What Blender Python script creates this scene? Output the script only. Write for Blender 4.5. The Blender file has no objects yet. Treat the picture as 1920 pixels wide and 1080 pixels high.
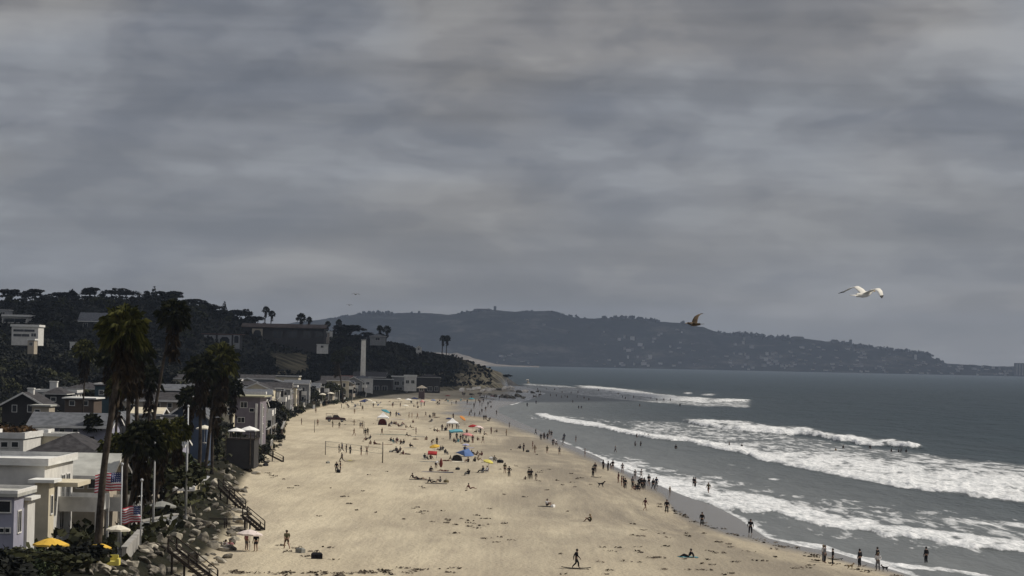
import bpy, math, random
import numpy as np
from mathutils import Vector, Matrix
R = math.radians
SC = bpy.context.scene
COL = SC.collection

# ------------------------------------------------------------------ camera
FPX = 4600.0; CAMZ = 20.0; PITCH = R(1.69); ROLL = R(1.2)
camd = bpy.data.cameras.new('camera'); cam = bpy.data.objects.new('camera', camd); COL.objects.link(cam)
camd.sensor_width = 36.0; camd.lens = 36.0 * FPX / 1920.0
camd.clip_start = 1.0; camd.clip_end = 80000.0
CM = Matrix.Rotation(math.pi / 2 + PITCH, 4, 'X') @ Matrix.Rotation(ROLL, 4, 'Z')
cam.matrix_world = Matrix.Translation((0, 0, CAMZ)) @ CM
SC.camera = cam
CR = np.array(CM.to_3x3())

# ------------------------------------------------------------------ light
SUN_EL = R(44); SUN_AZ = R(76)          # azimuth clockwise from +Y (the view direction)
w = bpy.data.worlds.new('World'); SC.world = w; w.use_nodes = True
nt = w.node_tree; nt.nodes.clear()
def N(nt, typ, **kw):
    n = nt.nodes.new(typ)
    for k, v in kw.items():
        if k in n.inputs.keys() if hasattr(n.inputs, 'keys') else False: n.inputs[k].default_value = v
        else: setattr(n, k, v)
    return n
def L(nt, a, b): nt.links.new(a, b)
out = N(nt, 'ShaderNodeOutputWorld'); bg = N(nt, 'ShaderNodeBackground'); bg.inputs['Strength'].default_value = 0.1
sky = N(nt, 'ShaderNodeTexSky'); sky.sky_type = 'NISHITA'; sky.sun_disc = False
sky.sun_elevation = SUN_EL; sky.sun_rotation = SUN_AZ; sky.altitude = 0; sky.dust_density = 2.0
tc = N(nt, 'ShaderNodeTexCoord'); sep = N(nt, 'ShaderNodeSeparateXYZ'); L(nt, tc.outputs['Generated'], sep.inputs[0])
def math_node(nt, op, a, b=None, c=None):
    n = nt.nodes.new('ShaderNodeMath'); n.operation = op
    for i, v in enumerate((a, b, c)):
        if v is None: continue
        if isinstance(v, (int, float)): n.inputs[i].default_value = v
        else: nt.links.new(v, n.inputs[i])
    return n.outputs[0]
# overcast cloud deck: brighter towards the zenith, broken into long soft banks
zz = math_node(nt, 'MAXIMUM', sep.outputs['Z'], 0.0)
def cloud_noise(sx, sz, det, rough, off, dist=0.0):
    cmb = N(nt, 'ShaderNodeCombineXYZ')
    L(nt, math_node(nt, 'MULTIPLY_ADD', sep.outputs['X'], sx, off), cmb.inputs[0])
    L(nt, math_node(nt, 'MULTIPLY_ADD', sep.outputs['Y'], sx, off * 0.7), cmb.inputs[1])
    # rows get thinner towards the horizon
    zc = math_node(nt, 'POWER', math_node(nt, 'ADD', zz, 0.004), 0.8)
    L(nt, math_node(nt, 'MULTIPLY', zc, sz), cmb.inputs[2])
    n = N(nt, 'ShaderNodeTexNoise'); n.inputs['Scale'].default_value = 1.0; n.inputs['Detail'].default_value = det
    n.inputs['Roughness'].default_value = rough; n.inputs['Distortion'].default_value = dist
    L(nt, cmb.outputs[0], n.inputs['Vector']); return n.outputs['Fac']
def ramp(nt, fac, stops, interp='EASE'):
    r = nt.nodes.new('ShaderNodeValToRGB'); r.color_ramp.interpolation = interp
    els = r.color_ramp.elements
    while len(els) < len(stops): els.new(0.5)
    for e, (p, c) in zip(els, stops):
        e.position = p; e.color = (c[0], c[1], c[2], 1) if not isinstance(c, (int, float)) else (c, c, c, 1)
    nt.links.new(fac, r.inputs[0]); return r.outputs[0]
n1 = cloud_noise(8.5, 19.0, 4.0, 0.5, 3.7, 0.3)
n2 = cloud_noise(24.0, 46.0, 3.5, 0.5, 9.1, 0.3)
n3 = cloud_noise(4.0, 9.0, 2.0, 0.5, 21.3, 0.0)
mixn = math_node(nt, 'ADD', math_node(nt, 'MULTIPLY', n1, 0.60), math_node(nt, 'MULTIPLY', n2, 0.40))
cl = ramp(nt, mixn, [(0.36, (1.52, 1.52, 1.62)), (0.44, (1.80, 1.77, 1.84)), (0.51, (2.25, 2.18, 2.19)), (0.58, (2.75, 2.67, 2.64)), (0.66, (3.1, 3.0, 2.93))])
n4 = cloud_noise(5.0, 58.0, 3.0, 0.5, 33.1, 0.5)
bd = ramp(nt, n4, [(0.36, 0.93), (0.5, 1.06), (0.64, 1.17)], 'LINEAR')
md_ = N(nt, 'ShaderNodeMixRGB'); md_.blend_type = 'MULTIPLY'; md_.inputs[0].default_value = 1.0; L(nt, cl, md_.inputs[1]); L(nt, bd, md_.inputs[2]); cl = md_.outputs[0]
bluef = ramp(nt, n3, [(0.42, 1.0), (0.54, 0.0)], 'LINEAR')
mb_ = N(nt, 'ShaderNodeMixRGB'); mb_.blend_type = 'MULTIPLY'; L(nt, math_node(nt, 'MULTIPLY', bluef, 0.4), mb_.inputs[0]); L(nt, cl, mb_.inputs[1]); mb_.inputs[2].default_value = (0.74, 0.90, 1.16, 1); cl = mb_.outputs[0]
# horizon air a little bluer and plainer
hz = ramp(nt, zz, [(0.0, 1.0), (0.04, 0.5), (0.10, 0.0)])
mx = N(nt, 'ShaderNodeMixRGB'); L(nt, math_node(nt, 'MULTIPLY', hz, 0.65), mx.inputs[0]); L(nt, cl, mx.inputs[1]); mx.inputs[2].default_value = (2.15, 2.24, 2.38, 1)
# overcast brightening with height
bright = math_node(nt, 'MULTIPLY_ADD', math_node(nt, 'MAXIMUM', math_node(nt, 'SUBTRACT', zz, 0.14), 0.0), 2.2, 1.0)
sc_ = N(nt, 'ShaderNodeVectorMath'); sc_.operation = 'SCALE'; L(nt, mx.outputs[0], sc_.inputs[0]); L(nt, bright, sc_.inputs['Scale'])
mix2 = N(nt, 'ShaderNodeMixRGB'); mix2.inputs[0].default_value = 0.93
L(nt, sky.outputs[0], mix2.inputs[1]); L(nt, sc_.outputs[0], mix2.inputs[2])
L(nt, mix2.outputs[0], bg.inputs['Color']); L(nt, bg.outputs[0], out.inputs[0])

sund = bpy.data.lights.new('sun', 'SUN'); sun = bpy.data.objects.new('sun', sund); COL.objects.link(sun)
sund.energy = 3.8; sund.angle = R(1.0); sund.color = (1.0, 0.93, 0.82)
sdir = Vector((math.sin(SUN_AZ) * math.cos(SUN_EL), math.cos(SUN_AZ) * math.cos(SUN_EL), math.sin(SUN_EL)))
sun.rotation_euler = sdir.to_track_quat('Z', 'Y').to_euler(); sun.location = (60, 100, 120)
SC.view_settings.view_transform = 'Standard'; SC.view_settings.look = 'None'
SC.view_settings.exposure = 0.0; SC.view_settings.gamma = 1.0; SC.view_settings.use_curve_mapping = False
SC.render.engine = 'CYCLES'

# ------------------------------------------------------------------ projection helpers (photo pixels, 1920 x 1080)
def ray(px, py):
    v = np.stack([(np.asarray(px, float) - 960) / FPX, (540 - np.asarray(py, float)) / FPX, -np.ones_like(np.asarray(px, float))], -1)
    d = v @ CR.T
    return d
def at_z(px, py, z=0.0):
    d = ray(px, py); t = (z - CAMZ) / d[..., 2]
    return d[..., 0] * t, d[..., 1] * t
def at_Y(px, py, Y):
    d = ray(px, py); t = Y / d[..., 1]
    return float(d[..., 0] * t), float(Y), float(CAMZ + d[..., 2] * t)
def project(x, y, z):
    p = np.stack([x, y, np.asarray(z) - CAMZ], -1) @ CR
    return 960 + FPX * p[..., 0] / -p[..., 2], 540 - FPX * p[..., 1] / -p[..., 2]

# ------------------------------------------------------------------ tags, meshes, materials
def tag(o, label=None, cat=None, group=None, kind=None):
    if label: o['label'] = label
    if cat: o['category'] = cat
    if group: o['group'] = group
    if kind: o['kind'] = kind
    return o
def empty(name, loc, rz=0.0, label=None, cat=None, group=None):
    o = bpy.data.objects.new(name, None); COL.objects.link(o); o.location = loc; o.rotation_euler = (0, 0, rz)
    o.empty_display_size = 0.2
    return tag(o, label, cat, group)
def link_mesh(name, me, mat, parent=None):
    o = bpy.data.objects.new(name, me); COL.objects.link(o)
    if mat is not None:
        if len(me.materials) == 0: me.materials.append(mat)
    if parent is not None: o.parent = parent
    return o
class MB:
    def __init__(s): s.v = []; s.f = []
    def add(s, verts, faces):
        b = len(s.v); s.v.extend([tuple(map(float, q)) for q in verts]); s.f.extend([tuple(i + b for i in fc) for fc in faces]); return s
    def box(s, x0, x1, y0, y1, z0, z1):
        return s.add([(x0,y0,z0),(x1,y0,z0),(x1,y1,z0),(x0,y1,z0),(x0,y0,z1),(x1,y0,z1),(x1,y1,z1),(x0,y1,z1)],
                     [(0,3,2,1),(4,5,6,7),(0,1,5,4),(1,2,6,5),(2,3,7,6),(3,0,4,7)])
    def bar(s, a, b, w, h=None):
        h = w if h is None else h
        a = Vector(a); b = Vector(b); d = (b - a).normalized()
        up = Vector((0,0,1)) if abs(d.z) < 0.95 else Vector((0,1,0))
        sx = d.cross(up).normalized() * (w / 2); sy = sx.cross(d).normalized() * (h / 2)
        vs = [p + i * sx + j * sy for p in (a, b) for i, j in ((-1,-1),(1,-1),(1,1),(-1,1))]
        return s.add(vs, [(0,1,2,3),(7,6,5,4),(0,4,5,1),(1,5,6,2),(2,6,7,3),(3,7,4,0)])
    def tube(s, pts, rad, n=8, cap=True):
        pts = [Vector(p) for p in pts]; rr = rad if isinstance(rad, (list, tuple)) else [rad] * len(pts)
        vs = []; fs = []
        for k, p in enumerate(pts):
            d = (pts[min(k + 1, len(pts) - 1)] - pts[max(k - 1, 0)]).normalized()
            up = Vector((0,0,1)) if abs(d.z) < 0.9 else Vector((0,1,0))
            a = d.cross(up).normalized(); b = a.cross(d).normalized()
            for i in range(n):
                t = 2 * math.pi * i / n; vs.append(p + (a * math.cos(t) + b * math.sin(t)) * rr[k])
        for k in range(len(pts) - 1):
            for i in range(n):
                j = (i + 1) % n; fs.append((k*n+i, k*n+j, (k+1)*n+j, (k+1)*n+i))
        if cap: fs.append(tuple(range(n - 1, -1, -1))); fs.append(tuple((len(pts)-1)*n + i for i in range(n)))
        return s.add(vs, fs)
    def prism(s, poly, y0, y1):          # poly in (x,z), extruded along y
        n = len(poly); vs = [(x, y0, z) for x, z in poly] + [(x, y1, z) for x, z in poly]
        return s.add(vs, [tuple(range(n)), tuple(range(2*n-1, n-1, -1))] + [(i, n+i, n+(i+1)%n, (i+1)%n) for i in range(n)])
    def build(s, name, mat, parent=None, smooth=False):
        me = bpy.data.meshes.new(name); me.from_pydata(s.v, [], s.f); me.update()
        if smooth: me.polygons.foreach_set('use_smooth', [True] * len(me.polygons))
        return link_mesh(name, me, mat, parent)
def grid_mesh(name, X, Y, Z, mat, smooth=True, attrs=None):
    nr, nc = X.shape
    me = bpy.data.meshes.new(name)
    co = np.stack([X, Y, Z], -1).reshape(-1, 3).astype(np.float32)
    idx = np.arange(nr * nc).reshape(nr, nc)
    q = np.stack([idx[:-1, :-1], idx[:-1, 1:], idx[1:, 1:], idx[1:, :-1]], -1).reshape(-1, 4)
    me.vertices.add(len(co)); me.vertices.foreach_set('co', co.ravel())
    me.loops.add(q.size); me.loops.foreach_set('vertex_index', q.ravel().astype(np.int32))
    me.polygons.add(len(q)); me.polygons.foreach_set('loop_start', np.arange(0, q.size, 4, dtype=np.int32))
    me.polygons.foreach_set('loop_total', np.full(len(q), 4, np.int32))
    me.update(calc_edges=True); me.validate()
    if smooth: me.polygons.foreach_set('use_smooth', np.ones(len(q), bool))
    for k, a in (attrs or {}).items():
        at = me.attributes.new(k, 'FLOAT', 'POINT'); at.data.foreach_set('value', a.reshape(-1).astype(np.float32))
    return link_mesh(name, me, mat)
def new_mat(name):
    m = bpy.data.materials.new(name); m.use_nodes = True
    nt = m.node_tree; b = nt.nodes['Principled BSDF']; return m, nt, b
def setc(sock, c): sock.default_value = (c[0], c[1], c[2], 1.0)
_mats = {}
def mat(name, col, rough=0.7, var=0.0, scale=3.0, metal=0.0, spec=0.3, bump=0.0, two=None, det=3.0):
    if name in _mats: return _mats[name]
    m, nt, b = new_mat(name)
    b.inputs['Roughness'].default_value = rough; b.inputs['Metallic'].default_value = metal
    b.inputs['Specular IOR Level'].default_value = spec
    if var > 0 or two is not None:
        t = nt.nodes.new('ShaderNodeTexCoord'); n = nt.nodes.new('ShaderNodeTexNoise'); n.inputs['Scale'].default_value = scale; n.inputs['Detail'].default_value = det
        nt.links.new(t.outputs['Object'], n.inputs['Vector'])
        c2 = two if two is not None else tuple(c * (1 - var) for c in col)
        c1 = col if two is not None else tuple(min(1, c * (1 + var)) for c in col)
        L(nt, ramp(nt, n.outputs['Fac'], [(0.35, c2), (0.65, c1)], 'LINEAR'), b.inputs['Base Color'])
        if bump > 0:
            bp = nt.nodes.new('ShaderNodeBump'); bp.inputs['Strength'].default_value = bump; bp.inputs['Distance'].default_value = 0.1
            nt.links.new(n.outputs['Fac'], bp.inputs['Height']); nt.links.new(bp.outputs[0], b.inputs['Normal'])
    else: setc(b.inputs['Base Color'], col)
    _mats[name] = m; return m
rng = np.random.default_rng(7); rnd = random.Random(11)
def sstep(a, b, x): t = np.clip((x - a) / (b - a), 0, 1); return t * t * (3 - 2 * t)
# smooth value noise for terrain and wave shapes
class VN:
    def __init__(s, seed): s.g = np.random.default_rng(seed).random((256, 256))
    def __call__(s, x, y):
        x = np.asarray(x, float); y = np.asarray(y, float)
        xi = np.floor(x).astype(int); yi = np.floor(y).astype(int); fx = x - xi; fy = y - yi
        fx = fx*fx*(3-2*fx); fy = fy*fy*(3-2*fy); g = s.g
        a = g[xi % 256, yi % 256]; b = g[(xi+1) % 256, yi % 256]; c = g[xi % 256, (yi+1) % 256]; d = g[(xi+1) % 256, (yi+1) % 256]
        return (a*(1-fx)+b*fx)*(1-fy)+(c*(1-fx)+d*fx)*fy - 0.5
def fbm(vn, x, y, o=4):
    r = 0; a = 1.0
    for k in range(o): r = r + a * vn(x * 2**k + 17.3*k, y * 2**k + 5.1*k); a *= 0.5
    return r
vn1 = VN(1); vn2 = VN(2); vn3 = VN(3)

# ------------------------------------------------------------------ shape of the land
# waterline and landward edge of the sand, traced and laid on the ground plane
_sh = [(2300,1290),(1780,1100),(1660,1064),(1571,1037),(1503,1024),(1440,1009),(1385,971),(1322,938),(1267,913),(1186,883),(1115,853),(1062,832),(1008,806),(962,786),(935,773),(936,764),(965,757),(1000,746),(1020,738),(1000,730),(975,723)]
sx_, sy_ = at_z([p[0] for p in _sh], [p[1] for p in _sh], 0.0)
SHX = np.array(sx_); SHY = np.array(sy_)
_ld = [(330,1100),(395,1068),(430,1020),(455,985),(450,940),(470,900),(500,865),(520,840),(528,812),(536,790),(575,772),(625,760),(690,748),(740,741),(790,737),(850,733),(905,729),(950,726)]
lx_, ly_ = at_z([p[0] for p in _ld], [p[1] for p in _ld], 2.0)
o_ = np.argsort(ly_); LDX = np.array(lx_)[o_]; LDY = np.array(ly_)[o_]
o2_ = np.argsort(SHY); SHX = SHX[o2_]; SHY = SHY[o2_]
def shoreX(y): return np.interp(y, SHY, SHX)
def landX(y): return np.interp(y, LDY, LDX)
# ridge seen from the camera: pixel column -> skyline (bare ground), distance of the ridge, distance of its foot
_rg = [(-900,558,1300,650),(0,566,1300,700),(170,562,1300,720),(290,561,1350,750),(360,576,1400,800),(440,598,1450,900),(490,609,1480,950),(560,619,1500,1050),(640,628,1520,1180),
       (700,639,1560,1300),(760,652,1620,1380),(830,668,1700,1460),(880,679,1760,1540),(920,692,1810,1640),(940,699,1840,1700),(950,711,1860,1760),(957,731,1880,1800)]
RA = []; RZ = []; RD = []; RF = []
for px, py, D, F in _rg:
    x, y, z = at_Y(px, py, D); RA.append(x / y); RZ.append(z); RD.append(D); RF.append(F)
RA = np.array(RA); RZ = np.array(RZ); RD = np.array(RD); RF = np.array(RF)
def land_h(x, y):
    x = np.asarray(x, float); y = np.asarray(y, float)
    s = shoreX(y); l = landX(y)
    d = s - x
    beach = np.where(d < 0, np.maximum(d * 0.03, -4.0), 2.1 * (1 - np.exp(-np.maximum(d, 0) / 20.0)) )
    beach = beach + np.where(d > 4, 0.10 * fbm(vn1, x / 9.0, y / 14.0, 3) * sstep(4, 20, d), 0)
    pad = 3.9 + 0.8 * sstep(20, 60, l - x)
    h = beach + (pad - beach) * sstep(0.0, 5.0, l - x)
    a = x / np.maximum(y, 1.0)
    F = np.interp(a, RA, RF); D = np.interp(a, RA, RD); Z = np.interp(a, RA, RZ)
    t = np.clip((y - F) / (D - F), 0, 1)
    steep = np.interp(a, [-0.09, -0.055, -0.02], [1.0, 0.75, 0.4])
    prof = np.where(t > 0, t ** steep, 0); prof = prof*0.6 + 0.4*sstep(0, 1, t)
    back = 1.0 - 0.6 * sstep(0, 1, (y - D) / 900.0)
    hill = Z * prof * back * (a < RA[-1])
    hill = hill * (1 - sstep(RA[-1] - 0.0015, RA[-1], a)) + np.where((t > 0) & (a < RA[-1]), 2.5 * fbm(vn2, x / 40.0, y / 40.0, 4) * prof, 0)
    # the bluff runs out into the bay: nothing behind its end
    hill = hill * (1 - sstep(0, 350, y - D - 100) * (a > -0.03))
    h = np.where(y > 2600, -3.0 + 0 * h, np.where((t > 0) & (a < RA[-1]), np.maximum(h, hill), h))
    far_cut = sstep(1890, 1930, y) * (a > -0.0045)
    return h * (1 - far_cut) - 3.0 * far_cut
def ground_pt(px, py):
    """point of the terrain seen at a photo pixel"""
    d = ray(px, py); t = np.linspace(120, 2500, 6000)
    xs = d[0] * t; ys = d[1] * t; zs = CAMZ + d[2] * t
    hit = np.nonzero(zs <= land_h(xs, ys))[0]
    if len(hit) == 0: return float(d[0]*2000), float(d[1]*2000), 0.0
    k = hit[0]; return float(xs[k]), float(ys[k]), float(land_h(xs[k], ys[k]))
def gz(x, y): return float(land_h(np.array([x]), np.array([y]))[0])

# ------------------------------------------------------------------ ground sheet
def poly_y(pts, x): return np.interp(x, [p[0] for p in pts], [p[1] for p in pts])
rows = np.concatenate([np.geomspace(90, 2600, 620), np.geomspace(2800, 45000, 14)])
u1 = np.linspace(0, 1, 150); u2 = np.linspace(0, 1, 170); u3 = np.linspace(0, 1, 12)
XX = []
for y in rows:
    yy = min(y, 1880); l = landX(yy); s = shoreX(yy)
    xl = -0.34 * y - 60; xr = 0.3 * y + 100
    if y > 1880: l = -0.02 * y; s = l + 70
    XX.append(np.concatenate([xl + (l - 1 - xl) * (1 - (1 - u1) ** 1.6), l - 0.5 + (s + 12 - l + 0.5) * u2, s + 13 + (xr - s - 13) * u3 ** 2]))
GX = np.array(XX); GY = np.repeat(rows[:, None], GX.shape[1], 1)
GZ = land_h(GX, GY)
gpx, gpy = project(GX, GY, GZ)
sdist = np.array([shoreX(np.minimum(rows, 1880))]).T - GX
# wet sand: everything seaward of the last high swash
dryline = [(860,752),(895,777),(950,801),(1000,819),(1050,841),(1109,866),(1159,890),(1245,934),(1267,966),(1322,991),(1367,1006),(1444,1025),(1530,1043),(1594,1060),(1684,1082),(1900,1150)]
wet = sstep(-14, 9, poly_y(dryline, gpx) * -1 + gpy) ; wet = 1 - wet
wet = np.where(gpx < 860, 0, wet) * (GX > landX(np.minimum(GY, 1880)) - 1)
wet = np.clip(wet, 0, 1)
wet = np.where((GY > 820) & (GY < 2000), sstep(30, 10, sdist + 10 * fbm(vn3, GX/12, GY/30, 3)) , wet)
veg = sstep(0.3, 1.8, landX(np.minimum(GY, 1880)) - GX)
m, nt, b = new_mat('sand_ground')
geo = nt.nodes.new('ShaderNodeNewGeometry')
def attr(nt, n): a = nt.nodes.new('ShaderNodeAttribute'); a.attribute_name = n; return a.outputs['Fac']
def noise(nt, vec, scale, det=4, rough=0.5, sc=None, dist=0.0):
    if sc is not None:
        mp = nt.nodes.new('ShaderNodeMapping'); mp.inputs['Scale'].default_value = sc; nt.links.new(vec, mp.inputs['Vector']); vec = mp.outputs[0]
    n = nt.nodes.new('ShaderNodeTexNoise'); n.inputs['Scale'].default_value = scale; n.inputs['Detail'].default_value = det; n.inputs['Roughness'].default_value = rough
    n.inputs['Distortion'].default_value = dist
    nt.links.new(vec, n.inputs['Vector']); return n.outputs['Fac']
def mixc(nt, f, a, b_):
    n = nt.nodes.new('ShaderNodeMixRGB')
    for i, v in ((0, f), (1, a), (2, b_)):
        if isinstance(v, tuple): n.inputs[i].default_value = (v[0], v[1], v[2], 1)
        elif isinstance(v, (int, float)): n.inputs[i].default_value = v
        else: nt.links.new(v, n.inputs[i])
    return n.outputs[0]
P = geo.outputs['Position']
big = noise(nt, P, 0.03, 5, 0.55, (1.0, 0.35, 1)); mid = noise(nt, P, 0.22, 5, 0.6, (1.0, 0.22, 1)); fine = noise(nt, P, 1.6, 4, 0.6, (1.0, 0.35, 1))
sandc = ramp(nt, big, [(0.3, (0.41, 0.355, 0.255)), (0.7, (0.53, 0.468, 0.345))], 'LINEAR')
streak = ramp(nt, mid, [(0.42, 0.0), (0.62, 1.0)], 'LINEAR')
sandc = mixc(nt, math_node(nt, 'MULTIPLY', streak, 0.35), sandc, (0.20, 0.165, 0.13))
sp = ramp(nt, fine, [(0.60, 0.0), (0.72, 1.0)], 'LINEAR')
sandc = mixc(nt, math_node(nt, 'MULTIPLY', sp, 0.30), sandc, (0.17, 0.14, 0.10))
# damper, greyer sand lower down the beach
damp = attr(nt, 'damp')
patchy = ramp(nt, noise(nt, P, 0.07, 6, 0.65, (1.0, 0.20, 1), 0.8), [(0.36, 0.25), (0.58, 1.0)], 'LINEAR')
sandc = mixc(nt, math_node(nt, 'MULTIPLY', math_node(nt, 'MULTIPLY', damp, patchy), 0.85), sandc, (0.165, 0.145, 0.118))
trk = ramp(nt, noise(nt, P, 0.55, 3, 0.5, (1.0, 0.035, 1), 1.2), [(0.40, 0.0), (0.47, 1.0), (0.53, 1.0), (0.60, 0.0)], 'LINEAR')
sandc = mixc(nt, math_node(nt, 'MULTIPLY', math_node(nt, 'SUBTRACT', 1.0, trk), 0.14), sandc, (0.22, 0.19, 0.15))
wetn = math_node(nt, 'ADD', attr(nt, 'wet'), math_node(nt, 'MULTIPLY', math_node(nt, 'SUBTRACT', mid, 0.5), 0.5))
wetf = ramp(nt, wetn, [(0.15, 0.0), (0.45, 0.45), (0.85, 1.0)], 'LINEAR')
wetc = mixc(nt, big, (0.135, 0.124, 0.108), (0.17, 0.158, 0.14))
sandc = mixc(nt, wetf, sandc, wetc)
cliffc = ramp(nt, noise(nt, P, 0.10, 6, 0.65, (1, 1, 0.5)), [(0.36, (0.05, 0.045, 0.028)), (0.47, (0.20, 0.165, 0.105)), (0.60, (0.50, 0.43, 0.28))], 'LINEAR')
vegc = ramp(nt, noise(nt, P, 0.12, 5, 0.6), [(0.35, (0.008, 0.009, 0.006)), (0.58, (0.02, 0.019, 0.012)), (0.75, (0.06, 0.05, 0.036))], 'LINEAR')
vegc = mixc(nt, attr(nt, 'cliff'), vegc, cliffc)
colr = mixc(nt, attr(nt, 'veg'), sandc, vegc)
L(nt, colr, b.inputs['Base Color'])
rr_ = math_node(nt, 'SUBTRACT', 0.95, math_node(nt, 'MULTIPLY', wetf, 0.72)); L(nt, rr_, b.inputs['Roughness'])
L(nt, math_node(nt, 'MULTIPLY_ADD', wetf, 0.35, 0.05), b.inputs['Specular IOR Level'])
bp = nt.nodes.new('ShaderNodeBump'); bp.inputs['Distance'].default_value = 0.25
L(nt, math_node(nt, 'SUBTRACT', 0.75, math_node(nt, 'MULTIPLY', wetf, 0.7)), bp.inputs['Strength'])
foot = noise(nt, P, 2.3, 3, 0.55, (1.0, 0.6, 1)); tracks = noise(nt, P, 0.9, 2, 0.5, (1.0, 0.06, 1))
L(nt, math_node(nt, 'ADD', foot, math_node(nt, 'MULTIPLY', tracks, 0.6)), bp.inputs['Height']); L(nt, bp.outputs[0], b.inputs['Normal'])
damp_a = np.clip(sstep(56, 8, sdist + 14 * fbm(vn3, GX/15, GY/60, 3)), 0, 1)
cliff_a = np.clip(sstep(860, 905, gpx) * (GY > 1350) + 0.55 * ((gpx > 780) & (GY > 1300) & (gpy > 700)) + 0.22 * ((gpx > 512) & (gpx < 580) & (gpy > 662) & (gpy < 702)), 0, 1)
ground = grid_mesh('ground', GX, GY, GZ, m, attrs={'cliff': cliff_a, 'wet': wet, 'veg': veg, 'damp': damp_a}); tag(ground, kind='structure')

# ------------------------------------------------------------------ sea
front1 = [(1090,852),(1130,872),(1180,890),(1230,915),(1300,940),(1400,967),(1447,960),(1526,984),(1604,993),(1667,1004),(1740,1014),(1809,1028),(1920,1037),(2400,1100)]
back1  = [(1090,846),(1130,858),(1180,872),(1230,890),(1300,905),(1400,925),(1447,932),(1526,955),(1604,970),(1667,982),(1740,992),(1809,1000),(1920,1014),(2400,1070)]
front2 = [(986,774),(1017,785.6),(1082,795),(1134,804),(1186,817),(1238,825),(1290,830),(1343,843),(1400,854.6),(1438,866),(1479,877),(1576,893),(1620,902),(1683,916),(1762,926),(1840,937),(1920,945),(2400,1010)]
back2  = [(986,772),(1017,776),(1082,786),(1134,795),(1186,808),(1238,815),(1290,821),(1343,830),(1400,840),(1438,845),(1479,850),(1576,856),(1620,860),(1683,868),(1762,878),(1840,885),(1920,892),(2400,960)]
front3 = [(1262,788),(1272,790),(1317,799),(1400,811),(1431,812),(1510,818),(1557,824),(1589,832),(1620,836),(1652,838),(1696,842),(1740,843)]
back3  = [(1262,787),(1272,786),(1317,787),(1400,792),(1431,796),(1510,803),(1557,812),(1589,817),(1620,822),(1652,826),(1696,829),(1740,838)]
front4 = [(1061,724),(1134,734),(1186,742),(1238,748),(1317,756),(1343,755),(1420,750)]
back4  = [(1061,720),(1134,726),(1186,732),(1238,739),(1317,746),(1343,748),(1420,748)]
wr = np.concatenate([np.geomspace(150, 2400, 900), np.geomspace(2430, 60000, 40)])
XX = []
uu = np.linspace(0, 1, 430)
for y in wr:
    if y < 1870: x0 = shoreX(y) - 14; x1 = 0.235 * y + 60
    else: x0 = -0.012 * y - (y - 1870) * 0.25; x0 = max(x0, -0.32 * y); x1 = 0.235 * y + 60
    XX.append(x0 + (x1 - x0) * uu)
WX = np.array(XX); WY = np.repeat(wr[:, None], WX.shape[1], 1)
wpx, wpy = project(WX, WY, np.zeros_like(WX))
def band(fr, bk, soft_f=1.2, soft_b=3.0):
    # position inside a breaker: 0 at its shoreward front, 1 at its back
    yf = poly_y(fr, wpx); yb = poly_y(bk, wpx)
    wig = 3.0 * fbm(vn1, wpx / 34.0, wpx * 0 + fr[0][0], 4) * np.clip((wpy - 690) / 150, 0.15, 1.4)
    s = (yf + wig - wpy) / np.maximum(yf - yb, 1.0)
    ok = (wpx > fr[0][0]) & (wpx < fr[-1][0])
    ends = sstep(fr[0][0], fr[0][0] + 40, wpx) * (1 - sstep(fr[-1][0] - 25, fr[-1][0], wpx))
    return s, ok, ends
foam = np.zeros_like(WX); hgt = np.zeros_like(WX)
def shape(s, up, down):  # steep front, long back
    return sstep(-up, 0.12, s) * np.exp(-np.clip(s - 0.12, 0, None) / down)
specs = [(front1, back1, 0.95, 0.95, 0.30, 0.30), (front2, back2, 1.0, 0.45, 0.55, 0.55), (front3, back3, 1.0, 0.3, 1.15, 0.5), (front4, back4, 0.95, 0.3, 0.6, 0.5)]
for fr, bk, dens, tail, H, dn in specs:
    s, ok, ends = band(fr, bk)
    n_ = fbm(vn2, wpx / 60.0, wpy / 22.0, 4)
    core = sstep(-0.04, 0.04, s) * (1 - sstep(0.75, 1.35, s)) * ends * dens * np.clip(0.92 + 1.1 * fbm(vn3, wpx / 26.0, wpy / 7.0, 3) * (0.5 + 0.5 * (H > 1)), 0.45, 1.0)
    tl = sstep(0.2, 0.6, s) * np.exp(-np.clip(s - 0.8, 0, None) / 1.1) * ends * 0.52 * (tail)
    foam = np.maximum(foam, np.where(ok, np.maximum(core, tl), 0))
    hgt += np.where(ok, shape(s, 0.06, dn) * H * ends * (0.75 + 0.5 * n_ + 0.9 * np.abs(fbm(vn3, wpx / 11.0, wpy * 0 + H, 3))), 0)
# broad patches of spent foam
def patch(pts_f, pts_b, d):
    s, ok, ends = band(pts_f, pts_b); v = sstep(-0.02, 0.1, s) * (1 - sstep(0.8, 1.05, s)) * ends * d
    return np.where(ok, v, 0)
foam = np.maximum(foam, patch([(1160,815),(1290,824),(1400,846),(1500,868),(1600,880),(1750,895),(1920,905),(2400,960)], [(1160,790),(1290,797),(1400,812),(1500,822),(1600,838),(1750,852),(1920,868),(2400,905)], 0.50))
foam = np.maximum(foam, patch([(1150,812),(1290,832),(1400,855),(1500,880),(1620,902),(1750,920),(1920,945),(2400,1000)], [(1150,786),(1272,786),(1400,800),(1500,812),(1620,832),(1740,845),(1800,858),(1920,872),(2400,905)], 0.46))
foam = np.maximum(foam, patch([(1060,870),(1186,905),(1322,945),(1440,990),(1600,1020),(1800,1045),(1920,1060),(2400,1120)], [(1060,840),(1186,850),(1322,878),(1440,905),(1600,930),(1800,955),(1920,970),(2400,1020)], 0.41))
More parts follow.
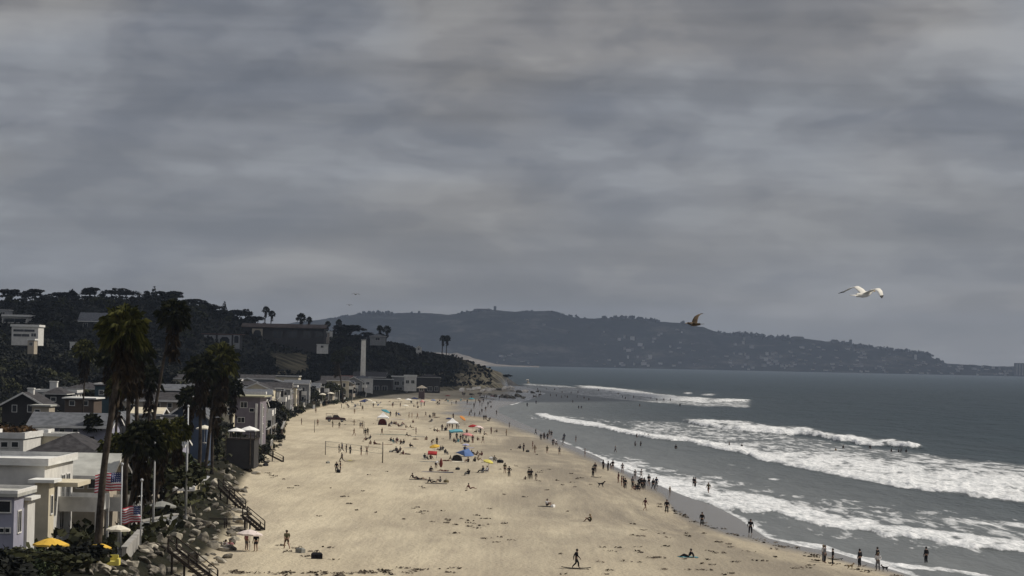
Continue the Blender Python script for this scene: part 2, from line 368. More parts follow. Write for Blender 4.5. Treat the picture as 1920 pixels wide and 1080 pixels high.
foam = np.maximum(foam, patch([(1400,860),(1500,872),(1620,890),(1750,905),(1920,915),(2400,980)], [(1400,825),(1500,838),(1620,848),(1750,856),(1920,872),(2400,915)], 0.60))
foam = np.maximum(foam, patch([(1110,870),(1200,895),(1300,925),(1400,955),(1500,972),(1650,990),(1920,1020),(2400,1080)], [(1110,845),(1200,862),(1300,885),(1400,905),(1500,925),(1650,950),(1920,975),(2400,1030)], 0.47))
foam = np.maximum(foam, patch([(960,728),(1061,738),(1160,750),(1300,762),(1420,765)], [(960,716),(1061,722),(1160,735),(1300,745),(1420,750)], 0.52))
foam = np.maximum(foam, patch([(960,782),(1100,795),(1250,806)], [(960,776),(1100,782),(1250,795)], 0.36))
# lace at the water's edge
swx = WX - np.array([shoreX(np.minimum(wr, 1880))]).T
edge_w = 1.2 + 1.5 * np.abs(fbm(vn3, WY / 16.0, WX * 0, 3))
lace = np.exp(-np.abs(swx - 0.2) / edge_w) * 0.8 * (WY < 1900)
foam = np.maximum(foam, np.where((WY > 620) & (WY < 1100), lace * 0.35, lace))
# the last thin line of swash near the camera
sl_f = [(1472,1020),(1551,1034),(1620,1052),(1715,1068),(1809,1078),(1920,1100)]; sl_b = [(1472,1012),(1551,1024),(1620,1044),(1715,1058),(1809,1070),(1920,1090)]
foam = np.maximum(foam, patch(sl_f, sl_b, 0.75))
# two small caps outside and swell on the open water
for cx, cy, hw in ((1328, 740, 14), (1290, 737, 9), (1452, 899, 16)):
    foam = np.maximum(foam, 0.8 * np.exp(-((wpx - cx) / hw) ** 2 - ((wpy - cy) / 2.2) ** 2))
open_ = sstep(30, 160, swx) * (WY < 2600)
hgt += open_ * (0.16 * np.sin((WX - 0.13 * WY) / 13.0 + 2.2 * fbm(vn1, WX / 70, WY / 160, 2)) + 0.42 * fbm(vn2, WX / 11.0, WY / 34.0, 4))
hgt += 0.10 * fbm(vn3, WX / 3.0, WY / 9.0, 3) * sstep(3, 20, swx) * (WY < 2600)
hgt += sstep(0.5, 0.9, foam) * 0.35 * np.clip(fbm(vn3, WX / 2.2, WY / 5.0, 4) + 0.2, 0, 1) * sstep(6, 25, swx)
m, nt, b = new_mat('sea_water')
geo = nt.nodes.new('ShaderNodeNewGeometry'); P = geo.outputs['Position']
fa = attr(nt, 'foam')
na = noise(nt, P, 0.55, 6, 0.62, (1.0, 0.16, 1), 0.4); nb = noise(nt, P, 0.10, 5, 0.6, (1.0, 0.30, 1), 0.6)
nn = math_node(nt, 'ADD', math_node(nt, 'MULTIPLY', na, 0.6), math_node(nt, 'MULTIPLY', nb, 0.4))
# dense foam everywhere fa ~ 1, broken lace where it is lower
fv = math_node(nt, 'SUBTRACT', math_node(nt, 'ADD', fa, math_node(nt, 'MULTIPLY', math_node(nt, 'SUBTRACT', nn, 0.5), 2.6)), 0.46)
fm = ramp(nt, fv, [(0.0, 0.0), (0.10, 0.45), (0.30, 0.85), (0.5, 1.0)], 'LINEAR')
fm = math_node(nt, 'MULTIPLY', fm, ramp(nt, fa, [(0.03, 0.0), (0.18, 1.0)], 'LINEAR'))
shal = attr(nt, 'shallow')
deepc = mixc(nt, noise(nt, P, 0.05, 6, 0.7, (1.0, 0.18, 1)), (0.004, 0.012, 0.018), (0.014, 0.032, 0.040))
wc = mixc(nt, shal, deepc, mixc(nt, noise(nt, P, 0.3, 5, 0.6, (1.0, 0.14, 1)), (0.085, 0.092, 0.092), (0.17, 0.18, 0.18)))
L(nt, wc, b.inputs['Base Color']); b.inputs['Roughness'].default_value = 0.32; b.inputs['IOR'].default_value = 1.20
b.inputs['Specular IOR Level'].default_value = 0.15
bp = nt.nodes.new('ShaderNodeBump'); bp.inputs['Strength'].default_value = 1.0; bp.inputs['Distance'].default_value = 0.55
w1 = noise(nt, P, 0.9, 5, 0.6, (1.0, 0.30, 1)); w2 = noise(nt, P, 0.16, 4, 0.6, (1.0, 0.22, 1)); w3 = noise(nt, P, 0.035, 5, 0.65, (1.0, 0.25, 1))
L(nt, math_node(nt, 'ADD', w1, math_node(nt, 'ADD', math_node(nt, 'MULTIPLY', w2, 3.4), math_node(nt, 'MULTIPLY', w3, 9.0))), bp.inputs['Height'])
L(nt, math_node(nt, 'SUBTRACT', 1.0, math_node(nt, 'MULTIPLY', shal, 0.75)), bp.inputs['Strength'])
L(nt, bp.outputs[0], b.inputs['Normal'])
df = nt.nodes.new('ShaderNodeBsdfPrincipled'); df.inputs['Roughness'].default_value = 0.8; df.inputs['Specular IOR Level'].default_value = 0.2
nfo = noise(nt, P, 1.3, 6, 0.7, (1.0, 0.22, 1), 0.6)
L(nt, ramp(nt, nfo, [(0.32, (0.30, 0.32, 0.33)), (0.5, (0.60, 0.61, 0.61)), (0.66, (0.80, 0.80, 0.79))], 'LINEAR'), df.inputs['Base Color'])
bp2 = nt.nodes.new('ShaderNodeBump'); bp2.inputs['Strength'].default_value = 0.8; bp2.inputs['Distance'].default_value = 0.35
L(nt, na, bp2.inputs['Height']); L(nt, bp2.outputs[0], df.inputs['Normal'])
ms = nt.nodes.new('ShaderNodeMixShader'); L(nt, fm, ms.inputs[0]); L(nt, b.outputs[0], ms.inputs[1]); L(nt, df.outputs[0], ms.inputs[2])
L(nt, ms.outputs[0], nt.nodes['Material Output'].inputs['Surface'])
shal_a = np.clip(np.where(WY < 1900, np.exp(-np.clip(swx - 10, 0, None) / 45.0), 0), 0, 1)
shal_a = np.maximum(shal_a, 0.85 * sstep(0.12, 0.5, foam))
sea = grid_mesh('sea', WX, WY, hgt + 0.02, m, attrs={'foam': foam, 'shallow': shal_a}); tag(sea, kind='structure')

# ------------------------------------------------------------------ far hills across the bay
_fh = [(-1200,640),(0,640),(400,625),(560,605),(625,597),(660,590),(700,585),(740,586),(790,586),(840,590),(880,585),(925,582),(960,585),(1030,583),(1050,590),(1085,597),(1120,598),(1180,597),(1230,603),(1280,606),(1320,615),(1350,625),(1400,627),(1450,633),(1500,635),(1540,640),(1575,642),(1600,648),(1650,655),(1700,661),(1735,664),(1755,675),(1775,683),(1820,685),(1860,687),(1920,688),(2600,705)]
FA = []; FZ = []
for px, py in _fh:
    x, y, z = at_Y(px, py, 10500); FA.append(x / y); FZ.append(max(z, 8))
FA = np.array(FA); FZ = np.array(FZ)
az = np.linspace(FA[0], FA[-1], 900); dd = np.concatenate([np.linspace(9150, 10500, 46), np.linspace(10600, 12500, 12)])
A2, D2 = np.meshgrid(az, dd)
HX = A2 * D2; HY = D2 + 0 * A2
tt = np.clip((D2 - 9200 - 120 * fbm(vn1, A2 * 40, A2 * 0, 3)) / 1300.0, 0, 1)
Zr = np.interp(A2, FA, FZ)
HZ = Zr * (0.30 * tt + 0.70 * sstep(0, 1, tt) ** 1.15)
HZ = HZ + tt * (1 - tt) * 4 * Zr * 0.30 * fbm(vn2, HX / 420, HY / 600, 5)
HZ = HZ + 7.0 * np.abs(fbm(vn3, HX / 55, HY / 200, 3)) * sstep(0.9, 1.0, tt) * (Zr > 20)
HZ = np.where(D2 > 10500, Zr * (1 - 0.3 * (D2 - 10500) / 2000), HZ); HZ = np.where(tt <= 0, -3, HZ)
m, nt, b = new_mat('hill_scrub')
geo = nt.nodes.new('ShaderNodeNewGeometry'); P = geo.outputs['Position']
L(nt, ramp(nt, noise(nt, P, 0.006, 10, 0.75, (1, 0.5, 3)), [(0.36, (0.008, 0.010, 0.009)), (0.52, (0.024, 0.025, 0.022)), (0.66, (0.10, 0.092, 0.078))], 'LINEAR'), b.inputs['Base Color'])
b.inputs['Roughness'].default_value = 1.0; b.inputs['Specular IOR Level'].default_value = 0.0
hills = grid_mesh('hills', HX, HY, HZ, m); tag(hills, kind='structure')
def far_h(a, D):
    t = np.clip((D - 9200) / 1300.0, 0, 1); Z = np.interp(a, FA, FZ); x = a * D
    z = Z * (0.30 * t + 0.70 * sstep(0, 1, t) ** 1.15)
    return float(z + t * (1 - t) * 4 * Z * 0.30 * fbm(vn2, x / 420, D / 600, 5))
# the pale beach and cliffs between the bluff and the far hills
m2 = mat('pale_cliff', (0.13, 0.115, 0.10), 1.0, 0.4, 0.02, spec=0.0)
az = np.linspace(-0.14, 0.016, 240); dd = np.linspace(7600, 8400, 14); A2, D2 = np.meshgrid(az, dd)
_c = [(300,652),(855,662),(895,673),(930,683),(960,685.5),(1010,686.5)]; _q = [at_Y(p_, y_, 8000) for p_, y_ in _c]
cz = np.interp(A2, [q_[0] / 8000 for q_ in _q] + [0.0125], [max(q_[2], 2) for q_ in _q] + [-3])
CZ = -2 + (cz + 2) * sstep(0, 0.5, (D2 - 7600) / 800) * (1 - sstep(0.8, 1.0, (D2 - 7600) / 800)) * (1 + 0.12 * fbm(vn1, A2 * 400, D2 / 200, 2))
cl_ = grid_mesh('sea_cliffs', A2 * D2, D2, CZ, m2); tag(cl_, kind='structure')

# ------------------------------------------------------------------ unseen clouds added to shade the bluff, the beach end and the far hills
import bmesh
m_cl, nt, b = new_mat('shade_cloud_white'); setc(b.inputs['Base Color'], (0.8, 0.8, 0.82)); b.inputs['Roughness'].default_value = 1.0; b.inputs['Specular IOR Level'].default_value = 0.0
def cloud(cx, cy, cz_, rx, ry, rz_, seed):
    bm = bmesh.new(); bmesh.ops.create_icosphere(bm, subdivisions=6, radius=1.0)
    co = np.array([v.co for v in bm.verts]); n_ = 1 + 0.28 * fbm(vn1, co[:, 0] * 1.6 + seed, co[:, 1] * 1.6 + co[:, 2] * 2.1, 5)
    for v, k in zip(bm.verts, n_): v.co = (v.co.x * k * rx, v.co.y * k * ry, v.co.z * (k if v.co.z > 0 else k * 0.45) * rz_)
    me = bpy.data.meshes.new('shade_cloud'); bm.to_mesh(me); bm.free(); me.polygons.foreach_set('use_smooth', [True] * len(me.polygons))
    o = link_mesh('shade_cloud', me, m_cl); o.location = (cx, cy, cz_); tag(o, kind='structure')
_k = math.cos(SUN_EL) / math.sin(SUN_EL)
def shade(sx, sy, alt, rx, ry, rz_, seed): cloud(sx + alt * _k * math.sin(SUN_AZ), sy + alt * _k * math.cos(SUN_AZ), alt, rx, ry, rz_, seed)
shade(-290, 1560, 900, 365, 640, 110, 4.0)
shade(-900, 1500, 950, 420, 560, 110, 7.0)
shade(-1500, 9900, 2900, 2400, 1700, 260, 1.0)
shade(1900, 9900, 2900, 2300, 1700, 260, 9.0)

# ------------------------------------------------------------------ trees, palms, scrub, boulders
def ordinal(k): return ['first','second','third','fourth','fifth','sixth','seventh','eighth','ninth','tenth','eleventh','twelfth','thirteenth','fourteenth','fifteenth','sixteenth','seventeenth','eighteenth','nineteenth','twentieth'][k] if k < 20 else '%dth' % (k + 1)
def leafmat(name, dark, light):
    m, nt, b = new_mat(name); g = nt.nodes.new('ShaderNodeNewGeometry')
    L(nt, ramp(nt, g.outputs['Random Per Island'], [(0.0, dark), (0.7, tuple((a + c) / 2 for a, c in zip(dark, light))), (1.0, light)], 'LINEAR'), b.inputs['Base Color'])
    b.inputs['Roughness'].default_value = 0.75; b.inputs['Specular IOR Level'].default_value = 0.15
    return m
M_leafdark = leafmat('dark_foliage', (0.004, 0.005, 0.0035), (0.013, 0.014, 0.009))
M_leafolive = leafmat('olive_foliage', (0.012, 0.014, 0.006), (0.055, 0.055, 0.018))
M_leafgreen = leafmat('green_foliage', (0.012, 0.018, 0.006), (0.045, 0.060, 0.020))
M_palm = leafmat('palm_frond', (0.016, 0.020, 0.006), (0.135, 0.135, 0.035))
M_palmdk = leafmat('palm_frond_dark', (0.008, 0.011, 0.005), (0.040, 0.042, 0.016))
M_dead = leafmat('dead_frond', (0.018, 0.013, 0.008), (0.065, 0.045, 0.024))
M_red = leafmat('bronze_foliage', (0.018, 0.012, 0.006), (0.11, 0.06, 0.022))
M_bark = mat('bark', (0.050, 0.040, 0.032), 0.95, 0.5, 4.0, spec=0.1)
M_ptrunk = mat('palm_trunk', (0.045, 0.037, 0.030), 0.95, 0.45, 2.5, spec=0.1)
def leaf_mesh(name, centers, size, normals=None, seed=1, flat=0.0):
    r = np.random.default_rng(seed); n = len(centers); c = np.asarray(centers)
    d = r.normal(size=(n, 3)); d /= np.linalg.norm(d, axis=1)[:, None]
    if normals is not None: d = d * 0.7 + normals; d /= np.linalg.norm(d, axis=1)[:, None]
    a = np.cross(d, r.normal(size=(n, 3))); a /= np.linalg.norm(a, axis=1)[:, None]; b_ = np.cross(d, a)
    s = size * r.uniform(0.5, 1.25, (n, 1)); e = r.uniform(0.5, 1.0, (n, 1))
    k = r.uniform(-0.35, 0.35, (n, 1)) * s
    # a bent ragged leaf clump: five vertices, three faces
    P0 = c - a*s*0.5 - b_*s*e*0.35; P1 = c + a*s*0.45 - b_*s*e*0.5 + d*k; P2 = c + a*s*0.6 + b_*s*e*0.25; P3 = c + b_*s*e*0.62 - d*k; P4 = c - a*s*0.62 + b_*s*e*0.3 + d*k*0.5
    V = np.stack([P0, P1, P2, P3, P4], 1).reshape(-1, 3)
    i = np.arange(n)[:, None] * 5
    F = np.concatenate([i + [0, 1, 2], i + [0, 2, 3], i + [0, 3, 4]], 1).reshape(-1, 3)
    me = bpy.data.meshes.new(name); me.vertices.add(len(V)); me.vertices.foreach_set('co', V.astype(np.float32).ravel())
    me.loops.add(F.size); me.loops.foreach_set('vertex_index', F.ravel().astype(np.int32))
    me.polygons.add(len(F)); me.polygons.foreach_set('loop_start', np.arange(0, F.size, 3, dtype=np.int32)); me.polygons.foreach_set('loop_total', np.full(len(F), 3, np.int32))
    me.update(calc_edges=True); return me
def crown_points(lobes, n, seed, inner=0.55):
    """lobes: (cx,cy,cz,rx,ry,rz)"""
    r = np.random.default_rng(seed); out = []; nor = []
    wts = np.array([l[3] * l[4] + l[3] * l[5] for l in lobes]); wts = wts / wts.sum()
    pick = r.choice(len(lobes), n, p=wts); lo = np.array(lobes)[pick]
    d = r.normal(size=(n, 3)); d /= np.linalg.norm(d, axis=1)[:, None]; d[:, 2] = np.where(d[:, 2] < -0.5, -d[:, 2] * 0.6, d[:, 2])
    rad = inner + (1.06 - inner) * r.random((n, 1)) ** 0.55
    return lo[:, :3] + d * lo[:, 3:] * rad, d * 0.6
def tree_proto(kind, seed):
    r = random.Random(seed); lobes = []; trunk = MB()
    if kind == 'round':      # unit tree: height 1, crown radius about .42
        for k in range(9):
            a = r.uniform(0, 6.28); q = r.uniform(0.05, 0.26); s = r.uniform(0.14, 0.23)
            lobes.append((q*math.cos(a), q*math.sin(a), r.uniform(0.45, 0.80), s, s, s * r.uniform(0.6, 0.85)))
        n, sz = 820, 0.08
    elif kind == 'spread':
        for k in range(10):
            a = 6.28 * k / 10 + r.uniform(-.3, .3); q = r.uniform(0.14, 0.36); s = r.uniform(0.20, 0.28)
            lobes.append((q*math.cos(a), q*math.sin(a), 0.78 - q * 0.6 + r.uniform(-.08, .06), s, s, s * 0.75))
        lobes.append((0, 0, 0.84, 0.24, 0.24, 0.14)); n, sz = 820, 0.085
    elif kind == 'conifer':
        for k in range(9):
            z = 0.18 + k * 0.09; s = 0.20 * (1 - k / 9.5) + 0.02; lobes.append((0, 0, z, s, s, 0.06))
        n, sz = 420, 0.06
    else:                    # shrub
        for k in range(7):
            a = r.uniform(0, 6.28); q = r.uniform(0.1, 0.38); s = r.uniform(0.2, 0.32)
            lobes.append((q*math.cos(a), q*math.sin(a), r.uniform(0.3, 0.62), s, s, s * 0.9))
        n, sz = 520, 0.10
    c, nor = crown_points(lobes, n, seed)
    cm = leaf_mesh('crown', c, sz, nor, seed)
    trunk.tube([(0,0,-0.06),(0.01,0,0.2),(0.0,0.01,0.5)], [0.028, 0.022, 0.012], 6)
    for l in lobes[:6]: trunk.tube([(0,0,0.22),(l[0]*0.5, l[1]*0.5, 0.22 + (l[2]-0.22)*0.6),(l[0], l[1], l[2])], [0.014, 0.009, 0.004], 5, False)
    tm = bpy.data.meshes.new('trunk'); tm.from_pydata(trunk.v, [], trunk.f)
    return tm, cm
PRO = {k: [tree_proto(k, 30 + i * 7 + j) for j in range(3)] for i, k in enumerate(['round', 'spread', 'conifer', 'shrub'])}
for k in PRO:
    for tm, cm in PRO[k]: tm.materials.append(M_bark); cm.materials.append(M_leafdark)
def tree(name, kind, x, y, z, h, wdt, label, cat, group, m=None, rz=None, dx=1.0):
    """h height, wdt crown-width factor"""
    o = empty(name, (x, y, z), rnd.uniform(0, 6.28) if rz is None else rz, label, cat, group); o.scale = (h * wdt, h * wdt * dx, h)
    tm, cm = rnd.choice(PRO[kind])
    t = link_mesh('trunk' if kind != 'shrub' else 'stem', tm, None, o); c = link_mesh('crown' if kind != 'shrub' else 'foliage', cm, None, o)
    if m is not None: c.material_slots[0].link = 'OBJECT'; c.material_slots[0].material = m
    return o
# -- fan palms
def palm_parts(h, lean, crad, seed, tr=0.26, nf=46, skirt=1.0, dark=False):
    r = random.Random(seed); tk = MB(); pts = []; rads = []
    for k in range(15):
        t = k / 14; pts.append((lean[0] * t ** 1.4 + 0.05 * math.sin(t * 9 + seed), lean[1] * t ** 1.4, h * t)); rads.append(tr * (1.35 if k == 0 else 1.0) * (1 - 0.38 * t) * (1.0 + 0.05 * (k % 2)))
    tk.tube(pts, rads, 9); top = Vector(pts[-1])
    cr = MB(); sk = MB()
    def fan(mb, base, d, L_, R_, droop):
        d = d.normalized(); side = d.cross(Vector((0,0,1)));
        if side.length < 0.1: side = Vector((1,0,0))
        side.normalize(); up = side.cross(d).normalized()
        tip = base + d * L_ + Vector((0,0,-droop * L_ * 0.3)); mb.bar(base, tip, 0.04, 0.03)
        hub = tip
        ns = 11
        for i in range(ns):
            a = (i / (ns - 1) - 0.5) * 2.7; a2 = a + 2.7 / ns * 0.85; ln = R_ * (1 - 0.22 * abs(a) / 1.35) * r.uniform(0.85, 1.08)
            am = (a + a2) / 2; sag = Vector((0, 0, -droop * R_ * r.uniform(0.35, 0.7)))
            p1 = hub + (d * math.cos(a) + side * math.sin(a)) * ln * 0.6 + up * 0.08; p2 = hub + (d * math.cos(a2) + side * math.sin(a2)) * ln * 0.6 + up * 0.03
            p3 = hub + (d * math.cos(am) + side * math.sin(am)) * ln + sag
            mb.add([hub, p1, p3, p2], [(0, 1, 2), (0, 2, 3)])
    for k in range(nf):
        a = k * 2.39996 + r.uniform(-.2, .2); el = R(80) - (k / nf) * R(112) + r.uniform(-.12, .12)
        d = Vector((math.cos(a) * math.cos(el), math.sin(a) * math.cos(el), math.sin(el)))
        fan(cr, top + Vector((0, 0, 0.1)), d, crad * r.uniform(0.42, 0.58), crad * r.uniform(0.42, 0.56), 0.5 + 0.6 * k / nf)
    ns_ = int(44 * skirt)
    for k in range(ns_):
        a = k * 2.39996; el = R(-38) - R(40) * r.random()
        d = Vector((math.cos(a) * math.cos(el), math.sin(a) * math.cos(el), math.sin(el)))
        z = -r.random() ** 1.3 * crad * 1.9 * skirt
        fan(sk, top + Vector((0, 0, z)), d, crad * 0.3, crad * r.uniform(0.25, 0.4), 0.8)
    return tk, cr, sk
def palm(px_base, px_top, py_top, Y, crad, label, group, seed, tr=0.26, m=None, skirt=1.0, zb=None, nf=46):
    x0, _, _ = at_Y(px_base, 900, Y); x1, _, zt = at_Y(px_top, py_top, Y); z0 = gz(x0, Y) if zb is None else zb
    o = empty('fan_palm', (x0, Y, z0 - 0.1), 0, label, 'palm tree', group)
    tk, cr, sk = palm_parts(zt - z0, (x1 - x0, rnd.uniform(-.4, .4)), crad, seed, tr, nf, skirt)
    tk.build('trunk', M_ptrunk, o, True); cr.build('crown', m or M_palm, o)
    if skirt > 0: sk.build('dead_skirt', M_dead, o)
    return o
PG = 'fan palms along the seafront'
palm(184, 232, 612, 186, 2.25, 'tallest fan palm, thick leaning trunk crossing in front of the striped flag', PG, 1, 0.30, nf=64)
palm(236, 243, 640, 215, 2.1, 'fan palm right behind the tallest one, its crown lower and darker', PG, 2, 0.24, M_palmdk)
palm(252, 258, 655, 236, 1.9, 'fan palm with straight dark trunk just right of the tallest palms', PG, 3, 0.24, M_palmdk)
palm(268, 326, 588, 262, 2.2, 'tall fan palm with ragged crown against the hill skyline, trunk slanting right', PG, 4, 0.22, M_palmdk)
palm(373, 378, 690, 318, 2.7, 'left fan palm of the three behind the blue gabled house', PG, 5, 0.26, M_palmdk)
palm(384, 414, 672, 322, 3.0, 'middle fan palm of the three, olive crown and leaning trunk', PG, 6, 0.24)
palm(396, 404, 735, 330, 2.5, 'right fan palm of the three, lowest crown, beside the mauve house', PG, 7, 0.24, M_palmdk)
palm(152, 160, 655, 420, 2.4, 'thin lone fan palm with brown tinted crown before the dark hillside', PG, 8, 0.17, M_palm)
palm(240, 266, 822, 212, 2.3, 'short fan palm with broad dark crown between the two flags', PG, 9, 0.20, M_palmdk)
palm(262, 300, 812, 218, 1.9, 'short fan palm right of the broad one, slim curved trunk', PG, 10, 0.17)
palm(282, 334, 804, 226, 1.5, 'short fan palm crossing the thin white poles', PG, 11, 0.16)
palm(215, 222, 720, 260, 1.6, 'fan palm with sparse crown left of the leaning trunks', PG, 12, 0.18)
palm(203, 208, 668, 300, 2.1, 'fan palm with drooping dark crown at the left of the tall cluster', PG, 14, 0.2, M_palmdk)
palm(276, 280, 706, 300, 2.0, 'mid height fan palm behind the slanting tall palm', PG, 15, 0.2, M_palmdk)
palm(352, 356, 742, 345, 2.2, 'fan palm with low dark crown left of the three palms', PG, 16, 0.2, M_palmdk)
palm(218, 214, 836, 250, 1.9, 'low olive fan palm hiding the pavilion roof end', PG, 17, 0.2)
palm(176, 172, 792, 330, 1.7, 'small fan palm beside the end of the long grey roof', PG, 18, 0.16, M_palmdk)
palm(430, 436, 724, 430, 2.3, 'dark fan palm between the three palms and the mauve house', PG, 19, 0.2, M_palmdk)
palm(640, 632, 668, 950, 3.2, 'distant fan palm rising from the beach house row left of the smokestack', PG, 13, 0.34, M_palmdk)
# palms on the hill and the bluff, small against the sky
SG = 'small palms on the skyline'
def sky_palm(px, py, Y, label, rad, seed):
    x, _, z = at_Y(px, py, Y); zb = gz(x, Y); o = empty('skyline_palm', (x, Y, zb - 0.3), 0, label, 'palm tree', SG)
    tk, cr, sk = palm_parts(z - zb + 0.3, (0.6, 0), rad, seed, 0.34, 40, 0.7); tk.build('trunk', M_ptrunk, o, True); cr.build('crown', M_palmdk, o); sk.build('dead_skirt', M_dead, o)
for k, (px, py, Y, rad, lb) in enumerate([(497,580,1470,2.6,'taller skyline palm of the left pair above the dark apartment block'),(508,588,1470,2.5,'shorter skyline palm of the left pair above the dark apartment block'),
        (563,595,1520,3.6,'bushy skyline palm above the right end of the dark apartment block'),(578,599,1520,2.3,'thin skyline palm just right of the bushy one'),
        (634,604,1530,2.4,'skyline palm left of the dark tree clump by the smokestack'),(613,607,1530,2.2,'faint low skyline palm farthest left of the smokestack'),
        (711,615,1560,2.4,'small palm standing on the bluff right of the smokestack'),(724,617,1560,3.0,'larger palm of the pair on the bluff right of the smokestack'),
        (829,634,1650,2.7,'left palm of the lone pair standing near the bluff end'),(837,634,1650,2.7,'right palm of the lone pair standing near the bluff end')]):
    sky_palm(px, py, Y, lb, rad, 40 + k)
# -- skyline trees
TG = 'trees on the hill skyline'
for px, py, hw, kind, lb in [(22,541,24,'round','rounded tree at the far left end of the skyline'),(66,540,28,'round','square topped dark tree second along the skyline'),(112,547,26,'round','low dark tree between two taller ones on the left skyline'),
        (136,541,7,'conifer','thin pointed conifer on the left skyline'),(169,538,27,'round','domed grey tinged tree left of the umbrella shaped pine'),(226,540,38,'spread','wide umbrella shaped pine on the skyline with sky showing under it'),
        (289,536,9,'conifer','tall narrow conifer sticking up from the skyline'),(305,545,16,'round','small round tree right of the tall conifer'),(329,544,27,'round','big round tree where the skyline starts to fall'),
        (364,559,30,'round','broad tree on the falling skyline'),(398,570,22,'spread','flat topped tree on the falling skyline'),(421,564,7,'conifer','small spiky tree poking above the falling skyline'),
        (438,580,22,'round','low tree left of the skyline palms'),(461,579,16,'spread','flat small tree left of the skyline palms'),(478,592,20,'round','last tree before the skyline palms'),
        (657,608,34,'round','large black tree clump left of the smokestack top'),(640,612,20,'round','small dark tree left of the black clump'),(690,622,18,'round','dark tree right behind the smokestack top'),
        (712,624,15,'spread','low flat tree on the bluff top'),(750,640,14,'shrub','dark bush on the sloping bluff top'),(800,661,18,'shrub','long dark bush on the lower bluff top'),(915,697,10,'shrub','bush above the sandy scar of the bluff'),(943,700,16,'shrub','round dark bush hanging over the end of the bluff')]:
    a_, _, _ = at_Y(px, py, 1.0); D = float(np.interp(a_, RA, RD)) - 15; x, _, zt = at_Y(px, py, D); zg = gz(x, D) - 1.0
    h = max(zt - zg, 4.0); r_m = hw / FPX * D; cw = {'round': 0.42, 'spread': 0.56, 'conifer': 0.2, 'shrub': 0.55}[kind]
    tree('skyline_tree' if kind != 'shrub' else 'bush', kind, x, D, zg if kind != 'shrub' else zt - h, h * 1.02, r_m / (cw * h), lb, 'tree' if kind != 'shrub' else 'bush', TG, M_leafdark)
# -- woods on the hillside
def keep(x, y, sp, pts): return all((x - a) ** 2 + (y - b) ** 2 > sp * sp for a, b in pts)
hp = []; k = 0
areas = [('on the left hillside behind the tall palms', 0, 340), ('on the hillside between the tall palms and the dark apartment block', 340, 490), ('on the slope under the dark apartment block', 490, 620), ('on the dark bluff around the smokestack', 620, 760), ('on the dark slope of the bluff', 760, 900)]
tries = 0
CLEAR = []   # kept clear in front of the hill buildings: (px0, px1, y0, y1) in photo pixels, filled in below
CLEAR += [(0, 75, 588, 650), (140, 202, 586, 625), (362, 455, 618, 662), (468, 615, 606, 655), (516, 575, 665, 700), (672, 694, 620, 740), (855,960,690,740), (128,150,630,668)]
while len(hp) < 262 and tries < 9000:
    tries += 1
    px = rnd.uniform(-40, 905); a_ = at_Y(px, 600, 1.0)[0]; F = float(np.interp(a_, RA, RF)); D = float(np.interp(a_, RA, RD))
    y = F + (D - F) * rnd.uniform(0.0, 0.97) ** 0.9; x = a_ * y; sp = 9.5 + 5 * (px < 500)
    if not keep(x, y, sp, hp): continue
    z = gz(x, y) - 0.5; h = rnd.uniform(7, 12.5) if px < 480 else (rnd.uniform(5, 8.5) if px < 700 else rnd.uniform(2.6, 4.6))
    qx, qy = project(np.array([x]), np.array([y]), np.array([z])); _, qt = project(np.array([x]), np.array([y]), np.array([z + h]))
    if any(c[0] - 6 < qx[0] < c[1] + 6 and qt[0] < c[3] and qy[0] > c[2] for c in CLEAR): continue
    sk_ = poly_y([(0,552),(340,556),(480,600),(560,611),(640,620),(760,655),(830,670),(905,694)], qx[0])
    if qt[0] < sk_: h *= 0.55
    hp.append((x, y)); ar = [a for a in areas if qx[0] < a[2]]; ar = ar[0] if ar else areas[-1]; kd = rnd.choice(['round', 'round', 'spread', 'shrub']) if px < 700 else 'shrub'
    wd_ = ('tall ' if h > 9.5 else '') + {'round': 'round crowned', 'spread': 'flat topped', 'shrub': 'bushy'}[kd]
    tree('hillside_tree' if px < 700 else 'bluff_shrub', kd, x, y, z, h, rnd.uniform(1.0, 1.5), wd_ + ' tree ' + ar[0] if px < 700 else 'dark low shrub ' + ar[0], 'tree' if px < 700 else 'bush', 'dark growth ' + ar[0], rnd.choice([M_leafdark, M_leafdark, M_leafdark, M_leafolive]))
# -- undergrowth
cs = []
r_ = np.random.default_rng(5)
for n_, pa, pb in ((17000, -60, 935), (9000, -200, 0)):
    pxs = r_.uniform(-80, 925, n_)
    a_ = (pxs - 960) / FPX; F = np.interp(a_, RA, RF); D = np.interp(a_, RA, RD)
    y = F - 60 + (D - F + 60) * r_.random(n_); x = a_ * y
    if pb == 0: y = r_.uniform(150, 900, n_); x = landX(y) - 3 - r_.random(n_) ** 1.0 * 110 * (y / 600 + 0.3)
    ok_ = (x < landX(y) - 4); x = x[ok_]; y = y[ok_]
    z = land_h(x, y); qx, qy = project(x, y, z)
    ok_ = ~(((qx > 855) & (qx < 960) & (r_.random(len(qx)) < 0.8)) | ((qx > 516) & (qx < 575) & (qy > 665) & (qy < 700)))
    cs.append(np.stack([x, y, z + 0.5 + r_.random(len(x)) * 0.9], -1)[ok_])
far_ = cs[0]; near_ = cs[1]
near_ = np.concatenate([near_ + r_.normal(size=near_.shape) * [0.7, 0.7, 0.15] for _ in range(4)])
ua = leaf_mesh('undergrowth', far_, 1.9, None, 8); ug = link_mesh('undergrowth', ua, M_leafdark); tag(ug, kind='stuff')
ub = leaf_mesh('ground_cover', near_, 0.62, None, 9); ug2 = link_mesh('ground_cover', ub, M_leafolive); tag(ug2, kind='stuff')

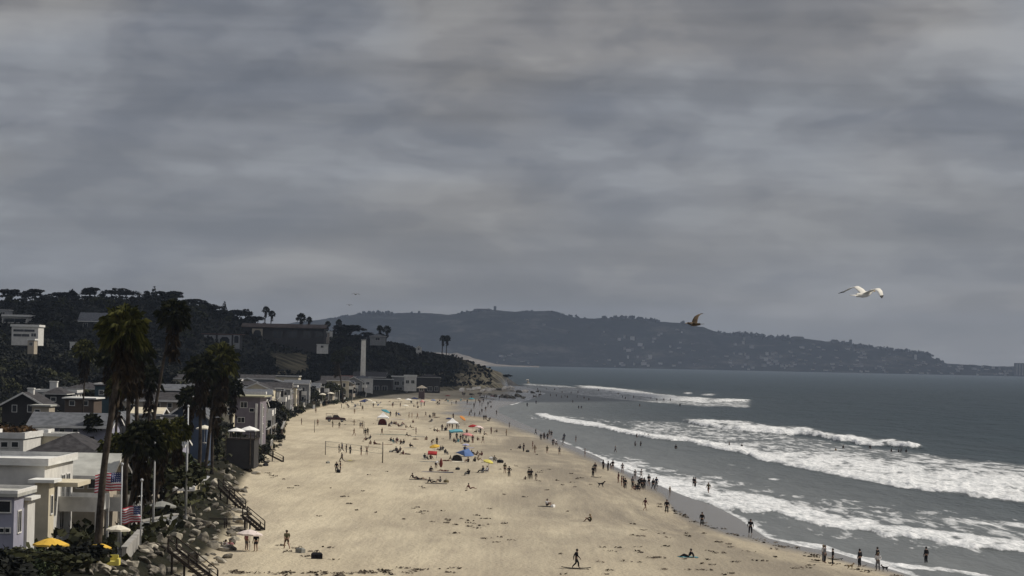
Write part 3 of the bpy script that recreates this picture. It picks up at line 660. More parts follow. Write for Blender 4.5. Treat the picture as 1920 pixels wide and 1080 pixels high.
# ------------------------------------------------------------------ boulders of the rock revetment
M_rock = mat('boulder_rock', (0.20, 0.18, 0.145), 0.9, 0.35, 1.6, spec=0.2, bump=0.5, two=(0.05, 0.045, 0.037))
M_rock2 = mat('pale_rock', (0.62, 0.57, 0.50), 0.9, 0.25, 1.2, spec=0.2, bump=0.4)
M_rock3 = mat('buff_rock', (0.34, 0.31, 0.25), 0.9, 0.3, 1.4, spec=0.15, bump=0.5)
def rock_proto(seed):
    bm = bmesh.new(); bmesh.ops.create_icosphere(bm, subdivisions=3, radius=1.0); r = np.random.default_rng(seed)
    pl = [(v / np.linalg.norm(v), r.uniform(0.45, 0.8)) for v in r.normal(size=(13, 3))]
    for v in bm.verts:
        c = np.array(v.co); 
        for n_, d_ in pl:
            k = c @ n_
            if k > d_: c = c - n_ * (k - d_) * 0.98
        v.co = c * (1 + 0.03 * math.sin(c[0] * 9 + seed) * math.cos(c[1] * 8))
    me = bpy.data.meshes.new('boulder'); bm.to_mesh(me); bm.free(); me.materials.append(M_rock); return me
ROCKS = [rock_proto(s) for s in range(5)]
def boulder(x, y, z, s, label, group, m=None):
    o = link_mesh('boulder', rnd.choice(ROCKS), None); o.location = (x, y, z); o.rotation_euler = (rnd.uniform(-.5, .5), rnd.uniform(-.5, .5), rnd.uniform(0, 6.28))
    o.scale = (s * rnd.uniform(.85, 1.35), s * rnd.uniform(.8, 1.2), s * rnd.uniform(.6, .85)); tag(o, label, 'boulder', group)
    if m is not None: o.material_slots[0].link = 'OBJECT'; o.material_slots[0].material = m
    return o
bp_ = []
secs = [(178, 205, 84, 'grey boulder heaped beside the nearest wooden stairs'), (205, 250, 92, 'grey boulder in the rock bank behind the sun umbrella on the sand'), (250, 320, 50, 'weathered boulder in the low bank below the stepped deck'), (320, 420, 38, 'dark boulder at the foot of the deck with white umbrellas'), (420, 640, 28, 'small boulder along the foot of the far beach houses')]
for y0, y1, n_, lb in secs:
    c = 0; tr = 0
    while c < n_ and tr < 3000:
        tr += 1; y = rnd.uniform(y0, y1); wd = 6.5 if y < 260 else (4.5 if y < 420 else 2.5); x = float(landX(y)) + 0.7 - rnd.random() * wd; s = (0.28 + 0.55 * rnd.random() ** 1.6) if y < 420 else rnd.uniform(0.35, 0.7)
        if not keep(x, y, s * 1.05, bp_): continue
        bp_.append((x, y)); c += 1; pale_ = rnd.random() < .3; szw = 'large' if s > .62 else ('medium' if s > .42 else 'small'); boulder(x, y, gz(x, y) + s * 0.22, s, szw + (' buff' if pale_ else ' grey') + lb[lb.index(' boulder'):], lb.replace('grey boulder', 'boulders').replace('dark boulder', 'boulders').replace('weathered boulder', 'boulders').replace('small boulder', 'boulders'), M_rock3 if pale_ else M_rock)
# pale rocks and rubble at the foot of the bluff and reaching into the water
for k, (px, py, s, pale) in enumerate([(866,731,2.3,1),(880,730,2.1,1),(893,728,3.0,1),(905,731,2.4,1),(915,731,3.0,1),(925,730,2.2,1),(934,729,1.8,0),(946,727,2.3,1),(958,725,2.4,1),(962,731,2.0,1),(974,733,2.2,0),(984,732,2.3,1),(990,722,2.0,0),(988,716,1.8,1),(998,734,1.8,0),(1008,732,1.6,0),(870,737,1.4,0),(885,738,1.6,0),(899,736,1.6,0),(918,738,1.7,0),(928,741,1.7,0),(940,742,1.8,0),(951,743,1.9,0),(962,744,2.0,0),(972,741,2.0,0),(980,744,1.7,0),(1013,738,1.3,0),(1003,742,1.3,0)]):
    x, y, z = ground_pt(px, py + 3); z = max(z, 0.0)
    boulder(x, y, z + s * 0.2, s, ('pale rock' if pale else 'dark low rock') + ' at the foot of the bluff, %s from the left' % ordinal(k if pale else k), 'rocks at the foot of the bluff', M_rock2 if pale else None)
# kelp and footprints of debris on the sand
kc = []
def wrack(pts, n, spread, sz=1.0):
    for _ in range(n):
        t = rnd.random() * (len(pts) - 1); i = int(t); f = t - i; px = pts[i][0] * (1-f) + pts[i+1][0] * f; py = pts[i][1] * (1-f) + pts[i+1][1] * f
        x, y, z = ground_pt(px + rnd.gauss(0, 4), py + rnd.gauss(0, spread)); 
        for _k in range(rnd.randint(4, 10)): kc.append((x + rnd.gauss(0, 0.28 * sz), y + rnd.gauss(0, 0.35 * sz), z + 0.05 + rnd.random() * 0.05))
wrack([(1240,950),(1300,975),(1370,1000),(1450,1020),(1530,1046),(1620,1068),(1720,1085)], 52, 2.5)
wrack([(1180,985),(1260,1005),(1340,1025),(1430,1045),(1520,1070)], 26, 11)
wrack([(400,1073),(520,1076),(640,1078),(760,1072),(860,1068)], 46, 2.5)
wrack([(760,955),(840,975),(900,990),(960,1005)], 26, 10, 0.8)
wrack([(560,930),(700,930),(860,920),(1000,930),(1100,950)], 24, 26, 0.6)
wrack([(900,860),(1000,880),(1100,915)], 22, 14, 0.7)
wrack([(500,890),(560,915)], 8, 6, 0.8); wrack([(520,1035),(640,1040)], 9, 7)
wrack([(1000,1060),(1200,1050),(1400,1065)], 30, 18, 0.8)
wrack([(640,790),(760,800),(900,825)], 30, 14, 0.7)
kp = link_mesh('kelp', leaf_mesh('kelp', np.array(kc), 0.27, np.tile([[0, 0, 1.6]], (len(kc), 1)), 3), mat('dry_kelp', (0.085, 0.066, 0.045), 0.9, 0.4, 2.0)); tag(kp, kind='stuff')

# ------------------------------------------------------------------ buildings
def wallmat(n, c, v=0.10): return mat('wall_' + n, c, 0.9, v, 0.9, spec=0.15)
W_white = wallmat('white', (0.52, 0.51, 0.48)); W_cream = wallmat('cream', (0.50, 0.45, 0.34)); W_grey = wallmat('grey', (0.20, 0.205, 0.21)); W_dark = wallmat('charcoal', (0.040, 0.038, 0.038))
W_mauve = wallmat('mauve', (0.17, 0.15, 0.17)); W_lav = wallmat('lavender', (0.27, 0.27, 0.33)); W_blue = wallmat('slate_blue', (0.055, 0.075, 0.12)); W_beige = wallmat('beige', (0.24, 0.21, 0.18)); W_brown = wallmat('brown_shingle', (0.085, 0.065, 0.052)); W_tan = wallmat('tan', (0.33, 0.29, 0.23))
R_dark = mat('roof_dark_shingle', (0.045, 0.043, 0.045), 0.95, 0.35, 1.4, spec=0.1); R_grey = mat('roof_grey_shingle', (0.10, 0.105, 0.115), 0.95, 0.25, 1.2, spec=0.1); R_light = mat('roof_pale', (0.36, 0.36, 0.33), 0.9, 0.15, 0.8, spec=0.1)
R_red = mat('roof_red_tile', (0.14, 0.075, 0.065), 0.9, 0.3, 1.0, spec=0.1); R_wht = mat('roof_white_membrane', (0.60, 0.60, 0.57), 0.9, 0.12, 0.7, spec=0.1)
M_trim = mat('white_trim', (0.60, 0.59, 0.56), 0.7, 0.08, 2.0); M_glass = mat('window_glass', (0.015, 0.018, 0.022), 0.12, spec=0.6); M_wood = mat('weathered_wood', (0.085, 0.068, 0.052), 0.9, 0.35, 3.0, spec=0.1); M_wooddk = mat('dark_wood', (0.035, 0.028, 0.023), 0.9, 0.3, 3.0, spec=0.1)
M_metal = mat('white_pole_paint', (0.42, 0.43, 0.44), 0.5, 0.1, 1.0); M_conc = mat('concrete', (0.27, 0.26, 0.24), 0.9, 0.2, 0.6)
def window(parent, wall, u, z, w_, h_, W, D, frame=M_trim):
    """wall 'f' faces the camera, 'r' faces the sea; u along that wall"""
    f = MB(); p = MB(); t = 0.09
    def bx(mb, u0, u1, z0, z1, o0, o1):
        if wall == 'f': mb.box(u0, u1, -o1, -o0, z0, z1)
        else: mb.box(W / 2 + o0, W / 2 + o1, u0, u1, z0, z1)
    bx(f, u - w_/2 - t, u + w_/2 + t, z + h_, z + h_ + t, 0.002, 0.07); bx(f, u - w_/2 - t, u + w_/2 + t, z - t, z, 0.002, 0.09)
    bx(f, u - w_/2 - t, u - w_/2, z, z + h_, 0.002, 0.07); bx(f, u + w_/2, u + w_/2 + t, z, z + h_, 0.002, 0.07)
    if w_ > 1.0: bx(f, u - 0.03, u + 0.03, z, z + h_, 0.002, 0.06)
    bx(p, u - w_/2, u + w_/2, z, z + h_, 0.002, 0.03)
    fo = f.build('window', frame, parent); p.build('pane', M_glass, fo); return fo
def house(label, X, Y, zb, W, D, H, roof, wall, rmat, rise=1.6, wins_f=(), wins_r=(), rot=0.0, chim=None, over=0.45, balcony=None, cat='house', name='beach_house', group=None, trim=M_trim, door=None, para=0.5):
    """X centre of the front (camera side) at Y; W across, D deep, H wall height"""
    o = empty(name, (X, Y, zb), rot, label, cat, group)
    w_ = MB().box(-W/2, W/2, 0, D, -2.5, H)
    if roof == 'gable_y': w_.add([(-W/2,0.0,H),(W/2,0.0,H),(0,0.0,H+rise),(-W/2,D,H),(W/2,D,H),(0,D,H+rise)], [(0,1,2),(5,4,3)])
    if roof == 'gable_x': w_.add([(-W/2,0,H),(-W/2,D,H),(-W/2,D/2,H+rise),(W/2,0,H),(W/2,D,H),(W/2,D/2,H+rise)], [(0,2,1),(3,4,5)])
    w_.build('wall', wall, o)
    r = MB(); t = 0.16; ov = over; ro = None
    if roof == 'flat':
        r.box(-W/2 - ov, W/2 + ov, -ov, D + ov, H + 0.003, H + 0.25)
        ro = r.build('roof', rmat, o)
        if para > 0:
            q = MB(); q.box(-W/2-ov, W/2+ov, -ov, -ov+0.2, H+0.253, H+0.25+para); q.box(-W/2-ov, W/2+ov, D+ov-0.2, D+ov, H+0.253, H+0.25+para); q.box(-W/2-ov, -W/2-ov+0.2, -ov+0.203, D+ov-0.203, H+0.253, H+0.247+para); q.box(W/2+ov-0.2, W/2+ov, -ov+0.203, D+ov-0.203, H+0.253, H+0.247+para)
            q.build('parapet', trim, ro)
        top = H + 0.25
    elif roof == 'gable_y':
        k = rise / (W / 2); xe = W/2 + ov; ze = H - k * ov
        r.prism([(-xe, ze), (0, H + rise), (0, H + rise + t), (-xe, ze + t)], -ov, D + ov); r.prism([(0.001, H + rise), (xe, ze), (xe, ze + t), (0.001, H + rise + t)], -ov, D + ov)
        ro = r.build('roof', rmat, o)
        q = MB(); q.prism([(-xe-0.02, ze-0.12), (0, H+rise-0.12), (0, H+rise+t+0.03), (-xe-0.02, ze+t+0.03)], -ov-0.08, -ov-0.003); q.prism([(0.001, H+rise-0.12), (xe+0.02, ze-0.12), (xe+0.02, ze+t+0.03), (0.001, H+rise+t+0.03)], -ov-0.08, -ov-0.003); q.build('bargeboard', trim, ro)
        top = H + rise
    elif roof == 'gable_x':
        k = rise / (D / 2); ye = ov; ze = H - k * ov
        for sgn, y0, yr in ((1, -ov, D/2), (-1, D + ov, D/2)):
            r.add([(-W/2-ov, y0, ze), (W/2+ov, y0, ze), (W/2+ov, yr, H+rise), (-W/2-ov, yr, H+rise), (-W/2-ov, y0, ze+t), (W/2+ov, y0, ze+t), (W/2+ov, yr, H+rise+t), (-W/2-ov, yr, H+rise+t)],
                  [(0,3,2,1),(4,5,6,7),(0,1,5,4),(1,2,6,5),(3,0,4,7)])
        ro = r.build('roof', rmat, o); q = MB().box(-W/2-ov, W/2+ov, -ov-0.07, -ov-0.003, ze-0.12, ze+t+0.02)
        q.add([(W/2+ov+0.003,-ov,ze-0.1),(W/2+ov+0.003,D/2,H+rise-0.1),(W/2+ov+0.003,D+ov,ze-0.1),(W/2+ov+0.003,D+ov,ze+t),(W/2+ov+0.003,D/2,H+rise+t),(W/2+ov+0.003,-ov,ze+t)], [(0,1,4,5),(1,2,3,4)])
        q.build('fascia', trim, ro); top = H + rise
    else:  # hip
        e = [(-W/2-ov,-ov,H),(W/2+ov,-ov,H),(W/2+ov,D+ov,H),(-W/2-ov,D+ov,H)]; m_ = min(W, D) / 2
        rd = [(-W/2+m_, D/2, H+rise), (W/2-m_, D/2, H+rise)] if W > D else [(0, m_, H+rise), (0, D-m_, H+rise)]
        if W > D: r.add(e + rd, [(0,1,5,4),(1,2,5),(2,3,4,5),(3,0,4),(3,2,1,0)])
        else: r.add(e + rd, [(0,1,4),(1,2,5,4),(2,3,5),(3,0,4,5),(3,2,1,0)])
        ro = r.build('roof', rmat, o); MB().box(-W/2-ov+.02, W/2+ov-.02, -ov+.02, D+ov-.02, H-0.16, H-0.003).build('eave', trim, ro); top = H + rise
    if chim:
        cx, cy, cw, ch = chim; c = MB().box(cx-cw/2, cx+cw/2, cy-cw/2, cy+cw/2, H-0.3, top+ch); c.box(cx-cw/2-.1, cx+cw/2+.1, cy-cw/2-.1, cy+cw/2+.1, top+ch+.003, top+ch+0.2); c.build('chimney', trim, ro)
    for u, z, a, b_ in wins_f: window(o, 'f', u, z, a, b_, W, D, trim)
    for u, z, a, b_ in wins_r: window(o, 'r', u, z, a, b_, W, D, trim)
    if door: 
        u, a, b_ = door; d = MB().box(u-a/2, u+a/2, -0.06, -0.002, 0, b_).build('door', W_brown, o); MB().box(u+a/2-.18, u+a/2-.1, -.12, -.063, 1.0, 1.1).build('handle', M_metal, d)
    if balcony:
        y0, y1, z, dep = balcony; x = W/2; s = MB().box(x+0.003, x+dep, y0, y1, z-0.25, z).build('balcony', trim, o)
        q = MB(); q.box(x+dep-0.08, x+dep, y0, y1, z+0.003, z+1.0); q.box(x+0.01, x+dep-0.083, y0, y0+0.08, z+0.003, z+1.0); q.box(x+0.01, x+dep-0.083, y1-0.08, y1, z+0.003, z+1.0); q.build('railing', trim, s)
        MB().box(x+dep-0.2, x+dep-0.02, y0+.02, y0+.2, -1.5, z-0.253).build('post', trim, s); MB().box(x+dep-0.2, x+dep-0.02, y1-.2, y1-.02, -1.5, z-0.253).build('post', trim, s)
    return o
def hpx(label, x0, x1, ytop, Y, D, roof, wall, rmat, **kw):
    """house whose front spans photo columns x0..x1 with its wall top at row ytop, at distance Y"""
    xa, _, z0 = at_Y(x0, ytop, Y); xb, _, z1 = at_Y(x1, ytop, Y); X = (xa + xb) / 2; W = xb - xa; zb = gz(X, Y + D/2); H = (z0 + z1) / 2 - zb
    def conv(ws): # windows given in photo pixels: centre x, sill y, width, height
        out = []
        for a in ws: x, _, z = at_Y(a[0], a[1], Y); out.append((x - X, z - zb, a[2] / FPX * Y, a[3] / FPX * Y))
        return out
    kw['wins_f'] = conv(kw.get('wins_f', ()))
    return house(label, X, Y, zb, W, D, H, roof, wall, rmat, **kw)
# the near houses
hA = hpx('big white flat roofed house with white balconies toward the beach, lower left', -70, 84, 872, 200, 13, 'flat', W_white, R_wht, wins_f=[(-30,905,26,22)], wins_r=[(2.0,3.6,1.5,1.7),(4.6,3.6,1.5,1.7),(8.2,3.4,1.6,2.2),(10.6,3.4,1.6,2.2),(2.4,0.6,1.6,1.9),(8.0,0.4,1.8,2.1)], balcony=(6.4, 12.6, 2.9, 3.3), para=0.35, over=0.35)
MB().box(6.9*0.5+0.2, 6.9*0.5+2.6, 0.1, 6.2, 5.05, 5.4).build('awning', W_cream, hA)
hA2 = hpx('small white rooftop storey set on the big flat roofed white house block', 66, 92, 905, 197, 2.4, 'flat', W_cream, R_wht, over=0.5, para=0.0, wins_r=[(1.2,3.0,0.9,1.4)])
hB = hpx('small grey house with two little square windows in the lower left corner', -60, 27, 931, 186, 7, 'flat', W_lav, R_light, wins_f=[(3,998,8,7),(14,998,8,7),(8,960,22,20)], para=0.25, over=0.3, wins_r=[(2.0,2.2,1.3,1.6),(4.8,2.2,1.3,1.6)])
hB2 = hpx('narrow white columned porch beside the small grey house', 38, 52, 938, 190, 3.0, 'flat', W_white, R_wht, over=0.35, para=0.0)
hC = hpx('pavilion with low pale gable roof and dark eave beside the big white house', 108, 196, 888, 216, 9, 'gable_x', W_tan, R_light, rise=1.5, over=0.9, wins_f=[(128,915,12,16),(150,915,12,16),(172,915,12,16)], balcony=(1.0, 5.2, 2.3, 2.6))
hD = hpx('house with wide dark hip roof right behind the big white house', 56, 178, 850, 262, 12, 'hip', W_dark, R_dark, rise=2.0, over=0.7, wins_f=[(75,862,14,8),(100,862,14,8),(130,862,14,8)], chim=None)
hE = hpx('white parapet house with long bright roof edge behind the dark hip roof', -40, 44, 822, 285, 18, 'flat', W_white, R_wht, over=0.2, para=0.45, wins_f=[(8,838,12,9),(28,838,12,9)])
hE2 = hpx('white flat roofed wing with cream top edge left of the dark hip roof', 44, 132, 818, 296, 5, 'flat', W_cream, R_wht, over=0.15, para=0.15)
hF = hpx('long low house with grey roof and row of four dark windows', 58, 205, 798, 330, 9, 'gable_x', W_lav, R_grey, rise=1.5, over=0.6, wins_f=[(65,814,9,9),(91,814,9,9),(116,814,9,9),(141,814,9,9)])
hG = hpx('dark gabled house with white bargeboards and pale chimney at the left edge', 4, 82, 759, 400, 10, 'gable_y', W_dark, R_dark, rise=1.9, chim=(0.3, 5.0, 1.0, 0.6), wins_f=[(27,772,8,12),(56,772,8,12)], over=0.7, door=(1.2, 1.0, 2.1))
hG2 = hpx('grey box house with white porch just right of the dark gabled house', 60, 92, 762, 392, 5, 'flat', W_tan, R_light, over=0.3, para=0.0, wins_f=[(70,776,9,8)])
hH = hpx('flat roofed house with bright white eave line left of the leaning palms', 122, 176, 748, 450, 9, 'flat', W_brown, R_wht, over=0.5, para=0.0, wins_f=[(135,760,9,8),(160,760,9,8)])
hH2 = hpx('dark teal low house between the leaning palm trunks', 178, 216, 724, 470, 8, 'flat', wallmat('teal', (0.04, 0.065, 0.075)), R_dark, over=0.2, para=0.3, wins_f=[(190,740,8,8)])
hH3 = hpx('house with two pale blocky chimneys above a dark roof at left', 84, 122, 738, 480, 8, 'hip', W_dark, R_dark, rise=1.2, chim=(-0.8, 3.0, 1.4, 1.0), wins_f=[(100,752,9,7)])
hI = hpx('beige house with dark roof edge and one dark square window', 268, 336, 750, 410, 9, 'gable_x', W_beige, R_dark, rise=1.1, over=0.7, wins_f=[(293,768,13,12),(318,764,8,8)])
hL = hpx('low cream fronted house with ragged bright eave before the beige house', 250, 300, 776, 375, 7, 'gable_x', W_grey, W_cream, rise=0.8, over=0.5, wins_f=[(265,795,9,9),(285,795,9,9)])
hJ = hpx('slate blue house with grey gabled roof facing the camera', 316, 388, 780, 352, 9, 'gable_y', W_blue, R_grey, rise=2.0, over=0.8, trim=M_trim, wins_f=[(350,777,10,7)], door=(-1.5, 1.0, 2.1))
hJ2 = hpx('white columned porch wing left of the slate blue gable', 306, 322, 782, 345, 4, 'flat', W_white, R_grey, over=0.3, para=0.0, wins_f=[(312,800,5,9)])
hN = hpx('pale lavender garden house behind the thin white poles', 288, 342, 836, 300, 6, 'gable_x', W_lav, R_grey, rise=0.7, over=0.4, wins_f=[(302,858,10,12),(325,858,10,12)], wins_r=[(2,1.0,1.2,1.4)])
hN2 = hpx('narrow grey house half hidden between the left palm trunks', 205, 238, 788, 340, 7, 'gable_y', W_grey, R_grey, rise=1.0, wins_f=[(222,812,8,9)])
hN3 = hpx('small house with mossy pitched roof under the short palms', 244, 286, 880, 258, 6, 'gable_x', W_tan, R_grey, rise=1.2, over=0.5, wins_f=[(258,905,9,9)])
hK = hpx('mauve beachfront house with cream flat roof and tall white corner posts', 416, 488, 744, 462, 12, 'flat', W_mauve, wallmat('olive_cream', (0.33, 0.32, 0.23)), over=0.9, para=0.0, wins_f=[(457,764,12,10),(472,772,8,6),(452,792,12,9)], wins_r=[(2,4.5,1.6,1.6),(6,4.5,1.6,1.6),(2,1.2,1.6,1.8),(6,1.2,1.6,1.8)])
hK2 = hpx('cream end wall with small round windows left of the mauve house', 418, 438, 752, 455, 2.5, 'flat', W_cream, R_light, over=0.1, para=0.2, wins_f=[(429,769,4,4),(429,777,4,4)])
[MB().box(x - .2, x + .2, -0.75, -0.35, -1, 7.0).build('corner_post', M_trim, hK) for x in (3.0, 4.0)]
# rows of houses down the beach
styles = [('grey', W_grey, R_grey), ('brown', W_brown, R_dark), ('white', W_white, R_grey), ('charcoal', W_dark, R_dark), ('tan', W_tan, R_grey), ('grey', W_grey, R_dark), ('mauve', W_mauve, R_grey), ('cream', W_cream, R_dark), ('beige', W_beige, R_grey), ('charcoal', W_dark, R_grey)]
cnt = {}
def row_house(Y, off, rowname, W_, D_, hh, i, seed):
    r = random.Random(seed); X = float(landX(Y)) - off - W_ / 2; zb = gz(X, Y + 3)
    cn, wm, rm = styles[i % len(styles)]; st = ['gable_y', 'flat', 'gable_x', 'hip', 'gable_y', 'flat', 'gable_x'][(i * 3 + seed * 2) % 7]
    cnt[(rowname, cn)] = cnt.get((rowname, cn), 0) + 1; c = cnt[(rowname, cn)]
    nw = int(W_ / 3.2); wf = []; wr_ = []
    for fl in range(2):
        for k in range(nw):
            if r.random() < 0.8: wf.append((-W_/2 + (k + 0.5) * W_ / nw, 0.9 + fl * 2.9, r.choice([1.0, 1.4, 1.8]), r.choice([1.1, 1.5])))
        for k in range(2): wr_.append(((k + 0.5) * D_ / 2, 0.8 + fl * 2.9, r.choice([1.6, 2.2]), r.choice([1.4, 1.8])))
    house('%s house in the %s, %s %s one from the camera' % (cn, rowname, ordinal(c - 1), cn), X, Y, zb, W_, D_, hh, st, wm, rm, rise=r.uniform(1.0, 1.8), wins_f=wf, wins_r=wr_, group='houses in the ' + rowname, rot=R(r.uniform(-3, 6)),
          balcony=((0.5, D_ - 0.8, 3.1, 1.8) if r.random() < 0.5 else None), name='row_house', over=r.uniform(.2, .6), para=r.choice([0, .3, .6]))
i = 0; Y = 500
while Y < 1120:
    row_house(Y, 3.0 + rnd.uniform(0, 2), 'beachfront row', rnd.uniform(7, 12), 9.5, rnd.uniform(3.8, 7.4) if Y < 800 else rnd.uniform(3.6, 6.6), i, 100 + i); i += 1; Y += rnd.uniform(15.5, 19) if Y < 800 else rnd.uniform(19, 25)
Y = 520; i = 0
while Y < 1080:
    row_house(Y, 20 + rnd.uniform(0, 5), 'second row behind the beachfront', rnd.uniform(9, 12), 9, rnd.uniform(5.0, 7.6), i + 4, 300 + i); i += 1; Y += rnd.uniform(30, 42)
Y = 560; i = 0
while Y < 900:
    row_house(Y, 42 + rnd.uniform(0, 12), 'third row among trees', rnd.uniform(9, 13), 9, rnd.uniform(5.0, 7.0), i + 2, 500 + i); i += 1; Y += rnd.uniform(50, 70)
# hillside buildings
def hill_house(label, x0, x1, ytop, ybase, D, roof, wall, rmat, floor_drop=6.0, Y=None, **kw):
    if Y is None: _, Y, _ = ground_pt((x0 + x1) / 2, ybase)
    xa, _, z1 = at_Y(x0, ytop, Y); xb, _, _ = at_Y(x1, ytop, Y); _, _, z0 = at_Y((x0 + x1) / 2, ybase, Y); X = (xa + xb) / 2
    wf = []
    for a in kw.get('wins_f', ()): x, _, z = at_Y(a[0], a[1], Y); wf.append((x - X, z - z0, a[2] / FPX * Y, a[3] / FPX * Y))
    kw['wins_f'] = wf
    return house(label, X, Y, z0, xb - xa, D, z1 - z0, roof, wall, rmat, name=kw.pop('name', 'hillside_house'), **kw)
hill_house('white modern house with terraces high on the left hillside', 4, 52, 593, 606, 14, 'flat', W_white, R_wht, over=1.0, para=0.6, wins_f=[(27,604,42,7)], balcony=None)
hill_house('lower white terrace block under the modern hillside house', 22, 72, 612, 634, 10, 'flat', W_white, R_wht, over=0.4, para=0.5, wins_f=[(45,622,40,4.5),(40,631,30,5),(63,631,9,6)], Y=845)
hill_house('small tan stepped annex below the terraces of the hillside house', 52, 64, 638, 650, 6, 'flat', W_tan, R_wht, over=0.3, para=0.3, wins_f=[(58,648,6,6)], Y=835)
hill_house('house with plain pale grey roof among the hilltop trees', 148, 196, 601, 614, 16, 'gable_x', W_dark, R_grey, rise=3.6, over=0.8, wins_f=[(160,612,8,6),(180,612,8,6)])
hill_house('slim white building glimpsed between dark trees on the left slope', 131, 143, 642, 662, 6, 'flat', W_white, R_wht, over=0.2, para=0, wins_f=[(137,656,5,8)])
hill_house('grey house at the left edge of the hillside above the white modern house', -20, 16, 582, 592, 9, 'flat', W_grey, R_grey, over=0.3, para=0.2, wins_f=[(5,590,8,5)], Y=1100)
apt = hill_house('white hillside building with pink roof and tall framed bays', 366, 450, 626, 656, 12, 'flat', W_dark, R_red, over=1.2, para=0.0, Y=1180)
def bay(parent, X, Y, z0, x0, x1, yt, yb, front, m_):
    xa, _, zt = at_Y(x0, yt, Y); xb, _, zb_ = at_Y(x1, yb, Y); xa -= X; xb -= X; zt -= z0; zb_ -= z0; t = 0.28 * (xb - xa) / 2 if (xb-xa) < 6 else 0.9; zm = zb_ + (zt - zb_) * 0.42
    b_ = MB().box(xa, xb, -front, -0.01, zb_, zm); b_.box(xa, xa + t, -front, -0.01, zm + .003, zt); b_.box(xb - t, xb, -front, -0.01, zm + .003, zt); b_.box(xa + t + .003, xb - t - .003, -front, -0.01, zt - t, zt)
    # chamfered inner corners give the arched look
    b_.prism([(xa + t, zt - t - .003), (xa + 2.2*t, zt - t - .003), (xa + t, zt - 2.4*t)], -front, -0.01); b_.prism([(xb - 2.2*t, zt - t - .003), (xb - t, zt - t - .003), (xb - t, zt - 2.4*t)], -front, -0.01)
    o = b_.build('bay', m_, parent); MB().box(xa + t, xb - t, -0.3, -0.012, zm + .003, zt - t - .01).build('pane', M_glass, o)
x_, y_, z_ = apt.location
for a, b_ in ((367, 378), (383, 404), (409, 434), (438, 449)): bay(apt, x_, y_, z_, a, b_, 628, 654, 1.2, W_grey)
dk = hill_house('long dark brown apartment block on the hill with one pale framed window', 456, 608, 612, 652, 16, 'gable_x', W_dark, mat('roof_brown', (0.075, 0.06, 0.055), 0.95, 0.3, 0.4, spec=0.1), rise=1.8, over=1.2, cat='apartment block', name='apartment_block', Y=1330, wins_f=[(520,634,16,14),(548,634,16,14),(575,634,14,14),(598,632,10,10)], trim=W_brown)
x_, y_, z_ = dk.location; bay(dk, x_, y_, z_, 473, 492, 616, 645, 0.8, W_tan)
hill_house('dull small house right of the dark apartment block by the black trees', 600, 616, 624, 636, 8, 'flat', W_beige, R_grey, over=0.3, para=0.3, Y=1400, wins_f=[(609,632,8,7)])
hill_house('tiny white house glimpsed at the foot of the black tree clump', 594, 614, 646, 654, 6, 'flat', W_white, R_wht, over=0.2, para=0.0, Y=1250, wins_f=[(604,652,5,4)])
hill_house('pale block beside the smokestack top on the bluff', 610, 622, 622, 633, 7, 'flat', W_white, R_wht, over=0.2, para=0, Y=1440, wins_f=[(616,630,4,4)])
hill_house('low house with grey roof on the bluff top right of the smokestack', 694, 722, 630, 640, 9, 'hip', W_grey, R_grey, rise=1.4, over=0.6, Y=1500, wins_f=[(708,638,8,5)])
hill_house('small house with twin white gables on the bluff edge', 780, 790, 652, 657, 6, 'gable_y', W_white, R_grey, rise=1.2, over=0.3, Y=1600, wins_f=[(785,656,3,3)])
# powerhouse with its smokestack and its neighbours at the beach end
ph = hill_house('old brick hall with tall white pilasters at the foot of the smokestack', 662, 722, 706, 736, 20, 'gable_x', W_dark, R_dark, rise=2.4, over=0.5, cat='hall', name='hall', Y=1230)
x_, y_, z_ = ph.location
for px in (676, 686, 694):
    xa, _, zt = at_Y(px - 2, 709, y_); xb, _, zb_ = at_Y(px + 2, 726, y_); MB().box(xa - x_, xb - x_, -0.5, -0.01, zb_ - z_, zt - z_).build('pilaster', W_grey, ph)
xs, ys, zt = at_Y(682, 636, 1215); zb_ = gz(xs, 1215)
ch = empty('smokestack', (xs, ys, zb_ - 0.5), 0, 'tall pale cylindrical smokestack standing in front of the black bluff', 'smokestack')
k = MB(); k.tube([(0,0,0),(0,0,6),(0,0,zt-zb_)], [1.42, 1.32, 1.12], 20); k.build('shaft', mat('stack_plaster', (0.60, 0.57, 0.50), 0.9, 0.12, 0.5), ch, True)
k = MB(); k.tube([(0,0,zt-zb_+.003),(0,0,zt-zb_+.5)], [1.3, 1.3], 20); k.build('cap', M_conc, ch)
MB().box(-2.0, 2.0, -2.0, 2.0, 0, 3.0).build('plinth', M_conc, ch)
hill_house('low red roofed pavilion left of the brick hall', 626, 660, 712, 732, 12, 'gable_x', wallmat('plum', (0.075, 0.055, 0.06)), R_red, rise=2.0, over=0.6, Y=1190, wins_f=[(636,730,10,7),(650,730,8,7)])
hill_house('dark green awninged restaurant right of the brick hall', 696, 735, 712, 738, 12, 'flat', W_dark, R_grey, over=0.5, para=0.2, Y=1210, wins_f=[(706,733,9,9),(721,733,9,9)])
hill_house('white terrace building with dark openings at the beach end', 735, 764, 707, 732, 10, 'flat', W_grey, R_light, over=0.4, para=0.4, Y=1240, wins_f=[(744,722,9,7),(757,722,6,7),(748,731,12,5)])
hill_house('stepped white building with bright parapets at the beach end', 758, 780, 706, 724, 8, 'flat', W_white, R_wht, over=0.3, para=0.6, Y=1225, wins_f=[(764,719,6,6),(774,719,6,6)])
hill_house('big dark timber restaurant at the right end of the seafront', 782, 824, 707, 738, 14, 'hip', W_dark, R_dark, rise=1.8, over=0.5, Y=1290, wins_f=[(792,733,8,8),(806,733,8,8),(818,733,6,8)])
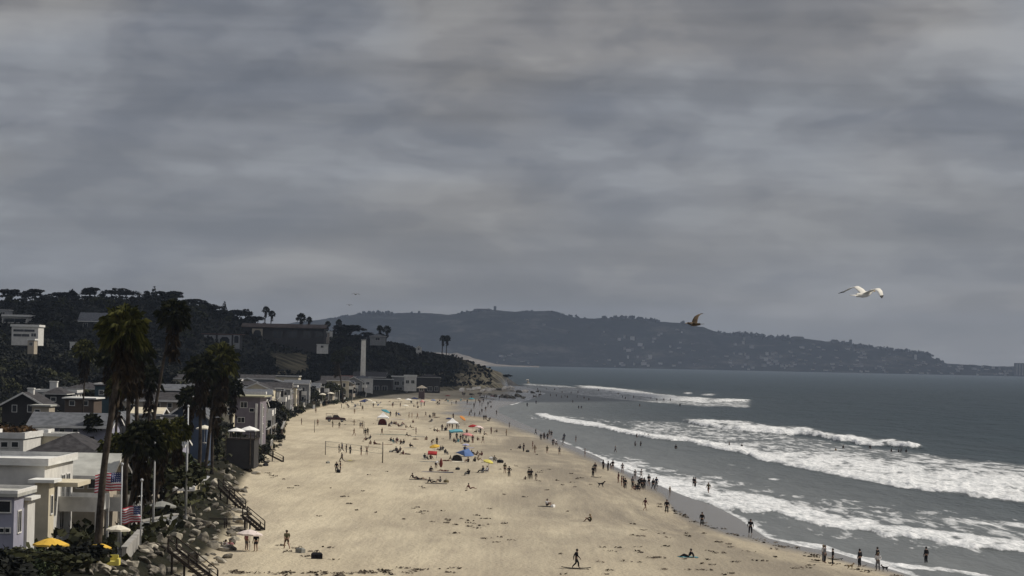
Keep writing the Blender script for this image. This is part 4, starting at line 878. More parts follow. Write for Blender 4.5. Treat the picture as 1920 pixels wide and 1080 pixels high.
hill_house('small plum coloured lifeguard hut with pale roof at the beach end', 785, 796, 727, 752, 4, 'hip', wallmat('plum', (0.075, 0.055, 0.06)), W_tan, rise=1.2, over=0.9, Y=1090, cat='hut', name='hut', wins_f=[(790,733,7,5)])
xt, yt_, zt = at_Y(789, 726, 1080)
# sandy retaining terraces above the rows
# ------------------------------------------------------------------ deck, stairs, sea walls
def rail_run(parent, pts, h=1.0, m_=M_wooddk, nposts=None, name='railing'):
    b_ = MB()
    for a, c in zip(pts[:-1], pts[1:]):
        a = Vector(a); c = Vector(c); n = max(1, int((c - a).length / 1.8))
        b_.bar(a + Vector((0,0,h)), c + Vector((0,0,h)), 0.09, 0.07); b_.bar(a + Vector((0,0,h*.5)), c + Vector((0,0,h*.5)), 0.06, 0.05)
        for k in range(n + 1): p = a.lerp(c, k / n); b_.box(p.x-.06, p.x+.06, p.y-.06, p.y+.06, p.z, p.z+h-0.04)
    return b_.build(name, m_, parent)
def stairs(label, top, bot, width=1.3, m_=M_wooddk, group='wooden beach stairs'):
    o = empty('wooden_stairs', bot, 0, label, 'stairs', group); t = Vector(top) - Vector(bot); n = max(6, int(abs(t.z) / 0.19)); s = Vector((-t.y, t.x, 0)).normalized() * width / 2
    b_ = MB(); 
    for k in range(n): p = t * ((k + .5) / n); b_.bar(p - s, p + s, 0.30, 0.05)
    b_.build('treads', m_, o); st = MB(); st.bar(s, t + s, 0.08, 0.28); st.bar(-s, t - s, 0.08, 0.28); st.build('stringers', m_, o)
    rail_run(o, [tuple(s), tuple(t + s)], 0.95, m_, name='handrail'); rail_run(o, [tuple(-s), tuple(t - s)], 0.95, m_, name='handrail')
    p = MB()
    for f in (0.35, 0.7, 1.0): q = t * f; p.box(q.x-.08, q.x+.08, q.y-.08, q.y+.08, -0.8, q.z-0.1)
    p.build('support', m_, o); return o
g = ground_pt(531, 866); stairs('dark wooden stairs running down from the deck with two white umbrellas', (at_Y(474, 836, g[1])[0], g[1] - 1, at_Y(474, 836, g[1])[2]), g)
g = ground_pt(456, 954); stairs('wooden stairs with white handrail ends below the white garden terrace', (at_Y(412, 914, g[1])[0], g[1] + 1, at_Y(412, 914, g[1])[2]), g)
g = ground_pt(492, 995); stairs('wooden stairs ending right above the sun umbrella on the sand', (at_Y(458, 968, g[1])[0], g[1] + .5, at_Y(458, 968, g[1])[2]), g)
g = ground_pt(400, 1092); stairs('nearest wooden stairs at the bottom edge, descending across the boulders', (at_Y(318, 1034, g[1])[0], g[1] + 1.5, at_Y(318, 1034, g[1])[2]), g)
# platform with rails in front of the big rock bank
_, Yp, _ = ground_pt(480, 1000); xa, _, zp = at_Y(345, 984, Yp + 2); xb, _, _ = at_Y(462, 984, Yp + 2)
o = empty('wooden_platform', ((xa+xb)/2, Yp + 1, zp - 0.3), 0, 'long dark wooden walkway with railing above the rock bank, mid left', 'walkway'); w2 = (xb - xa) / 2
MB().box(-w2, w2, 0, 1.6, -0.15, 0).build('deck', M_wooddk, o); rail_run(o, [(-w2, 0, 0), (w2, 0, 0)]); rail_run(o, [(-w2, 1.6, 0), (w2, 1.6, 0)])
p = MB(); [p.box(x-.1, x+.1, y-.1, y+.1, -3.4, -.153) for x in np.linspace(-w2+.2, w2-.2, 5) for y in (.15, 1.45)]; p.build('support', M_wooddk, o)
# deck with the two white umbrellas
Yd = 372; xa, _, zd = at_Y(424, 822, Yd); xb, _, _ = at_Y(478, 822, Yd)
o = empty('umbrella_deck', ((xa+xb)/2, Yd, zd), 0, 'dark walled raised deck carrying the two white umbrellas', 'deck'); w2 = (xb - xa) / 2; DECK = (xa, xb, Yd, zd)
MB().box(-w2, w2, 0, 7, -0.2, 0).build('deck', M_wooddk, o); MB().box(-w2+.1, w2-.1, .1, 6.9, -4.5, -.203).build('retaining_wall', W_dark, o); rail_run(o, [(-w2, .05, 0), (w2, .05, 0), (w2, 6.9, 0)])
[MB().box(x-.07, x+.07, -0.15, -0.003, -4, 0.9).build('post', M_wood, o) for x in (-w2, w2*.7)]
def seawall(label, pxa, pya, pxb, pyb, h, m_, t=0.35):
    a = ground_pt(pxa, pya); b_ = ground_pt(pxb, pyb); c = Vector(a) ; d = Vector(b_) - c; d.z = 0
    o = empty('sea_wall', (a[0], a[1], min(a[2], b_[2])), math.atan2(d.y, d.x), label, 'wall'); MB().box(0, d.length, -t/2, t/2, -1.5, h).build('wall', m_, o); MB().box(-.05, d.length+.05, -t/2-.06, t/2+.06, h+.003, h+.13).build('coping', M_conc, o); return o
seawall('low pale garden wall below the grey market umbrella', 262, 1000, 330, 985, 1.0, W_grey); seawall('white garden terrace wall with sofa on top, behind the rocks', 330, 925, 372, 918, 1.5, W_cream)
seawall('concrete wall by the boulders at the bottom left', 232, 1060, 262, 1020, 1.3, M_conc); seawall('pale seawall beside the deck stairs', 436, 868, 458, 845, 1.8, W_tan)
seawall('timber bulkhead by the beach at the corner of the far houses', 500, 818, 526, 806, 2.2, M_wood); seawall('brown bulkhead post wall at the beach edge below the mauve house', 528, 818, 534, 800, 1.6, W_brown)
# ------------------------------------------------------------------ flagpoles and flags
M_fred = mat('flag_red', (0.32, 0.035, 0.05), 0.8); M_fwht = mat('flag_white', (0.55, 0.53, 0.55), 0.8); M_fblue = mat('flag_blue', (0.02, 0.03, 0.10), 0.8)
def flagpole(label, pxt, pyt, Y, flag=None, r=0.075, base=None):
    xt, _, zt = at_Y(pxt, pyt, Y); zb = gz(xt, Y); o = empty('flagpole', (xt, Y, zb - .05), 0, label, 'flagpole'); h = zt - zb
    MB().tube([(0,0,0),(0,0,h*.5),(0,0,h)], [r*1.25, r, r*.7], 10).build('pole', M_metal, o, True); MB().tube([(0,0,h),(0,0,h+.08),(0,0,h+.2),(0,0,h+.26)], [.05,.12,.12,.02], 10).build('finial', M_metal, o, True)
    MB().tube([(0,0,0.003),(0,0,.35)], [r*2.4, r*1.8], 10).build('base', M_conc, o)
    if flag:
        z1, Lf, Hf, droop, ph_ = flag; ncol = 40; nrow = 26; me = bpy.data.meshes.new('flag'); V = []; F = []; mi = []
        for j in range(nrow + 1):
            for i in range(ncol + 1):
                u = i / ncol; v = j / nrow
                V.append((-u * Lf * (1 - .06 * droop), 0.22 * math.sin(u * 9 + v * 2.2 + ph_) * u ** .5 + .1 * math.sin(v * 6 + u * 5), z1 - zb + .05 - v * Hf - droop * u * u * Hf * .35 + .06 * math.sin(u * 11 + ph_) * u))
        for j in range(nrow):
            for i in range(ncol):
                F.append((j*(ncol+1)+i, (j+1)*(ncol+1)+i, (j+1)*(ncol+1)+i+1, j*(ncol+1)+i+1)); st = int(j / nrow * 13)
                canton = i < ncol * .4 and st < 7; star = canton and (i % 3 == 1) and (j % 3 == 1)
                mi.append(0 if star else (2 if canton else (1 if st % 2 == 0 else 0)))
        me.from_pydata(V, [], F); [me.materials.append(q_) for q_ in (M_fwht, M_fred, M_fblue)]; me.polygons.foreach_set('material_index', mi); me.polygons.foreach_set('use_smooth', [True]*len(F)); me.update(); link_mesh('flag', me, None, o)
    return o
z_ = at_Y(228, 886, 196)[2]; flagpole('white flagpole flying the larger striped flag behind the tallest palm trunk', 229, 872, 196, (z_, 2.15, 1.45, .35, .4))
z_ = at_Y(266, 948, 201)[2]; flagpole('thin grey pole with the smaller wavy striped flag, lower of the two flags', 266, 902, 201, (z_, 1.6, 1.35, .5, 2.1), .055)
flagpole('tall white pole with nothing on it, nearest of the tall bare poles', 291, 826, 214, None, .085); flagpole('tallest bare grey pole, in front of the slate blue gable', 353, 763, 240, None, .10)
flagpole('thin bare pole left of the tallest bare pole', 327, 800, 262, None, .06); flagpole('thin bare pole close to the nearest white pole', 305, 822, 268, None, .05); flagpole('short thin bare pole behind the lavender house end', 309, 790, 285, None, .05)
# ------------------------------------------------------------------ patio umbrellas
def umbmat(n, c): return mat('canvas_' + n, c, 0.9, 0.06, 2.0, spec=0.1)
C_wht = umbmat('white', (0.74, 0.73, 0.70)); C_grey = umbmat('grey', (0.22, 0.22, 0.20)); C_peach = umbmat('peach', (0.60, 0.42, 0.28)); C_cream = umbmat('cream', (0.62, 0.58, 0.48)); C_yel = umbmat('yellow', (0.60, 0.38, 0.06)); C_teal = umbmat('teal', (0.06, 0.22, 0.26)); C_pink = umbmat('pink', (0.50, 0.22, 0.21)); C_red = umbmat('red', (0.30, 0.03, 0.03)); C_blue = umbmat('blue', (0.085, 0.14, 0.29)); C_lil = umbmat('lilac', (0.34, 0.34, 0.48)); C_navy = umbmat('navy', (0.02, 0.03, 0.09)); C_blk = umbmat('black', (0.015, 0.015, 0.018)); C_mar = umbmat('maroon', (0.16, 0.045, 0.04)); C_or = umbmat('orange', (0.50, 0.20, 0.05)); C_lemon = umbmat('lemon', (0.55, 0.48, 0.12))
def umbrella(label, x, y, z, r, h, cm, rise=None, n=8, cat='umbrella', group='umbrellas', name='umbrella', tilt=(0, 0), base=False):
    o = empty(name, (x, y, z), rnd.uniform(0, .7), label, cat, group); rise = r * .36 if rise is None else rise
    tl = Matrix.Rotation(tilt[0], 4, 'X') @ Matrix.Rotation(tilt[1], 4, 'Y'); top = Vector((0, 0, h))
    b_ = MB(); vs = [tl @ Vector((0, 0, 0)) + top]; m_ = n * 2
    for ring, rr in ((1, .5), (2, 1.0)):
        for k in range(m_):
            a = 2 * math.pi * k / m_; q = r * rr * (1.0 if k % 2 == 0 else .93); vs.append(tl @ Vector((q*math.cos(a), q*math.sin(a), -rise * (rr ** 1.25) + (0.0 if k % 2 == 0 else .04))) + top)
    for k in range(m_): a = 2 * math.pi * k / m_; vs.append(tl @ Vector((r*math.cos(a)*(1 if k % 2 == 0 else .93), r*math.sin(a)*(1 if k % 2 == 0 else .93), -rise - .13)) + top)
    fs = [(0, 1+k, 1+(k+1)%m_) for k in range(m_)] + [(1+k, 1+m_+k, 1+m_+(k+1)%m_, 1+(k+1)%m_) for k in range(m_)] + [(1+m_+k, 1+2*m_+k, 1+2*m_+(k+1)%m_, 1+m_+(k+1)%m_) for k in range(m_)]
    b_.add(vs, fs); b_.build('canopy', cm, o); MB().tube([(0,0,-.2),(0,0,h+.12)], .03, 6).build('pole', M_metal, o)
    rb = MB()
    for k in range(0, m_, 2): rb.bar(vs[0] - Vector((0,0,.03)), vs[1+m_+k] - Vector((0,0,.03)), .025)
    rb.build('ribs', M_wood, o)
    if base: MB().tube([(0,0,0),(0,0,.12)], [.32,.28], 12).build('base', M_conc, o)
    return o
PU = 'patio umbrellas on the terraces'
def pumb(label, px, pyt, Y, rpx, cm, h=2.5, **kw):
    x, _, zt = at_Y(px, pyt, Y); return umbrella(label, x, Y, zt - h, rpx / FPX * Y, h, cm, group=PU, name='patio_umbrella', cat='patio umbrella', base=True, **kw)
pumb('left and lower of the two white umbrellas on the dark deck', 444, 802, Yd + 1.6, 17, C_wht); pumb('right and higher of the two white umbrellas on the dark deck', 468, 799, Yd + 4.4, 19, C_wht)
pumb('long cream umbrella behind the three palms, before the blue gable', 384, 797, 340, 17, C_cream); pumb('peach coloured umbrella over the garden terrace', 318, 890, 262, 16, C_peach); pumb('grey market umbrella above the dark walkway', 304, 939, 236, 28, C_grey, rise=.5)
pumb('off white umbrella beside the leaning palm trunk at the lower left', 222, 984, 192, 23, C_cream); pumb('large yellow umbrella at the lower left, left one of the pair', 96, 1008, 188, 34, C_yel); pumb('right yellow umbrella showing just beside the palm trunk', 186, 1018, 186, 24, C_yel)
pumb('small white umbrella between the short palms', 232, 826, 300, 9, C_wht); pumb('small white umbrella in the garden behind the tallest bare pole', 346, 812, 310, 7, C_wht)
pumb('pale umbrella on the terrace at the foot of the far houses, left of two', 605, 737, 760, 7, C_cream); pumb('pale umbrella on the terrace at the foot of the far houses, right of two', 620, 735, 770, 7, C_cream)
# terrace furniture
def lounger(label, x, y, z, rz, cm=C_wht):
    o = empty('sun_lounger', (x, y, z), rz, label, 'sun lounger', 'white garden loungers'); MB().box(-.33, .33, 0, 1.3, .32, .44).build('seat', cm, o)
    b_ = MB(); b_.bar((0, 1.3, .40), (0, 1.85, .85), .66, .1); b_.build('backrest', cm, o)
    for sx in (-1, 1):
        for yy in (.15, 1.2): MB().box(sx*.28-.03, sx*.28+.03, yy-.03, yy+.03, 0, .317).build('leg', M_trim, o)
def sofa(label, x, y, z, rz, cm=C_wht, W_=2.0):
    o = empty('outdoor_sofa', (x, y, z), rz, label, 'sofa', 'garden sofas and chairs'); MB().box(-W_/2, W_/2, 0, .8, .12, .42).build('seat', cm, o); MB().box(-W_/2, W_/2, .803, 1.0, .12, .85).build('backrest', cm, o)
    for s in (-1, 1): MB().box(min(s*W_/2, s*(W_/2+.15)) + (.003 if s > 0 else 0), max(s*W_/2, s*(W_/2+.15)) - (.003 if s < 0 else 0), 0, 1.0, .12, .62).build('armrest', cm, o); 
    for s in (-1, 1): MB().box(s*(W_/2-.1)-.04, s*(W_/2-.1)+.04, .1, .2, 0, .117).build('leg', M_wooddk, o)
x, _, z = at_Y(345, 921, 262); sofa('long white sofa on the garden terrace under the tallest bare pole', x, 262, z - .1, .1); x, _, z = at_Y(362, 908, 268); lounger('white lounger behind the white terrace sofa', x, 268, z, -1.0)
for k, (px, py, lb) in enumerate([(110, 1060, 'white chair left of the dark hedge gap in the lower left garden'), (128, 1058, 'second white chair from the left in the lower left garden'), (150, 1062, 'grey cushioned chair in the lower left garden, middle one'), (172, 1063, 'lemon cushioned chair in the lower left garden'), (206, 1052, 'yellow chair right of the tallest palm trunk')]):
    x, _, z = at_Y(px, py, 182); sofa(lb, x, 182 + .3 * k, z - .55, .3 * (k % 3) - .3, [C_cream, C_wht, C_grey, C_lemon, C_lemon][k], .6)
for k, (px, py, Y_, lb) in enumerate([(300, 948, 240, 'dark table bench under the grey market umbrella'), (272, 975, 222, 'white bench beside the smaller striped flag')]):
    x, _, z = at_Y(px, py, Y_); sofa(lb, x, Y_, gz(x, Y_), 0, [C_blk, C_wht][k], 2.2)
# ------------------------------------------------------------------ garden trees and shrubs among the houses
zones = [(150, 235, 'in the nearest gardens'), (235, 330, 'between the near houses and the dark hip roof'), (330, 480, 'among the middle houses behind the tall palms'), (480, 760, 'among the rows of far beach houses')]
hs = [(o.location.x, o.location.y) for o in bpy.data.objects if o.get('category') in ('house',) and o.location.y < 900]
gp = []
for y0, y1, zn in zones:
    n = {150: 34, 235: 44, 330: 62, 480: 84}[y0]; c = 0; tr = 0
    while c < n and tr < 4000:
        tr += 1; y = rnd.uniform(y0, y1); x = float(landX(y)) - 6 - rnd.random() * (0.26 * y + 0) ; hgt_ = rnd.uniform(1.6, 4.8) if rnd.random() < .6 else rnd.uniform(4.5, 7.0)
        if y > 480: hgt_ = rnd.uniform(3.5, 7.5)
        if x / y < -0.22 or not keep(x, y, 3.0 if y < 480 else 5.0, gp): continue
        if any(abs(x - a) < 5.0 and -3 < y - b < 11 for a, b in hs): continue
        # low planting only where a taller crown would hide a house, a flag or a terrace
        qx, qt = project(np.array([x]), np.array([y]), np.array([gz(x, y) + hgt_]))
        lim = poly_y([(0, 1015), (60, 1035), (100, 1000), (190, 1005), (235, 1012), (262, 1000), (300, 965), (350, 950), (400, 905), (430, 870), (480, 850)], qx[0]) if y < 235 else (poly_y([(0, 850), (60, 862), (190, 862), (240, 800), (400, 850), (480, 825)], qx[0]) if y < 330 else poly_y([(0, 785), (88, 780), (100, 728), (176, 722), (205, 716), (252, 718), (266, 795), (330, 800), (345, 800), (398, 735), (412, 800), (482, 795), (500, 738), (600, 722), (700, 722)], qx[0]))
        zt_ = at_Y(float(qx[0]), float(lim), y)[2]
        if gz(x, y) + hgt_ > zt_: hgt_ = zt_ - gz(x, y)
        if hgt_ < .9: continue
        gp.append((x, y)); c += 1; sh = hgt_ < 3.2; mt = rnd.choice([M_leafdark, M_leafolive, M_leafolive, M_leafgreen, M_leafdark]); cn = {M_leafdark.name: 'very dark', M_leafolive.name: 'olive green', M_leafgreen.name: 'mid green'}[mt.name]
        tree('shrub' if sh else 'garden_tree', 'shrub' if sh else rnd.choice(['round', 'round', 'spread']), x, y, gz(x, y) - .15, hgt_, rnd.uniform(1.1, 1.9) if sh else rnd.uniform(1.0, 1.4), '%s %s %s' % (cn, 'rounded shrub' if sh else 'leafy tree', zn), 'shrub' if sh else 'tree', '%s %s %s' % (cn, 'shrubs' if sh else 'trees', zn), mt)
c = 0; tr = 0; ep = []
while c < 44 and tr < 3000:
    tr += 1; y = rnd.uniform(375, 980); x = float(landX(y)) - rnd.uniform(-.4, 2.6)
    if not keep(x, y, 3.2, ep) or (DECK[0] - 1 < x < DECK[1] + 1 and 368 < y < 382): continue
    ep.append((x, y)); c += 1; mt = rnd.choice([M_leafdark, M_leafolive, M_leafgreen]); cn = {M_leafdark.name: 'very dark', M_leafolive.name: 'olive green', M_leafgreen.name: 'mid green'}[mt.name]; h_ = rnd.uniform(1.2, 2.8)
    tree('shrub', 'shrub', x, y, gz(x, y) - .15, h_, rnd.uniform(1.0, 1.6), '%s %s shrub at the sand edge of the beachfront houses' % (cn, 'tall' if h_ > 2 else 'low'), 'shrub', 'shrubs at the sand edge of the beachfront houses', mt)
for k in range(16):
    y = 455 + k * 34 + rnd.uniform(-8, 8); x = float(landX(y)) - rnd.uniform(.6, 1.6); cm_, cn = [(W_tan, 'tan'), (W_brown, 'brown'), (W_white, 'white'), (W_grey, 'grey')][k % 4]; L_ = rnd.uniform(5, 11); hh = rnd.uniform(1.2, 2.2)
    o = empty('sea_wall', (x, y, gz(x, y) - .3), math.atan2(1.0, float(landX(y + 10) - landX(y)) / 10), '%s seawall in front of the beachfront row, %s %s one from the camera' % (cn, ordinal(k // 4), cn), 'wall', 'seawalls in front of the beachfront row')
    MB().box(0, L_, -.15, .15, -1, hh).build('wall', cm_, o); MB().box(-.05, L_ + .05, -.2, .2, hh + .003, hh + .1).build('coping', M_conc, o); rail_run(o, [(0, 0, hh + .1), (L_, 0, hh + .1)], .9, M_wood if k % 2 else M_trim)
c = 0; tr = 0
while c < 46 and tr < 3000:
    tr += 1; y = rnd.uniform(470, 1080); x = float(landX(y)) - rnd.uniform(1.5, 22)
    if not keep(x, y, 5.0, gp) or any(abs(x - a) < 4.5 and -1 < y - b < 10 for a, b in hs): continue
    gp.append((x, y)); c += 1; h_ = rnd.uniform(3.5, 8.0); mt = rnd.choice([M_leafdark, M_leafolive, M_leafdark]); cn = {M_leafdark.name: 'very dark', M_leafolive.name: 'olive green'}[mt.name]
    tree('garden_tree', rnd.choice(['round', 'spread', 'shrub']), x, y, gz(x, y) - .15, h_, rnd.uniform(.8, 1.2), '%s tree squeezed between two far beachfront houses' % cn, 'tree', '%s trees between the far beachfront houses' % cn, mt)
for px, py, Y_, h, lb in [(20, 792, 300, 4.2, 'left of the two bronze topped bushes behind the white parapet house'), (44, 790, 302, 4.4, 'right of the two bronze topped bushes behind the white parapet house')]:
    x, _, zt = at_Y(px, py, Y_); tree('bronze_bush', 'round', x, Y_, zt - h - 2, h + 2, 1.1, lb, 'bush', 'bronze bushes', M_red)

# ------------------------------------------------------------------ people
def skin_mesh(name, joints, edges, root, levels=1):
    """joints: name -> (x, y, z, r[, r2]); one continuous skinned surface"""
    keys = list(joints); idx = {k: i for i, k in enumerate(keys)}
    me = bpy.data.meshes.new(name + '_rig'); me.from_pydata([joints[k][:3] for k in keys], [(idx[a], idx[b_]) for a, b_ in edges], []); me.update()
    o = bpy.data.objects.new(name + '_rig', me); COL.objects.link(o)
    o.modifiers.new('s', 'SKIN')
    for i, k in enumerate(keys):
        v = me.skin_vertices[0].data[i]; r = joints[k][3]; r2 = joints[k][4] if len(joints[k]) > 4 else r; v.radius = (r, r2); v.use_root = (k == root)
    s = o.modifiers.new('u', 'SUBSURF'); s.levels = levels; s.render_levels = levels
    dg = bpy.context.evaluated_depsgraph_get(); out = bpy.data.meshes.new_from_object(o.evaluated_get(dg)); out.name = name
    out.polygons.foreach_set('use_smooth', [True] * len(out.polygons))
    bpy.data.objects.remove(o); bpy.data.meshes.remove(me); return out
def mirror(d): return d
def make_pose(kind):
    """joint centres of the pose, facing +Y, feet or seat at z = 0"""
    J = {}
    def legs(L_, R_):
        for s, (hp_, kn, an, to) in ((-1, L_), (1, R_)):
            n = 'l' if s < 0 else 'r'; J[n+'hip'] = (*hp_, .088); J[n+'knee'] = (*kn, .058); J[n+'calf'] = tuple((np.array(kn) * .6 + np.array(an) * .4 + np.array((0, -.012, 0))).tolist()) + (.056,); J[n+'ankle'] = (*an, .038); J[n+'toe'] = (*to, .034)
    def arm(s, sh, el, wr, pdir, curl=.4):
        n = 'l' if s < 0 else 'r'; J[n+'sh'] = (*sh, .056); J[n+'elbow'] = (*el, .040); J[n+'wrist'] = (*wr, .028)
        w_ = Vector(wr); d = Vector(pdir).normalized(); p = w_ + d * .055; J[n+'palm'] = (*p, .024, .034)
        sd = d.cross(Vector((0, 0, 1)) if abs(d.z) < .8 else Vector((s, 0, 0))).normalized(); bend = sd.cross(d).normalized()
        for k, (off, ln) in enumerate(((-.030, .070), (-.010, .082), (.010, .076), (.029, .060))):
            a = p + d * .035 + sd * off; m_ = a + d * ln * .5 + bend * .008; t_ = m_ + d * ln * .42 + bend * .03 * curl
            J['%sf%da' % (n, k)] = (*a, .010); J['%sf%db' % (n, k)] = (*m_, .009); J['%sf%dc' % (n, k)] = (*t_, .008)
        a = w_ + d * .03 - sd * .03; J[n+'tha'] = (*a, .012); t_ = a + d * .035 - sd * .03; J[n+'thb'] = (*t_, .010)
    def trunk(pe, ch_, nk, hd, lean=None):
        pe, ch_, nk, hd = map(Vector, (pe, ch_, nk, hd)); w_ = (pe * .5 + ch_ * .5)
        J['pelvis'] = (*pe, .135, .105); J['waist'] = (*w_, .118, .092); J['chest'] = (*ch_, .150, .110); J['upper'] = (*(ch_ * .45 + nk * .55), .105, .085); J['neck'] = (*nk, .052)
        up = (hd - nk).normalized(); J['jaw'] = (*(nk + up * .075 + Vector((0, .02, 0))), .062); J['head'] = (*hd, .082, .095); J['crown'] = (*(hd + up * .075 - Vector((0, .015, 0))), .066)
    if kind in ('stand', 'hips', 'wave', 'hold', 'back'):
        trunk((0, 0, .95), (0, -.01, 1.30), (0, 0, 1.48), (0, .02, 1.62))
        legs(((-.09, 0, .90), (-.105, .02, .50), (-.12, -.02, .09), (-.13, .13, .035)), ((.09, 0, .90), (.11, .03, .50), (.13, 0, .09), (.15, .15, .035)))
        if kind == 'stand': arm(-1, (-.17, -.01, 1.41), (-.235, -.04, 1.14), (-.25, .05, .90), (0, .15, -1)); arm(1, (.17, -.01, 1.41), (.235, -.04, 1.14), (.25, .06, .90), (0, .2, -1))
        elif kind == 'hips': arm(-1, (-.17, -.01, 1.41), (-.36, -.08, 1.18), (-.19, .05, 1.03), (.8, .4, -.3)); arm(1, (.17, -.01, 1.41), (.36, -.08, 1.18), (.19, .05, 1.03), (-.8, .4, -.3))
        elif kind == 'wave': arm(-1, (-.17, -.01, 1.41), (-.30, .05, 1.62), (-.28, .10, 1.88), (.1, .1, 1)); arm(1, (.17, -.01, 1.41), (.30, .10, 1.55), (.30, .20, 1.80), (0, .2, 1))
        elif kind == 'hold': arm(-1, (-.17, -.01, 1.41), (-.23, -.02, 1.15), (-.14, .24, 1.12), (.3, 1, .1), 1); arm(1, (.17, -.01, 1.41), (.23, -.02, 1.15), (.14, .24, 1.12), (-.3, 1, .1), 1)
        else: arm(-1, (-.17, -.01, 1.41), (-.25, -.03, 1.15), (-.24, .06, .92), (0, .1, -1)); arm(1, (.17, -.01, 1.41), (.27, .06, 1.17), (.12, .22, 1.34), (-.6, .4, .6), 1)
    elif kind in ('walk', 'stride'):
        q = 1.0 if kind == 'walk' else 1.5
        trunk((0, 0, .93), (0, .03, 1.28), (0, .05, 1.46), (0, .08, 1.60))
        legs(((-.09, .01, .88), (-.10, .20*q, .52), (-.10, .26*q, .10), (-.10, .41*q, .06)), ((.09, -.01, .88), (.10, -.04, .50), (.11, -.34*q, .17), (.12, -.27*q, .04)))
        arm(-1, (-.17, .02, 1.39), (-.235, -.12*q, 1.14), (-.24, -.16*q, .90), (0, .1, -1)); arm(1, (.17, .02, 1.39), (.235, .08*q, 1.13), (.23, .24*q, .95), (0, .5, -1))
    elif kind == 'bend':
        trunk((0, -.10, .88), (0, .25, 1.10), (0, .38, 1.17), (0, .50, 1.19)); legs(((-.09, -.10, .84), (-.12, .06, .50), (-.12, -.04, .09), (-.13, .11, .035)), ((.09, -.10, .84), (.12, .08, .50), (.13, .0, .09), (.14, .15, .035)))
        arm(-1, (-.17, .33, 1.10), (-.20, .36, .84), (-.16, .42, .62), (0, .2, -1)); arm(1, (.17, .33, 1.10), (.20, .38, .85), (.15, .46, .66), (0, .2, -1))
    elif kind == 'sit':
        trunk((0, -.05, .13), (0, -.08, .47), (0, -.01, .64), (0, .04, .78)); legs(((-.09, 0, .12), (-.13, .36, .42), (-.13, .60, .07), (-.13, .75, .04)), ((.09, 0, .12), (.13, .38, .42), (.13, .62, .07), (.14, .77, .04)))
        arm(-1, (-.17, -.05, .57), (-.22, .20, .42), (-.13, .40, .46), (.5, .7, 0), 1); arm(1, (.17, -.05, .57), (.22, .20, .42), (.13, .42, .46), (-.5, .7, 0), 1)
    elif kind == 'recline':
        trunk((0, -.05, .12), (0, -.24, .42), (0, -.28, .59), (0, -.24, .73)); legs(((-.09, 0, .11), (-.12, .40, .18), (-.13, .80, .07), (-.13, .88, .15)), ((.09, 0, .11), (.12, .38, .30), (.13, .68, .07), (.14, .80, .05)))
        arm(-1, (-.17, -.27, .52), (-.25, -.44, .30), (-.26, -.50, .06), (0, -.6, -.3)); arm(1, (.17, -.27, .52), (.25, -.44, .30), (.26, -.50, .06), (0, -.6, -.3))
    elif kind == 'lie':
        trunk((0, 0, .13), (0, -.36, .15), (0, -.54, .14), (0, -.68, .15)); legs(((-.09, .05, .12), (-.10, .46, .15), (-.11, .87, .07), (-.12, .93, .18)), ((.09, .05, .12), (.12, .42, .30), (.11, .72, .06), (.12, .84, .05)))
        arm(-1, (-.17, -.46, .13), (-.28, -.20, .08), (-.27, .05, .06), (0, 1, -.1)); arm(1, (.17, -.46, .13), (.30, -.62, .10), (.12, -.80, .10), (-.8, -.2, 0))
    elif kind == 'chair':
        trunk((0, -.02, .36), (0, -.14, .70), (0, -.16, .87), (0, -.10, 1.01)); legs(((-.09, .03, .35), (-.12, .44, .42), (-.13, .56, .08), (-.13, .71, .04)), ((.09, .03, .35), (.12, .44, .40), (.13, .62, .08), (.14, .77, .04)))
        arm(-1, (-.17, -.14, .80), (-.28, -.02, .56), (-.27, .24, .58), (0, 1, -.1)); arm(1, (.17, -.14, .80), (.28, -.02, .56), (.27, .24, .58), (0, 1, -.1))
    return J
E_trunk = [('pelvis','waist'),('waist','chest'),('chest','upper'),('upper','neck'),('neck','jaw'),('jaw','head'),('head','crown')]
E_legs = [e for n in 'lr' for e in (('pelvis',n+'hip'),(n+'hip',n+'knee'),(n+'knee',n+'calf'),(n+'calf',n+'ankle'),(n+'ankle',n+'toe'))]
E_arms = [e for n in 'lr' for e in (('upper',n+'sh'),(n+'sh',n+'elbow'),(n+'elbow',n+'wrist'),(n+'wrist',n+'palm'),(n+'wrist',n+'tha'),(n+'tha',n+'thb'))] + [e for n in 'lr' for k in range(4) for e in ((n+'palm','%sf%da' % (n, k)),('%sf%da' % (n, k),'%sf%db' % (n, k)),('%sf%db' % (n, k),'%sf%dc' % (n, k)))]
M_skin = mat('skin', (0.24, 0.145, 0.10), 0.6, 0.08, 6.0); M_skin2 = mat('skin_dark', (0.11, 0.065, 0.045), 0.6, 0.08, 6.0)
cloth = {n: mat('cloth_' + n, c, 0.9, 0.12, 5.0, spec=0.1) for n, c in dict(black=(0.012,0.012,0.014), navy=(0.018,0.024,0.050), charcoal=(0.035,0.034,0.036), white=(0.62,0.61,0.60), red=(0.28,0.03,0.03), maroon=(0.085,0.022,0.022), grey=(0.15,0.15,0.16), olive=(0.07,0.065,0.035), blue=(0.06,0.12,0.30), tan=(0.26,0.20,0.13), brown=(0.06,0.04,0.03), teal=(0.03,0.16,0.18), pink=(0.45,0.20,0.22), yellow=(0.55,0.42,0.08)).items()}
HAIR = [mat('hair_black', (0.010,0.008,0.007), 0.7), mat('hair_brown', (0.035,0.020,0.012), 0.7), mat('hair_blond', (0.20,0.14,0.07), 0.7)]
M_eye = mat('eye', (0.02, 0.015, 0.012), 0.3)
POSES = {}
